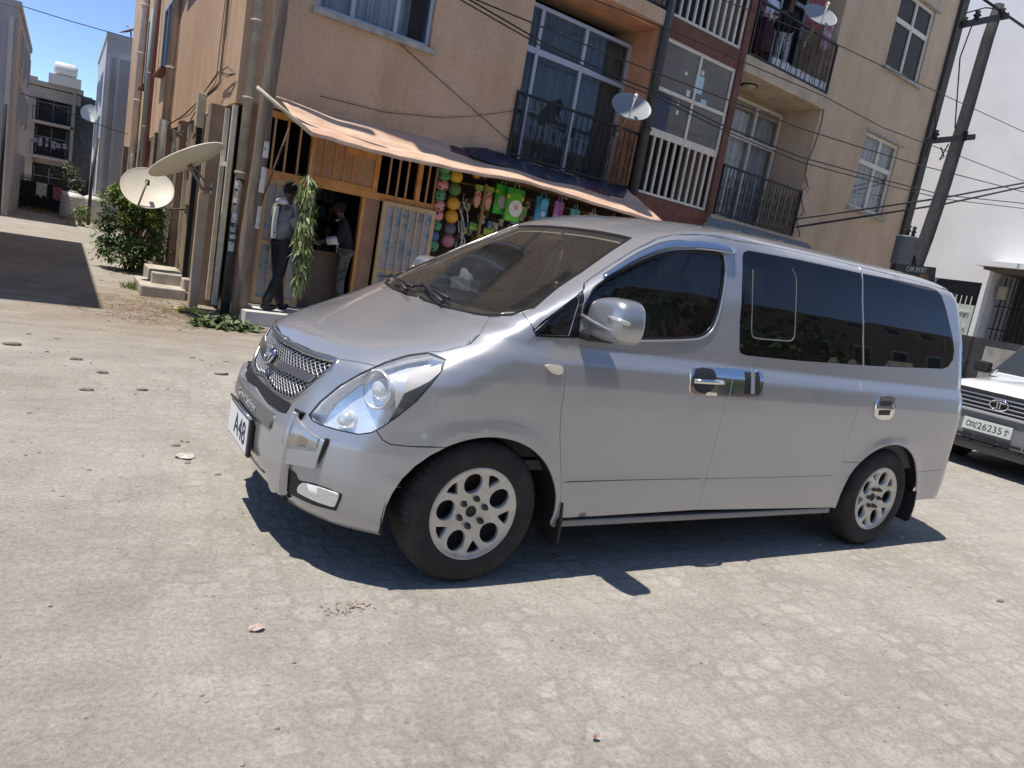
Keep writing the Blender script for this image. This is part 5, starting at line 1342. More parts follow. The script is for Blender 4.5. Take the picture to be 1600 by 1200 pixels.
for i, (x, y, r, lb, mt) in enumerate(((18, 539, .075, 'large dark clod near the left edge of the picture', DST), (118, 562, .055, 'dark clod in the dirt right of the large clod', DST), (160, 583, .05, 'lone dark clod in the open dirt before the alley', DST), (135, 610, .05, 'dark clod with a thin twig trail', DST), (345, 585, .07, 'brown stone near the front of the van', STN), (255, 495, .05, 'small stone before the concrete steps', STN), (275, 480, .09, 'stone at the foot of the concrete steps', STN), (340, 742, .022, 'tiny dark pebble left of the van bumper', DST), (222, 610, .045, 'flat dark clod in the middle of the left dirt', DST), (330, 497, .12, 'rounded lump of rubble by the corner pipe', STN), (392, 492, .10, 'grey rubble lump beside the pole foot', STN), (872, 872, .025, 'small dark pebble in the shadow under the van', DST), (1563, 940, .03, 'dark pebble near the right edge of the road', DST))):
    rock(on_ground(x, y), r*.72, lb, mt, sc=(1.25, .7, .32), seed=i)
def scrap(px, r, mt, label, seed):
    rn = random.Random(seed); c = on_ground(*px); m = MB(); n = 9
    vs = [m.bm.verts.new((r*rn.uniform(.5, 1)*math.cos(2*PI*k/n), r*rn.uniform(.4, .8)*math.sin(2*PI*k/n), .006+.02*rn.random())) for k in range(n)]; ce = m.bm.verts.new((0, 0, .022))
    for k in range(n): m.bm.faces.new((vs[k], vs[(k+1) % n], ce))
    o = m.build('scrap', mt); o.location = c; tag(o, label, 'litter')
scrap((290, 715), .08, mat('crumpled pale plastic', (.52, .48, .42), .6), 'crumpled pale plastic scrap on the dirt left of the van', 1)
scrap((400, 985), .035, mat('pinkish paper', (.50, .38, .33), .8), 'pinkish paper scrap on the road in front', 2)
RF = mat('reddish dried flakes', (.36, .27, .24), .95, noise=.2, nscale=20)
heap('dried_flakes', on_ground(545, 950), (.12, .05), 60, .022, RF, 'faint reddish dried flakes on the road in front of the van', 'flakes', 61, .004)
scrap((930, 1157), .018, mat('rusty bit', (.34, .20, .16), .9), 'small reddish bit near the bottom edge of the road', 4)
# loose grit that nobody could count
rn = random.Random(77); m = MB()
for k in range(1500):
    x = rn.uniform(-3.6, 3.2) if k % 3 else rn.uniform(-3, 7); y = rn.uniform(-3.0, 9.5) if k % 3 else rn.uniform(-3.2, 1.5); r = .003+.007*rn.random()**4
    bm_ = bmesh.ops.create_icosphere(m.bm, subdivisions=1, radius=r, matrix=Matrix.Translation((x, y, r*.3)) @ Matrix.Diagonal((1, rn.uniform(.6, 1), .6, 1)))
tag(m.build('grit', mat('grit', (.30, .27, .23), .95, noise=.35, nscale=2)), kind='stuff')
rn = random.Random(91); m = MB()
for k in range(2600):
    a = rn.random()*2*PI; q = rn.random()**.75; p = Vector((-.35+1.25*q*math.cos(a), 7.15+1.35*q*math.sin(a), .004+.012*rn.random()))
    if p.x > .05 and p.y > 7.3: continue
    t = rn.random()*PI; d = Vector((math.cos(t), math.sin(t), rn.gauss(0, .12))); L = .02+.06*rn.random(); s = Vector((-d.y, d.x, 0))*(.002+.004*rn.random())
    m.quad(p-s, p+s, p+d*L+s, p+d*L-s)
tag(m.build('straw_litter', mat('dry straw litter', (.34, .25, .15), .9, col2=(.12, .08, .055), nscale=3)), kind='stuff')
m = MB()
for k in range(420):
    x = rn.uniform(-4.2, .2); y = rn.uniform(.2, 13)**1.0; r = .006+.022*rn.random()**3
    if x > -.9 and y < 1.6: continue
    R_ = bmesh.ops.create_icosphere(m.bm, subdivisions=1, radius=r, matrix=Matrix.Translation((x, y, r*.15)) @ Matrix.Rotation(rn.random()*3, 4, 'Z') @ Matrix.Diagonal((1.4, rn.uniform(.6, 1), .45, 1)))
    for v in R_['verts']: v.co += Vector((rn.uniform(-1, 1), rn.uniform(-1, 1), rn.uniform(-.4, .4)))*r*.3
tag(m.build('dirt_clods', mat('dirt clods', (.27, .235, .195), .95, noise=.3, nscale=4)), kind='stuff')
# --- hanging bunch of leaves at the shop door
hp = F(*fp(482, 283, .75), .75); T_ = empty('hanging_leaf_bunch', hp, 'long bunch of green leaves hung from the awning by the shop door', 'leaf bunch')
m = MB(); rn = random.Random(5)
for k in range(620):
    z = -1.55*rn.random()**.85; rad = .115*(1-.35*abs(z+.5)) if z > -1.2 else .075
    a = rn.random()*2*PI; q = rad*rn.random()**.5
    p = Vector((q*math.cos(a)-.035*z, q*math.sin(a), z+.1)); leafquad(m, p, (math.cos(a)*.5+.1, math.sin(a)*.5, -1+rn.gauss(0, .55)), (math.cos(a), math.sin(a), .3), rn.uniform(.06, .24), rn.uniform(.008, .030), rn.uniform(-.4, .6))
m.build('foliage', leaf_mat('khaki green hanging leaves', (.36, .40, .15), (.06, .10, .03), 9), T_)
m = MB(); m.tube([(0, 0, .08), (.0, -.02, .42)], .006, 5); m.tube([(0, 0, .1), (.05, 0, -1.2)], .012, 5); m.build('cord', mat('pale cord', (.45, .45, .42), .8), T_)
# --- shop goods
def dotted(name, c, dots=(.02, .02, .02)):
    m = mat(name, c, .4); nt = m.node_tree; b = nt.nodes['Principled BSDF']; tc = nt.nodes.new('ShaderNodeTexCoord'); v = nt.nodes.new('ShaderNodeTexVoronoi'); v.inputs['Scale'].default_value = 11; v.inputs['Randomness'].default_value = .4
    r = nt.nodes.new('ShaderNodeValToRGB'); r.color_ramp.interpolation = 'CONSTANT'; r.color_ramp.elements[0].color = (*dots, 1); r.color_ramp.elements[1].position = .27; r.color_ramp.elements[1].color = (*c, 1)
    nt.links.new(tc.outputs['Object'], v.inputs['Vector']); nt.links.new(v.outputs['Distance'], r.inputs[0]); nt.links.new(r.outputs[0], b.inputs['Base Color']); return m
BALLM = {'green': dotted('green spotted ball', (.09, .27, .13)), 'pink': dotted('pink spotted ball', (.62, .27, .24)), 'yellow': mat('yellow ball', (.65, .40, .03), .4), 'dark green': mat('dark green ball', (.10, .17, .06), .5), 'orange': mat('orange ball', (.66, .33, .03), .4), 'blue': mat('blue ball', (.07, .11, .26), .5), 'grey': mat('grey ball', (.12, .12, .13), .5), 'rose': mat('rose ball', (.42, .16, .18), .45)}
zb = lambda x, y: (650+x/4, 220+y/4)
ordn = ['topmost', 'second', 'third', 'fourth', 'fifth', 'sixth', 'seventh', 'eighth', 'ninth']
BP = None
for col, lst in (('left', [(178, 176, 'green'), (176, 222, 'green'), (166, 278, 'pink'), (152, 341, 'green'), (145, 404, 'pink'), (134, 466, 'pink'), (124, 530, 'green'), (112, 595, 'blue'), (106, 656, 'green')]), ('right', [(250, 222, 'yellow'), (240, 302, 'dark green'), (231, 392, 'orange'), (221, 474, 'orange'), (210, 550, 'grey'), (198, 624, 'rose')])):
    for i, (x, y, c) in enumerate(lst):
        m = MB(); r = .10 if col == 'left' else .115; m.ball((0, 0, 0), r*(1.0 if c not in ('blue', 'grey') else .92), 3)
        o = m.build('ball', BALLM[c]); o.location = F(*fp(*zb(x, y), .05), .05); o.rotation_euler = (i*.9, i*.5, i)
        sp_ = 'spotted ' if c in ('green', 'pink') else ''
        tag(o, f'{c} {sp_}play ball, {ordn[i]} from the top of the {col} hanging column', 'ball', 'play balls hanging beside the shop goods')
m = MB(); m.ball((0, 0, 0), .08, 3); o = m.build('ball', BALLM['orange']); o.location = F(*fp(745, 272, -.1), -.1); tag(o, 'small orange ball high under the awning above the sandals', 'ball', 'play balls hanging beside the shop goods')
# sandals on cards
SOLE = mat('peach sandal sole', (.60, .33, .22), .6, col2=(.55, .10, .06), nscale=16, lo=.40, hi=.44); STRAP = mat('red brown sandal strap', (.30, .06, .03), .5); CARD = mat('green yellow header card', (.12, .30, .05), .6, col2=(.50, .42, .04), nscale=4, stretch=(.3, .3, 7), lo=.45, hi=.5)
for i, (x, y, lb) in enumerate(((746, 311, 'left peach sandal with red print hanging by the ball columns'), (763, 314, 'right peach sandal with red print hanging by the green bags'))):
    c = F(*fp(x, y, .06), .06); T_ = empty('sandal', c, lb, 'sandal', 'peach sandals hanging in the shop'); m = MB()
    pts = []
    for k in range(20):
        a = 2*PI*k/20; pts.append(Vector(FU)*(.062*math.cos(a)*(1+.18*math.sin(a)))+Vector((0, 0, .15*math.sin(a))))
    m.prism([p+Vector(FN)*.01 for p in pts], Vector(FN)*-.03); m.build('sole', SOLE, T_)
    m = MB(); m.tube([Vector(FU)*-.06+Vector((0, 0, .02)), Vector(FN)*.05+Vector((0, 0, .09)), Vector(FU)*.06+Vector((0, 0, .02))], .009, 5); m.build('strap', STRAP, T_)
    m = MB(); m.box((0, 0, .19), (.15, .02, .09)); m.build('card', CARD, T_)
for u, z, lb in ((4.05, 1.98, 'green yellow card below the left peach sandal'), (4.35, 1.95, 'green yellow card below the right peach sandal'), (4.2, 2.36, 'green yellow card above the two peach sandals')):
    m = FB(); m.b(u, u+.2, z-.12, z, .0, .02); tag(m.build('hanging_card', CARD), lb, 'card', 'cards hanging around the sandals')
m = FB(); m.b(4.20, 4.25, 1.5, 2.66, .04, .07); tag(m.build('hanging_strip', mat('brown strap', (.30, .15, .09), .7)), 'brown vertical strap hanging between the sandals', 'strap')
m = MB(); rn = random.Random(3)
for k in range(16):
    u = 3.80+.18*rn.random(); z = 2.45-.06*k-rn.random()*.05
    m.tube([F(u, z, .0), F(u+.06*rn.uniform(-1, 1), z-.12, .03), F(u+.05, z-.22, .02)], .012, 5)
tag(m.build('belt_bunch', mat('black and white belts', (.05, .045, .04), .5, col2=(.5, .48, .44), nscale=9, lo=.6, hi=.66)), 'tangle of black and pale belts hanging right of the balls', 'belts')
def bag(px, w, h, c, label, band=None, disc=None, o=.10, tilt=0):
    base = F(*fp(*px, o), o); T_ = empty('bag', base, label, 'bag', 'plastic bags hanging under the awning'); u = Vector(FU); n = Vector(FN)
    m = MB(); pr = None; rows = []
    for j in range(7):
        z = h/2-h*j/6; ww = w/2*(1-.05*math.sin(j/6*PI)); dp = .05*math.sin(j/6*PI)+.012
        rows.append([m.bm.verts.new(u*(ww*a)+n*(dp*(1-abs(a)**3))+Vector((0, 0, z))) for a in (-1, -.75, -.4, 0, .4, .75, 1)]+[m.bm.verts.new(u*(ww*a)-n*(dp*(1-abs(a)**3))+Vector((0, 0, z))) for a in (.75, .4, 0, -.4, -.75)])
    for A_, B_ in zip(rows[:-1], rows[1:]):
        for k in range(12): m.bm.faces.new((A_[k], A_[(k+1) % 12], B_[(k+1) % 12], B_[k])).smooth = True
    m.bm.faces.new(rows[-1]); m.build('body', mat(label.split()[0]+' plastic bag', c, .35, noise=.18, nscale=6), T_)
    m = MB(); m.tube([u*(-w*.18)+Vector((0, 0, h/2)), u*(-w*.1)+Vector((0, 0, h/2+.10)), u*(w*.1)+Vector((0, 0, h/2+.10)), u*(w*.18)+Vector((0, 0, h/2))], .009, 5); m.build('handle', mat('bag handle', tuple(min(1, q*.8+.08) for q in c), .5), T_)
    if band:
        for z0, z1, bc in band:
            m = FB(); p = lambda a, z, dd: u*(w/2*a)+n*dd+Vector((0, 0, z)); m.quad(p(-.98, z0, .030+.0), p(.98, z0, .030), p(.98, z1, .026), p(-.98, z1, .026)); m.quad(p(-.98, z0, .030), p(-.98, z1, .026), p(-1, z1, 0), p(-1, z0, 0)); m.quad(p(.98, z1, .026), p(.98, z0, .030), p(1, z0, 0), p(1, z1, 0)); m.build('printed_band', mat('band', bc, .4), T_)
    if disc:
        for r, dd, bc, zc in disc:
            m = MB(); m.prism([u*(r*math.cos(a))+n*dd+Vector((0, 0, zc+r*math.sin(a))) for a in np.linspace(0, 2*PI, 25)[:-1]], n*-.004); m.build('printed_disc', mat('disc', bc, .5, col2=tuple(min(1, q*1.25) for q in bc), nscale=20), T_)
    return T_
bag((803, 321), .36, .56, (.14, .50, .05), 'bright green bag with a yellow stripe and big white disc, the front one', [(.17, .285, (.04, .28, .05)), (.10, .165, (.60, .62, .03))], [(.145, .070, (.66, .66, .60), -.05), (.05, .076, (.62, .28, .34), -.03)], o=.16)
bag((783, 312), .30, .50, (.06, .42, .05), 'darker green bag half behind the bright green bag', [(.10, .15, (.5, .5, .03))], [(.11, .070, (.30, .30, .28), -.04)], o=.04)
bag((846, 327), .31, .42, (.05, .27, .52), 'sky blue bag left of the purple bag', None, [(.09, .068, (.10, .40, .62), .09), (.05, .068, (.35, .55, .70), -.08)], o=.12)
bag((872, 331), .24, .36, (.45, .20, .55), 'purple bag between the sky blue and turquoise bags', None, [(.06, .068, (.22, .06, .28), -.02)], o=.12)
bag((897, 340), .25, .30, (.12, .50, .58), 'turquoise bag right of the purple bag', None, None, o=.12)
bag((925, 345), .22, .28, (.48, .42, .42), 'pale grey bag, rightmost of the hanging bags in view', None, None, o=.12)
bag((957, 349), .22, .24, (.16, .12, .07), 'dull brown bag in the shade at the right end of the awning', None, None, o=.05)
# ================================================================== PEOPLE
SKIN = mat('dark brown skin', (.10, .055, .035), .55); HAIR = mat('black hair', (.008, .007, .007), .9)
def skin_mesh(name, V, E, mt, parent, sub=2):
    me = bpy.data.meshes.new(name); me.from_pydata([v[0] for v in V], E, []); o = bpy.data.objects.new(name, me); COL.objects.link(o)
    md = o.modifiers.new('k', 'SKIN'); md.use_smooth_shade = True; md.branch_smoothing = .3
    for i, v in enumerate(V):
        sv = me.skin_vertices[0].data[i]; r = v[1]; sv.radius = r if isinstance(r, tuple) else (r, r); sv.use_root = (i == 0)
    s = o.modifiers.new('s', 'SUBSURF'); s.levels = sub; s.render_levels = sub
    ev = o.evaluated_get(bpy.context.evaluated_depsgraph_get()); m2 = bpy.data.meshes.new_from_object(ev); bpy.data.objects.remove(o)
    for p in m2.polygons: p.use_smooth = True
    m2.materials.clear(); return link(name, m2, mt, parent)
def person(loc, rz, J, label, top, bottom, shoe, extra=None, group=None, sleeves=True, skirt=None, h=1.0):
    """J overrides joints; local x forward, y left"""
    P = dict(pel=(0, 0, .96), sp=(0, 0, 1.15), ch=(0, 0, 1.36), nk=(.0, 0, 1.49), hb=(.015, 0, 1.56), hd=(.03, 0, 1.635), ht=(.02, 0, 1.72),
             sl=(0, .18, 1.41), el=(-.02, .235, 1.15), wl=(.10, .22, .93), sr=(0, -.18, 1.41), er=(-.02, -.235, 1.15), wr=(.10, -.22, .93),
             hl=(0, .09, .91), kl=(.03, .10, .50), al=(-.02, .11, .09), tl=(.13, .13, .035), hr=(0, -.09, .91), kr=(.03, -.10, .50), ar=(-.02, -.11, .09), tr=(.13, -.13, .035))
    P.update(J); g = lambda k: Vector(P[k])
    T_ = empty('person', loc, label, 'person', group, rz); T_.scale = (h, h, h)
    V = []; E = []; ix = {}
    def add(k, p, r, par=None):
        ix[k] = len(V); V.append((tuple(p), r))
        if par: E.append((ix[par], ix[k]))
    add('pel', g('pel'), (.105, .085)); add('sp', g('sp'), (.10, .08), 'pel'); add('ch', g('ch'), (.11, .085), 'sp'); add('nk', g('nk'), .058, 'ch'); add('hb', g('hb'), .062, 'nk'); add('hd', g('hd'), (.078, .095), 'hb'); add('ht', g('ht'), (.055, .068), 'hd')
    for s in 'lr':
        add('s'+s, g('s'+s), .048, 'ch'); add('e'+s, g('e'+s), .042, 's'+s); add('w'+s, g('w'+s), .028, 'e'+s)
        d = (g('w'+s)-g('e'+s)).normalized(); sd = Vector((0, 0, 1)).cross(d); sd = sd.normalized() if sd.length > .1 else Vector((1, 0, 0)); nn = d.cross(sd)
        add('p'+s, g('w'+s)+d*.07, (.032, .018), 'w'+s)
        for q, (o_, L) in enumerate(((-.028, .062), (-.010, .075), (.008, .070), (.026, .055))):
            add(f'f{s}{q}', g('w'+s)+d*.10+sd*o_, .009, 'p'+s); add(f't{s}{q}', g('w'+s)+d*(.10+L*.8)+sd*o_-nn*.02, .007, f'f{s}{q}')
        add('th'+s, g('w'+s)+d*.07+sd*(-.045)-nn*.012, .010, 'p'+s)
        add('h'+s, g('h'+s), .07, 'pel'); add('k'+s, g('k'+s), .048, 'h'+s); add('a'+s, g('a'+s), .040, 'k'+s); add('o'+s, g('t'+s), .032, 'a'+s)
    skin_mesh('body', V, E, SKIN, T_, 1)
    hd, f = g('hd'), (g('hd')-g('hb')); fw = Vector((1, 0, 0))
    if 'face' in P: fw = Vector(P['face']).normalized()
    lf = Vector((0, 0, 1)).cross(fw).normalized(); upv = fw.cross(lf)
    R_ = Matrix((fw, lf, upv)).transposed()
    m = MB(); m.ball(hd+fw*.092-upv*.012, .018, 1, (.9, .7, 1.2)); m.ball(hd+lf*.08-upv*.01, .022, 1, (.7, .35, 1.2)); m.ball(hd-lf*.08-upv*.01, .022, 1, (.7, .35, 1.2)); m.build('face', SKIN, T_)
    for s in (1, -1):
        m = MB(); m.ball(hd+fw*.082+lf*.03*s+upv*.022, .010, 1); m.build('eye', mat('eye', (.25, .24, .22), .2), T_)
    m = MB(); m.ball(hd+fw*.080-upv*.055, .018, 1, (.4, 1.2, .4)); m.build('mouth', mat('lips', (.12, .045, .04), .5), T_)
    m = MB(); m.ball(hd-fw*.012+upv*.026, .098, 3, (1.0, .88, 1.0), R_)
    for v in list(m.bm.verts):
        q = v.co-hd
        if q.dot(fw) > .052 and q.dot(upv) < .045 or q.dot(upv) < -.05: m.bm.verts.remove(v)
        else: v.co += q.normalized()*.006*random.random()
    m.build('hair', HAIR, T_)
    # trousers or skirt
    if skirt:
        m = MB(); m.lathe([(.13, 1.02), (.165, .9), (.19, .6), (.21, .30), (.20, .30)], 20, origin=(0, 0, 0)); m.build('skirt', skirt, T_, smooth=True)
    else:
        V = [(tuple(g('pel')+Vector((0, 0, .10))), (.14, .115)), (tuple(g('hl')), .098), (tuple(g('kl')), .073), (tuple(g('al')+Vector((0, 0, -.03))), .068), (tuple(g('hr')), .098), (tuple(g('kr')), .073), (tuple(g('ar')+Vector((0, 0, -.03))), .068)]
        skin_mesh('trousers', V, [(0, 1), (1, 2), (2, 3), (0, 4), (4, 5), (5, 6)], bottom, T_, 1)
    for s in 'lr':
        a, t = g('a'+s), g('t'+s); d = (t-a); d.z = 0; d.normalize(); m = MB()
        m.ball(a+d*.06+Vector((0, 0, -.045)), .05, 2, (2.6, .95, .9), Matrix.Rotation(math.atan2(d.y, d.x), 3, 'Z')); m.build('shoe', shoe, T_, smooth=True)
    V = [(tuple(g('pel')+Vector((0, 0, -.05))), (.185, .150)), (tuple(g('sp')), (.165, .14)), (tuple(g('ch')), (.172, .135)), (tuple(g('nk')-Vector((0, 0, .03))), .085)]
    E = [(0, 1), (1, 2), (2, 3)]
    for s in 'lr':
        i = len(V); V += [(tuple(g('s'+s)), .088), (tuple(g('e'+s)), .068), (tuple(g('w'+s)-(g('w'+s)-g('e'+s))*.06), .052)]; E += [(2, i), (i, i+1), (i+1, i+2)]
    JK = skin_mesh('jacket' if sleeves else 'shirt', V, E, top, T_, 1)
    if extra: extra(T_, g, JK)
    return T_
GREYH = mat('grey hooded jacket', (.17, .18, .19), .9, noise=.2, nscale=12); WHITEC = mat('white cloth', (.62, .64, .62), .85); DARKT = mat('black trousers', (.016, .017, .02), .85); SHOEM = mat('black shoes', (.012, .012, .013), .6); BLKJ = mat('black jacket', (.010, .011, .013), .8); CAMO = mat('grey camouflage trousers', (.13, .13, .12), .9, col2=(.05, .055, .05), nscale=11, lo=.45, hi=.55)
pu, pz = fp(428, 480, .5); p = F(pu, .19, .5)
def hood(T_, g, JK):
    m = MB(); c = g('nk')+Vector((-.075, 0, -.02)); m.ball(c, .085, 3, (.8, 1.25, .5)); m.build('hood', WHITEC, JK)
    m = MB()
    rows = []
    for z in np.linspace(.97, 1.40, 9):
        row = []
        for a in np.linspace(-.15, .9, 9):
            r = .150+.012*math.sin((z-.97)*7); row.append(m.bm.verts.new((-.005-r*.86*math.cos(a), r*1.12*math.sin(a), z)))
        rows.append(row)
    for A_, B_ in zip(rows[:-1], rows[1:]):
        for k in range(8): m.bm.faces.new((A_[k], A_[k+1], B_[k+1], B_[k])).smooth = True
    m.build('back_panel', WHITEC, JK)
person(p, math.radians(25), dict(hd=(.045, 0, 1.635), el=(.02, .23, 1.16), wl=(.22, .16, 1.10), er=(.03, -.23, 1.15), wr=(.24, -.14, 1.12), kl=(.06, .09, .50), al=(.17, .10, .09), tl=(.32, .12, .035), kr=(-.06, -.10, .50), ar=(-.24, -.10, .10), tr=(-.10, -.12, .035)), 'person in a grey hooded jacket with white back and black trousers by the hanging leaves', GREYH, DARKT, SHOEM, hood, h=1.04)
pu, pz = fp(556, 440, .12); p = F(1.88, .19, -.02)
def stripes(T_, g, JK):
    for s in 'r', 'l':
        a, b_ = g('e'+s), g('w'+s); m = MB(); m.tube([a+(b_-a)*.1, a+(b_-a)*.75], [.066, .054], 12); m.build('sleeve_stripe', WHITEC, JK)
    m = MB(); m.box((.128, .0, 1.06), (.03, .13, .26), bev=.012); m.build('white_panel', WHITEC, JK)
    m = MB(); m.tube([g('nk')+Vector((.02, .06, -.03)), g('nk')+Vector((.07, 0, -.05)), g('nk')+Vector((.02, -.06, -.03))], .014, 6); m.build('collar', WHITEC, JK)
person(p, math.radians(5+180-20), dict(sp=(.02, 0, 1.15), ch=(.08, 0, 1.34), nk=(.13, 0, 1.46), hb=(.16, 0, 1.52), hd=(.19, 0, 1.59), ht=(.19, 0, 1.67), sl=(.08, .18, 1.39), sr=(.08, -.18, 1.39), el=(.12, .24, 1.13), wl=(.36, .17, 1.06), er=(.12, -.23, 1.13), wr=(.36, -.15, 1.07)), 'person in a black jacket with white sleeve stripes leaning at the shop counter', BLKJ, CAMO, SHOEM, stripes)
# on the upper right balcony
def printpat(T_, g, JK):
    m = MB(); m.box((.128, 0, 1.05), (.02, .2, .2), bev=.008); m.build('printed_cloth', mat('white cloth with dark print', (.5, .5, .56), .9, col2=(.06, .05, .12), nscale=13, lo=.4, hi=.45), JK)
q = F(10.95, 6.55, -.28); person(q, math.radians(-85), dict(wl=(.20, .06, 1.10), wr=(.20, -.05, 1.08), el=(.03, .25, 1.14), er=(.03, -.25, 1.14)), 'person in a white blouse and dark maroon skirt on the upper right balcony', mat('white blouse', (.50, .52, .62), .85), DARKT, SHOEM, printpat, skirt=mat('dark maroon skirt', (.06, .015, .03), .9))
q = F(11.75, 6.55, -.35); person(q, math.radians(-110), dict(wl=(.24, .10, 1.18), el=(.05, .24, 1.16)), 'person in a black top and white printed trousers behind the balcony dish', BLKJ, mat('white printed trousers', (.50, .50, .54), .9, col2=(.12, .12, .2), nscale=12, lo=.38, hi=.44), SHOEM)
rn = random.Random(8); CRM = mat('white plastic crates', (.55, .56, .60), .6, noise=.1)
for k in range(7):
    u = 11.1+k*.32; m = FB(); m.b(u, u+.28, 6.57, 6.80+.02*rn.random(), -.08, -.01); tag(m.build('crate', CRM), 'white plastic crate in the row along the upper balcony floor', 'crate', 'white crates along the upper balcony floor')
def cloth(u0, u1, z0, z1, o, mt, label):
    m = MB(); n = 14; r0 = None
    for k in range(n+1):
        u = u0+(u1-u0)*k/n; d = .03*math.sin(k*1.3)
        c = (m.bm.verts.new(F(u, z1, o)), m.bm.verts.new(F(u, z0+.03*math.sin(k*.8), o+d)))
        if r0: m.bm.faces.new((r0[0], c[0], c[1], r0[1])).smooth = True
        r0 = c
    tag(m.build('laundry', mt), label, 'laundry', 'laundry on the upper balcony')
cloth(12.1, 12.7, 7.75, 8.5, -.15, mat('dull red cloth', (.22, .05, .07), .9, noise=.2), 'dull red cloth hanging behind the balcony dish')
cloth(12.8, 13.15, 7.5, 8.3, -.10, mat('pink red cloth', (.28, .08, .12), .9, col2=(.5, .4, .42), nscale=6), 'pinkish cloth at the right end of the upper balcony')
cloth(10.25, 10.7, 7.68, 8.3, -.15, mat('wine red cloth', (.16, .03, .05), .9), 'wine red cloth at the left end of the upper balcony')
# ================================================================== FAR END OF THE ALLEY
GREYB = mat('grey rendered wall', (.40, .40, .43), .9, noise=.10, nscale=.8); GREYL = mat('pale grey wall', (.50, .51, .53), .9, noise=.10, nscale=.8); DKG = mat('dark grey wall', (.10, .10, .115), .9, noise=.15, nscale=1)
def block(name, label, x0, x1, y0, y1, h, wall, roof=None):
    T_ = empty(name, ((x0+x1)/2, y0, 0), label, 'building'); c = Vector(T_.location)
    m = MB(); m.box(Vector(((x0+x1)/2, (y0+y1)/2, h/2))-c, (x1-x0, y1-y0, h)); m.build('wall', wall, T_)
    m = MB(); m.box(Vector(((x0+x1)/2, (y0+y1)/2, h+.09))-c, (x1-x0+.1, y1-y0+.1, .18)); m.build('parapet', roof or wall, T_)
    return T_, c
def sidewin(T_, c, x, y0, y1, z0, z1, s):
    m = MB(); x += s*.015
    for a, b in (((y0, z0), (y1, z0)), ((y0, z1), (y1, z1)), ((y0, z0), (y0, z1)), ((y1, z0), (y1, z1)), (((y0+y1)/2, z0), ((y0+y1)/2, z1))): m.bar(Vector((x, *a))-c, Vector((x, *b))-c, .07, .07)
    w = m.build('window', FRAME, T_); m = MB(); m.quad(*[Vector((x+s*.01, *q))-c for q in ((y0, z0), (y1, z0), (y1, z1), (y0, z1))]); m.build('pane', PANE, w)
T_, c = block('grey_building', 'grey apartment building at the left edge of the picture', -14, -3.05, 24.3, 34, 6.1, GREYB)
for z in (.9, 3.0, 4.6): 
    for y in (26, 29, 32): sidewin(T_, c, -3.05, y, y+1.3, z, z+1.1, 1)
for x in (-3.22, -3.7): m = MB(); m.box(Vector((x, 24.26, 3.0))-c, (.12, .1, 5.6)); m.build('pilaster', GREYL, T_)
T_, c = block('grey_building', 'narrow pale grey building right of the alley end with a red dish on its roof', -.45, 6, 33, 42, 7.35, GREYL)
m = MB(); m.box(Vector((.9, 32.9, 3.3))-c, (1.7, .3, 6.6)); m.build('front_panel', GREYB, T_)
for x in (-.28, .0): m = MB(); m.box(Vector((x, 32.93, 3.3))-c, (.09, .16, 6.6)); m.build('pilaster', GREYL, T_)
for z in (1.2, 3.1, 4.9):
    for y in (34.5, 38): sidewin(T_, c, -.45, y, y+1.6, z, z+1.2, -1)
dish((.35, 33.3, 7.85), (-.5, -.1, .85), .42, (0, 1, 0), mat('red dish', (.20, .05, .045), .6), 'dark red dish on the roof of the narrow pale grey building', feed=True, mount=(.4, 33.4, 7.4))
# building closing the alley
T_ = empty('apartment_block', (-2, 46, 0), 'dark apartment block with balconies closing the far end of the alley', 'building'); c = Vector(T_.location)
BE = mat('beige far wall', (.34, .285, .24), .9, noise=.15, nscale=1); 
m = MB(); m.box(Vector((-2.5, 47.5, 3.0))-c, (4.0, 3, 6.0)); m.box(Vector((-3.3, 45.9, 3.2))-c, (.42, .5, 6.4)); m.build('wall', BE, T_)
m = MB(); m.box(Vector((-.35, 46.5, 2.9))-c, (2.4, 1.6, 6.0)); m.build('wing', mat('dark brick wing', (.085, .08, .085), .9, noise=.3, nscale=4), T_)
m = MB(); m.box(Vector((-2.4, 46.5, 6.1))-c, (2.9, 2.2, .25)); m.box(Vector((-2.4, 45.7, 5.65))-c, (2.7, .3, .55)); m.build('roof', BE, T_)
for z in (.2, 2.3, 4.1):
    m = MB(); m.box(Vector((-2.3, 45.6, z))-c, (1.95, 1.0, .14)); m.build('balcony_slab', BE, T_)
    m = MB(); m.box(Vector((-2.3, 46.0, z+.95))-c, (1.85, .1, 1.6)); m.build('balcony_recess', ROOM, T_)
    m = MB()
    for k in range(15): x = -3.2+k*.128; m.bar(Vector((x, 45.14, z+.07))-c, Vector((x, 45.14, z+.75))-c, .025, .025)
    m.bar(Vector((-3.25, 45.14, z+.76))-c, Vector((-1.38, 45.14, z+.76))-c, .04, .04); m.build('railing', IRON, T_)
    m = MB()
    for x in (-3.0, -2.3, -1.6): m.bar(Vector((x, 45.92, z+.2))-c, Vector((x, 45.92, z+1.6))-c, .05, .04)
    m.bar(Vector((-3.2, 45.92, z+1.1))-c, Vector((-1.4, 45.92, z+1.1))-c, .05, .045); m.build('window_frame', mat('dull frame', (.22, .24, .22), .6), T_)
m = MB(); m.box(Vector((-1.36, 45.55, 3.0))-c, (.16, .9, 6.0)); m.build('pier', mat('olive pier', (.22, .22, .17), .9), T_)
o = T_
m = MB(); rn = random.Random(6)
for k in range(6): x = -3.05+k*.27+.08*rn.random(); m.box((x, 45.0, 2.95+.2*rn.random()), (.10+.16*rn.random(), .04, .5*rn.uniform(.3, 1.1)))
tag(m.build('laundry', mat('mixed laundry', (.30, .27, .29), .9, col2=(.04, .03, .06), nscale=5)), 'white and purple washing on the middle balcony of the far block', 'laundry')
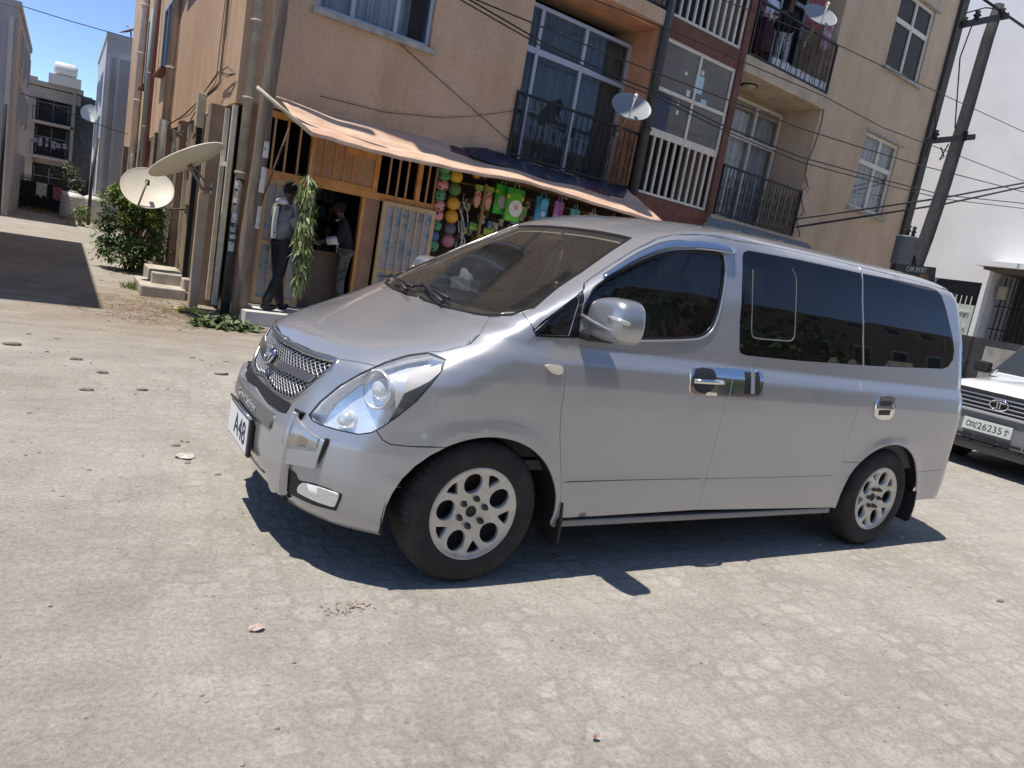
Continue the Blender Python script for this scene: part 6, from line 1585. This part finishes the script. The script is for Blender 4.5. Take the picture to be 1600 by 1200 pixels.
T_ = empty('rooftop_tank', (-1.85, 45.6, 6.22), 'white rooftop water tank on the far apartment block', 'water tank')
m = MB(); m.box((0, 0, .25), (1.5, .9, .5)); m.build('base', mat('white base', (.60, .56, .48), .9), T_)
m = MB(); M_ = Matrix(((0, 0, 1), (0, 1, 0), (-1, 0, 0)))
m.lathe([(0, -.55), (.2, -.55), (.32, -.5), (.36, -.4), (.36, .4), (.32, .5), (.2, .55), (0, .55)], 20, origin=(0, 0, .86), mat=M_); m.build('tank', mat('white tank', (.62, .62, .60), .5), T_)
dish((-.55, 45.4, 5.1), (-.15, -.95, .25), .48, (0, 0, 1), mat('white dish', (.62, .62, .58), .5), 'white dish on the dark wing of the far apartment block', mount=(-.5, 45.72, 4.95))
# fence, washing, water tanks
T_ = empty('iron_fence', (-2.4, 31.2, 0), 'dark iron bar fence across the end of the alley', 'fence'); m = MB()
for k in range(58): x = -1.35+k*.052; m.bar((x, 0, 0), (x, 0, 1.35), .018, .018)
m.bar((-1.35, 0, 1.2), (1.6, 0, 1.2), .04, .04); m.bar((-1.35, 0, .15), (1.6, 0, .15), .04, .04); m.build('bar', IRON, T_)
for x in (-1.35, .1, 1.6): m = MB(); m.bar((x, 0, 0), (x, 0, 1.5), .07, .07); m.build('fence_post', IRON, T_)
m = MB(); m.box((-2.3, 31.6, .55), (2.9, .08, 1.1)); tag(m.build('sheet_wall', mat('dark sheet wall', (.04, .045, .045), .8, noise=.3)), 'dark sheet wall behind the iron fence', 'wall')
for x, w_, z, cc, lb in ((-2.5, .35, .85, (.55, .55, .55), 'white washing draped on the left of the iron fence'), (-1.95, .3, .80, (.30, .12, .12), 'red and white washing draped on the iron fence'), (-1.7, .25, .72, (.5, .46, .46), 'pale washing next to the water tanks')):
    m = MB(); pr = None
    for k in range(9):
        xx = x+w_*k/8; cu = (m.bm.verts.new((xx, 31.12, z+.25)), m.bm.verts.new((xx, 31.06+.03*math.sin(k*2), z-.25+.06*math.sin(k*1.3))))
        if pr: m.bm.faces.new((pr[0], cu[0], cu[1], pr[1])).smooth = True
        pr = cu
    tag(m.build('washing', mat('washing cloth', cc, .9, noise=.3, nscale=8)), lb, 'laundry', 'washing on the iron fence')
for x, r, lb in ((-1.28, .42, 'white ribbed water tank by the fence, the left one'), (-.62, .38, 'white ribbed water tank half hidden by the shrub')):
    T_ = empty('water_tank', (x, 29.6+.7*(x > -1), 0), lb, 'water tank', 'white water tanks at the end of the alley'); m = MB()
    pr = [(0, .0), (r*.96, 0)]
    for k in range(6): z = .06+.12*k; pr += [(r, z), (r, z+.06), (r*.97, z+.08), (r*.97, z+.10)]
    pr += [(r, .80), (r*.7, .92), (r*.3, .98), (0, .98)]
    m.lathe(pr, 26); m.build('shell', mat('white plastic tank', (.58, .59, .58), .5, noise=.06), T_)
    m = MB(); m.lathe([(.16, .96), (.16, 1.03), (0, 1.04)], 16); m.build('lid', mat('grey lid', (.30, .30, .30), .5), T_)
T_ = empty('wooden_post', (-.82, 26.5, 0), 'thin dark wooden post in front of the narrow pale building', 'post'); m = MB(); m.tube([(0, 0, 0), (.0, 0, 1.6), (.10, 0, 3.0)], [.055, .05, .04], 8); m.build('shaft', mat('dark old wood', (.07, .06, .05), .9), T_)
T_ = empty('metal_post', (-3.25, 24.0, 0), 'thin dark post before the left grey building', 'post'); m = MB(); m.tube([(0, 0, 0), (.02, 0, 3.3)], [.05, .045], 8); m.build('shaft', BLK, T_)
# building out of the picture on the left whose shade falls across the alley
T_, c = block('grey_building', 'grey apartment building beside the alley mouth, left of the picture', -14, -3.12, 6.9, 17.6, 6.35, GREYB)
for z in (1, 3.4):
    for y in (8.5, 12, 15): sidewin(T_, c, -3.12, y, y+1.3, z, z+1.2, 1)
# ================================================================== RIGHT SIDE
XW = 24.
def wx(x, y, X=XW): P = on_plane(x, y, (X, 0, 0), (1, 0, 0)); return float(P[1]), float(P[2])
T_ = empty('white_building', (XW, 8, 0), 'tall white building side at the right edge above the barred porch', 'building')
WHT = mat('white painted wall', (.80, .81, .83), .9, col2=(.70, .71, .74), nscale=.7, bump=.15, bscale=20, lo=.3, hi=.7)
c = Vector((XW, 8, 0)); yb0, yb1 = 9.31, 10.95; ypl = 9.10
m = MB()
def wq(y0, y1, z0, z1): m.quad(*[Vector((XW, *q))-c for q in ((y0, z0), (y1, z0), (y1, z1), (y0, z1))])
wq(yb1, 40, 0, 20); wq(yb0, yb1, 3.40, 20); wq(ypl, yb0, 0, 20); wq(-6, ypl, 3.86, 20)
for y in (yb0, yb1, ypl): zt_ = 3.86 if y == ypl else 3.40; m.quad(*[Vector(q)-c for q in ((XW, y, 0), (XW, y, zt_), (XW+1.8, y, zt_), (XW+1.8, y, 0))])
m.build('wall', WHT, T_)
m = MB(); m.box(Vector((XW+1.85, 5, 2.0))-c, (.06, 16, 4.0)); m.build('porch_back_wall', mat('dim porch wall', (.10, .095, .085), .9, noise=.2), T_)
m = MB(); m.box(Vector((XW+.4, 4.1, 3.95))-c, (2.9, 10.1, .16)); m.build('porch_roof', WHT, T_)
m = MB(); m.box(Vector((XW+.5, 4.1, 3.82))-c, (2.6, 9.8, .08)); m.build('porch_ceiling', mat('brown porch ceiling', (.14, .12, .10), .9), T_)
m = MB(); m.box(Vector((XW+.02, ypl-.02, 1.9))-c, (.16, .12, 3.8)); m.build('pillar', WHT, T_)
m = MB(); m.box(Vector((XW+.3, 10.13, 3.17))-c, (.1, 1.6, .42)); m.build('opening_shade', mat('shade of the opening', (.05, .052, .055), .7), T_)  # shade in the opening above the gate, put in as a dark sheet
m = MB()
for k in range(24): y = 8.85-k*.15; m.bar(Vector((XW+.5, y, 0))-c, Vector((XW+.5, y, 3.7))-c, .03, .03)
for z in (1.0, 2.0, 2.75): m.bar(Vector((XW+.5, 9, z))-c, Vector((XW+.5, 5, z))-c, .035, .035)
m.build('porch_grille', IRON, T_)
y, z = wx(1560, 456, XW-.02)
m = MB(); m.box(Vector((XW+.42, y+.08, z))-c, (.18, .26, .42), bev=.02); m.build('meter_box', mat('cream meter box', (.52, .47, .34), .6), T_)
m = MB(); m.box(Vector((XW+1.4, 6.9, 1.2))-c, (.05, 1.1, 2.4)); m.build('porch_door', BLK, T_)
T_ = empty('spiked_gate', (XW-.05, 10.12, 0), 'pale green sheet gate topped with thin white spikes beside the white pillar', 'gate')
m = MB(); m.box((0, 0, 1.32), (.04, 1.6, 2.64)); m.build('sheet', mat('pale green sheet', (.46, .53, .49), .6, noise=.1, stretch=(1, 8, .6)), T_)
m = MB()
for k in range(9): y = -.66+k*.165; m.bar((-.035, y, .1), (-.035, y, 2.92), .026, .026)
m.bar((-.06, -.70, 2.42), (-.06, .70, 2.42), .03, .05); m.bar((-.06, -.70, 1.9), (-.06, .70, 1.9), .03, .03); m.build('spike', mat('white painted bars', (.66, .66, .60), .5), T_)
m = MB(); m.prism([(17.6, 9.6, 0), (17.6, 1.2, 0), (17.65, 1.2, 0), (17.65, 9.6, 0)], (0, 0, 1.62))
tag(m.build('boundary_wall', mat('dark sheet boundary', (.045, .047, .05), .6, noise=.3, nscale=2)), 'low dark sheet wall behind the white off road car', 'wall')
m = MB(); m.box((17.55, 4.9, .8), (.05, 1.3, 1.3)); tag(m.build('notice_board', mat('grey board', (.30, .29, .27), .8, noise=.25, nscale=3)), 'grey board leaning on the low dark wall', 'board')
# right utility pole with crossarms and transformer
YP = 6.2; pp = [Vector(on_plane(x, y, (0, YP, 0), (0, 1, 0))) for x, y in ((1432, 412), (1448, 370), (1475, 290), (1512, 170), (1543, 62), (1561, 8))]
b = pp[0]+(pp[0]-pp[1])*((pp[0].z)/max(.01, (pp[1]-pp[0]).z)); b.z = 0; b.x = pp[0].x-.25
UPR = empty('utility_pole', b, 'dark leaning electricity pole with crossarms in front of the white building', 'pole'); DW = mat('dark wood pole', (.045, .044, .046), .85, noise=.3, nscale=5, stretch=(5, 5, .6), bump=.4)
m = MB(); m.tube([Vector((0, 0, 0))]+[p_-b for p_ in pp], [.17, .155, .15, .142, .13, .12, .11], 14); m.build('shaft', DW, UPR)
def arm(a, b_, r, extra=()):
    A_, B_ = (Vector(on_plane(x, y, (0, YP-.2, 0), (0, 1, 0))) for x, y in (a, b_)); m = MB(); m.bar(A_-b, B_-b, r, r*1.2, bev=.01); m.build('crossarm', DW, UPR)
arm((1502, 39), (1573, 25), .11); arm((1446, 221), (1521, 214), .10)
def onp(x, y, o=-.25): return Vector(on_plane(x, y, (0, YP+o, 0), (0, 1, 0)))-b
for (x, y) in ((1527, 24), (1507, 34), (1566, 20), (1462, 210), (1508, 212)):
    m = MB(); q = onp(x, y); m.lathe([(.02, -.12), (.07, -.08), (.04, -.04), (.08, 0), (.04, .04), (.06, .08), (.0, .10)], 10, origin=q); m.build('insulator', BLK, UPR)
m = MB()
for ps in (((1507, 21), (1540, 12), (1560, 14), (1575, 25)), ((1520, 36), (1500, 90), (1492, 200)), ((1462, 165), (1462, 198), (1456, 215)), ((1470, 230), (1475, 245), (1468, 250), (1482, 225)), ((1455, 217), (1448, 235), (1446, 244))): m.tube([onp(*q) for q in ps], .014, 5)
m.build('jumper_cable', BLK, UPR)
tq = Vector(on_plane(1412, 392, (0, YP+.1, 0), (0, 1, 0)))
TR = empty('transformer', tq, 'grey drum transformer hung beside the dark electricity pole', 'transformer')
m = MB(); m.lathe([(0, -.30), (.20, -.30), (.22, -.27), (.22, .27), (.235, .28), (.235, .32), (0, .34)], 24); m.build('tank', mat('blue grey transformer paint', (.12, .14, .18), .5, .3), TR)
for dx in (-.10, .11):
    m = MB(); m.lathe([(.02, .33), (.05, .36), (.03, .40), (.06, .44), (.03, .48), (.05, .54), (0, .58)], 10, origin=(dx, -.05, 0)); m.build('bushing', BLK, TR)
m = MB(); m.bar((.2, 0, .2), (.75, 0, .16), .04, .04); m.bar((.2, 0, -.18), (.6, 0, -.2), .04, .04); m.build('bracket', BLK, TR)
y_ = 5.4; sg = [Vector(on_plane(x, y, (0, y_, 0), (0, 1, 0))) for x, y in ((1400, 411), (1463, 418), (1460, 441), (1398, 434))]
SG_ = empty('shop_sign', tuple(sg[3]), 'black shop sign with grey lettering above the van roof', 'sign'); o_ = sg[3]
m = MB(); m.prism([p_-o_ for p_ in sg], (0, .06, 0)); m.build('board', mat('black sign board', (.012, .012, .014), .5), SG_)
ru = (sg[1]-sg[0]).normalized(); uu = (sg[0]-sg[3]).normalized(); ce = (sg[0]+sg[1]+sg[2]+sg[3])/4-o_
text_obj('sign_lettering', 'CAR SPORT', .14, mat('grey lettering', (.42, .44, .47), .6), SG_, ce+uu*.06+Vector((0, -.012, 0)), ru, uu)
m = MB(); q0 = ce-uu*.14+ru*.12; m.prism([q0+Vector((0, -.008, 0)), q0+ru*.34+Vector((0, -.008, 0)), q0+ru*.34+uu*.12+Vector((0, -.008, 0)), q0+uu*.12+Vector((0, -.008, 0))], (0, .006, 0)); m.build('picture_panel', mat('orange brown picture', (.20, .11, .03), .6, col2=(.05, .05, .03), nscale=9), SG_)
m = MB()
for p_ in (sg[3], sg[2]): m.bar(p_-o_+Vector((.05, .03, 0)), Vector((p_.x+.05, p_.y+.03, 0))-o_, .06, .06)
m.build('sign_post', BLK, SG_)
# ================================================================== OVERHEAD WIRES
def wire(pts, r, label, plane=1.5, far=None, ext=True):
    P = [F(*fp(x, y, plane), plane) for x, y in pts] if far is None else [Vector(on_plane(x, y, far[0], far[1])) for x, y in pts]
    if ext:
        P = [P[0]+(P[0]-P[1]).normalized()*4]+P+[P[-1]+(P[-1]-P[-2]).normalized()*5]
    m = MB(); m.tube([Vector(q) for q in P], r, 5); tag(m.build('overhead_wire', IRON), label, 'wire', 'overhead wires along the street')
wire([(750, 2), (866, 50), (975, 94), (1031, 116), (1137, 156), (1250, 200), (1344, 230), (1437, 258), (1600, 300)], .012, 'wire crossing the stair window middle and the top of the lower right window')
wire([(750, 9), (853, 69), (969, 122), (1031, 147), (1125, 194), (1250, 245), (1381, 281), (1475, 305), (1600, 318)], .013, 'upper of the two close wires crossing the stair window and the lower right window')
wire([(750, 17), (846, 72), (969, 130), (1031, 154), (1125, 201), (1250, 253), (1381, 288), (1475, 311), (1600, 326)], .011, 'lower of the two close wires crossing the stair window and the lower right window')
wire([(930, 0), (1044, 45), (1162, 97), (1287, 150), (1381, 200), (1490, 240), (1600, 283)], .010, 'wire running along the edge of the upper right balcony floor')
wire([(1130, 0), (1303, 67), (1437, 131), (1600, 206)], .010, 'topmost wire, passing under the upper right window')
wire([(1419, 317), (1475, 309), (1522, 300), (1600, 286)], .025, 'upper of the two thick cables rising to the right past the dark pole', far=((0, 7.4, 0), (0, 1, 0)))
wire([(1417, 328), (1475, 319), (1540, 305), (1600, 292)], .025, 'lower of the two thick cables rising to the right past the dark pole', far=((0, 7.4, 0), (0, 1, 0)))
wire([(1574, 24), (1600, 42)], .03, 'bundled cable leaving the right pole top', far=((0, 6.0, 0), (0, 1, 0)))
wire([(30, 8), (110, 33), (195, 57)], .016, 'thin wire crossing the sky between the two grey buildings', far=((0, 30, 0), (0, 1, 0)))
wire([(0, 135), (60, 155), (140, 190), (200, 210)], .014, 'thin wire across the far apartment block', far=((0, 28, 0), (0, 1, 0)))
wire([(622, 66), (710, 145), (800, 224)], .006, 'thin wire slanting down the wall from the left window', .03, ext=False)
wire([(500, 150), (600, 175), (690, 184), (745, 181), (812, 172)], .005, 'thin wire sagging across the wall above the awning', .03, ext=False)
m = MB(); P_ = [F(*fp(x, y, .06), .06) for x, y in ((1290, 152), (1284, 190), (1272, 230), (1262, 252), (1258, 275), (1262, 290), (1250, 300), (1256, 330), (1245, 345), (1250, 370))]; m.tube(P_, .012, 5)
for k in range(4): a = P_[4+k]; m.tube([a, a+Vector((.10, 0, -.06)), a+Vector((.04, 0, -.16)), a+Vector((-.03, 0, -.08))], .007, 4)
tag(m.build('hanging_cable', IRON), 'tangled black cable hanging down the wall right of the balconies', 'cable')
# ================================================================== WHITE OFF ROAD CAR
SUV = empty('parked_car', (8.0, .62, 0), 'white off road car parked behind the silver van', 'car')
WP = mat('white car paint', (.74, .75, .77), .25, coat=.8, noise=.02); GB = mat('grey bumper plastic', (.20, .20, .21), .5); CG = glass_mat('car glass', (.28, .30, .30))
hw = .84
def ring(x, pts, sm=True): return [(x, y, z) for y, z in pts]
def loftx(m, secs):
    R = [[m.bm.verts.new(p_) for p_ in s] for s in secs]
    for A_, B_ in zip(R[:-1], R[1:]):
        for k in range(len(A_)): m.bm.faces.new((A_[k], A_[(k+1) % len(A_)], B_[(k+1) % len(B_)], B_[k])).smooth = True
    m.bm.faces.new(R[0]); m.bm.faces.new(R[-1][::-1])
def sec(x, w, zt, zb, cr=.05): return [(x, -w, zb), (x, -w, zt-.16), (x, -w+.05, zt-.05), (x, -w*.75, zt), (x, 0, zt+cr), (x, w*.75, zt), (x, w-.05, zt-.05), (x, w, zt-.16), (x, w, zb)]
m = MB(); loftx(m, [sec(.03, hw-.05, .94, .62, .03), sec(.08, hw-.02, .99, .5, .035), sec(.25, hw, 1.03, .42), sec(.8, hw, 1.08, .40), sec(1.25, hw, 1.12, .40), sec(1.30, hw, 1.12, .4), sec(4.2, hw, 1.12, .4), sec(4.35, hw-.04, 1.08, .45)])
SB_ = m.build('body', WP, SUV, autosmooth=.6)
m = MB(); loftx(m, [[(x, y*s, z) for y, z in ((-w, zb), (-w*.96, zt-.06), (-w*.86, zt), (w*.86, zt), (w*.96, zt-.06), (w, zb))] for x, w, zb, zt, s in ((1.22, .80, 1.11, 1.16, 1), (1.95, .74, 1.11, 1.76, 1), (2.3, .74, 1.11, 1.82, 1), (4.15, .74, 1.11, 1.82, 1), (4.32, .76, 1.11, 1.3, 1))]); CABN = m.build('cabin', WP, SUV, autosmooth=.5)
m = MB(); a, b_ = Vector((1.235, 0, 1.19)), Vector((1.90, 0, 1.71)); n_ = Vector((-.62, 0, .78))*.012
m.prism([a+Vector((0, -.73, 0))+n_, a+Vector((0, .73, 0))+n_, b_+Vector((0, .66, 0))+n_, b_+Vector((0, -.66, 0))+n_], n_*.4); WSC = m.build('windscreen', mat('dark windscreen', (.035, .04, .042), .05, spec=.7), SUV)
m = MB(); p0 = a*.62+b_*.38+n_*1.8; m.prism([p0+Vector((-.02, .25, -.02)), p0+Vector((.02, .46, .01)), p0+Vector((.10, .42, .08)), p0+Vector((.14, .18, .11)), p0+Vector((.06, .12, .05))], n_*.3); m.build('cyan_patch', mat('pale cyan patch', (.38, .62, .68), .7, col2=(.66, .72, .68), nscale=3), WSC)  # irregular pale cyan patch laid on the glass
for s in (-1, 1):
    m = MB(); m.prism([(1.55, .792*s, 1.17), (2.0, .772*s, 1.66), (2.95, .772*s, 1.70), (2.95, .800*s, 1.17)], (0, .008*s, 0)); m.build('side_window', mat('dark side glass', (.02, .022, .024), .05), SUV)
    m = MB(); m.box((1.42, 1.0*s-.02*s, 1.20), (.12, .20, .16), bev=.035); m.bar((1.45, .80*s, 1.15), (1.44, .94*s, 1.18), .04, .05); m.build('door_mirror', BLKP if 'BLKP' in globals() else BLACKP, SUV)
    m = MB(); m.box((.035, (hw-.09)*s, .83), (.10, .15, .24), bev=.02); m.build('headlight', mat('car headlamp', (.66, .66, .64), .12, .4, coat=1), SUV)
    m = MB(); m.box((.06, (hw-.03)*s, .66), (.12, .10, .08), bev=.015); m.build('indicator', AMBER, SUV)
    for x in (.85, 3.35):
        m = MB(); M_ = Matrix(((1, 0, 0), (0, 0, 1), (0, 1, 0))); m.lathe([(.20, -.12), (.22, -.13), (.33, -.12), (.365, -.09), (.365, .09), (.33, .12), (.22, .13)], 36, origin=(x, .73*s, .365), mat=M_); w_ = m.build('wheel', RUBBER, SUV)
        m = MB(); m.lathe([(0, .09*s), (.10, .11*s), (.20, .10*s), (.215, .12*s)], 24, origin=(x, .73*s, .365), mat=M_); m.build('rim', ALLOY, w_)
        m = MB(); m.lathe([(.44, -.13*s), (.44, .118*s), (.40, .125*s)], 24, origin=(x, .73*s, .365), mat=M_, a0=-.1, a1=PI+.1); m.build('wheel_arch', GB, SUV)
m = MB(); m.box((.045, 0, .835), (.06, 1.40, .26), bev=.02); GR = m.build('grille', BLACKP, SUV)
m = MB()
for z in (.755, .805, .855, .905): m.box((.008, 0, z), (.022, 1.34, .015), bev=.004)
m.build('grille_slat', CHROME, GR)
m = MB(); t_ = np.linspace(0, 2*PI, 31)[:-1]; m.tube([(-.012, .105*math.cos(t), .83+.062*math.sin(t)) for t in t_], .010, 6, closed=True); m.tube([(-.012, -.075, .855), (-.012, 0, .868), (-.012, .075, .855)], .009, 6); m.bar((-.012, -.016, .785), (-.012, -.016, .86), .012, .012); m.bar((-.012, .016, .785), (-.012, .016, .86), .012, .012); EM = m.build('front_emblem', CHROME, SUV)
m = MB(); m.poly([(-.003, .105*math.cos(t), .83+.062*math.sin(t)) for t in t_]); m.build('emblem_backing', BLACKP, EM)
m = MB(); loftx(m, [[(x, y, z) for y, z in ((-w, .36), (-w, .66), (-w+.05, .70), (w-.05, .70), (w, .66), (w, .36))] for x, w in ((-.10, .70), (-.13, .76), (-.05, .87), (.30, .90))]); BU = m.build('front_bumper', GB, SUV, autosmooth=.5)
m = MB(); m.box((-.06, 0, .705), (.14, 1.66, .03), bev=.01); m.build('bumper_trim', mat('silver bumper trim', (.40, .41, .44), .4, .4), BU)
for z in (.40, .335):
    for k in range(5):
        m = MB(); m.box((-.128, -.56+.28*k, z), (.02, .25, .035), bev=.006); m.build('bumper_slot', BLACKP, BU)
m = MB(); m.box((-.03, 0, .29), (.12, 1.5, .12), bev=.03); m.build('skid_bar', mat('dusty lower bar', (.13, .125, .115), .8), SUV)
m = MB(); m.box((2.2, 0, .36), (3.9, 1.3, .2)); m.build('underbody', DARKIN, SUV)
m = MB(); m.box((-.145, -.0, .545), (.008, .56, .145), bev=.003); PLT = m.build('number_plate', mat('pale plate', (.62, .66, .62), .5, noise=.06, nscale=20), SUV)
PT = mat('dark plate print', (.05, .06, .06), .7)
text_obj('plate_lettering', '26235', .115, PT, PLT, (-.1505, -.035, .540), (0, -1, 0), (0, 0, 1), .0006)
m = MB()
for (cy_, r) in ((.21, .026), (.165, .02)):
    m.tube([(-.1505, cy_+r*math.cos(t), .548+r*math.sin(t)*1.1) for t in t_], .004, 5, closed=True)
for (cy_, z_) in ((.125, .565), (-.215, .565), (.13, .52), (-.22, .52), (-.235, .56)): m.tube([(-.1505, cy_+.012, z_-.014), (-.1505, cy_, z_+.016), (-.1505, cy_-.014, z_-.010)], .004, 5)
m.build('plate_symbol', PT, PLT)
# ================================================================== OTHER SIDE OF THE STREET (behind the camera, seen in reflections)
def street_block(x0, x1, h, wall, label):
    T_ = empty('street_building', ((x0+x1)/2, -19, 0), label, 'building'); c = Vector(T_.location)
    m = MB(); m.box(Vector(((x0+x1)/2, -23, h/2))-c, (x1-x0, 8, h)); m.build('wall', wall, T_)
    m = MB(); m.box(Vector(((x0+x1)/2, -23, h+.15))-c, (x1-x0+.5, 8.5, .3)); m.build('roof', CONC, T_)
    z = 1.2
    while z < h-1.6:
        x = x0+1
        while x < x1-1.8:
            m = MB(); m.box(Vector((x+.7, -18.97, z+.7))-c, (1.4, .1, 1.4)); w = m.build('window', FRAMEW, T_); m = MB(); m.box(Vector((x+.7, -18.93, z+.7))-c, (1.2, .06, 1.2)); m.build('pane', PANE, w); x += 3.2
        z += 3
street_block(-24, -6, 8.5, mat('ochre street wall', (.40, .30, .20), .9), 'ochre building across the street behind the camera, the left one')
street_block(-3, 16, 6.2, mat('pale street wall', (.42, .40, .36), .9), 'pale two storey building across the street behind the camera')
street_block(20, 44, 9, mat('brown street wall', (.30, .22, .17), .9), 'brown building across the street behind the camera, the right one')
def tree(loc, h, w, seed, label):
    rn = random.Random(seed); T_ = empty('street_tree', loc, label, 'tree', 'trees across the street'); m = MB(); ms = MB()
    ms.tube([(0, 0, 0), (.1, .05, h*.3), (0, .1, h*.6)], [.2, .16, .08], 8)
    cl = [(Vector((w*rn.uniform(-.75, .75), w*rn.uniform(-.75, .75), h*rn.uniform(.4, 1))), w*rn.uniform(.25, .45)) for _ in range(16)]
    for c, r in cl[:8]: ms.tube([(0, .05, h*.3), c*.6+Vector((0, 0, h*.1)), c], [.09, .06, .02], 6)
    for k in range(1500):
        c, r = cl[rn.randrange(16)]; v = Vector((rn.gauss(0, 1), rn.gauss(0, 1), rn.gauss(0, 1))).normalized()*r*rn.random()**.35
        leafquad(m, c+v, v+Vector((0, 0, -.3)), (rn.uniform(-.5, .5), rn.uniform(-.5, .5), 1), .32, .10)
    m.build('crown', GD, T_); ms.build('trunk', WOODP, T_)
for i, (x, y, h, w) in enumerate(((-9, -15, 5.5, 2.4), (-2.5, -16, 4.8, 2.2), (3.5, -15.5, 6, 2.6), (9, -16, 5, 2.3), (15, -15, 6.5, 2.8), (22, -16, 5.5, 2.5))):
    tree((x, y, 0), h, w, 40+i, f'dark leafy street tree across the street behind the camera, {["first","second","third","fourth","fifth","sixth"][i]} from the ochre building end')
cam = bpy.data.cameras.new('camera'); co = bpy.data.objects.new('camera', cam); COL.objects.link(co)
cam.sensor_fit = 'HORIZONTAL'; cam.sensor_width = 36; cam.lens = 36*CF/1600; cam.clip_end = 500; cam.clip_start = .05
M = Matrix((CR, -CD, -CFW)).transposed().to_4x4(); M.translation = Vector(CAMP); co.matrix_world = M
SC.camera = co
w = bpy.data.worlds.new('World'); SC.world = w; w.use_nodes = True
SUN = Vector((-.29, .012, 1)).normalized()
nt = w.node_tree; sk = nt.nodes.new('ShaderNodeTexSky'); sk.sky_type = 'NISHITA'; sk.sun_disc = False; sk.air_density = .6; sk.dust_density = .3; sk.ozone_density = 2.0; sk.altitude = 2300
sk.sun_elevation = math.asin(SUN.z); sk.sun_rotation = math.atan2(SUN.x, SUN.y)
nt.links.new(sk.outputs[0], nt.nodes['Background'].inputs[0]); nt.nodes['Background'].inputs[1].default_value = .15
sl = bpy.data.lights.new('sun', 'SUN'); sl.energy = 3.3; sl.angle = math.radians(.5); sl.color = (1, .945, .85)
so = bpy.data.objects.new('sun', sl); COL.objects.link(so); so.rotation_euler = SUN.to_track_quat('Z', 'Y').to_euler()
SC.view_settings.view_transform = 'Standard'; SC.view_settings.look = 'None'; SC.view_settings.exposure = .72
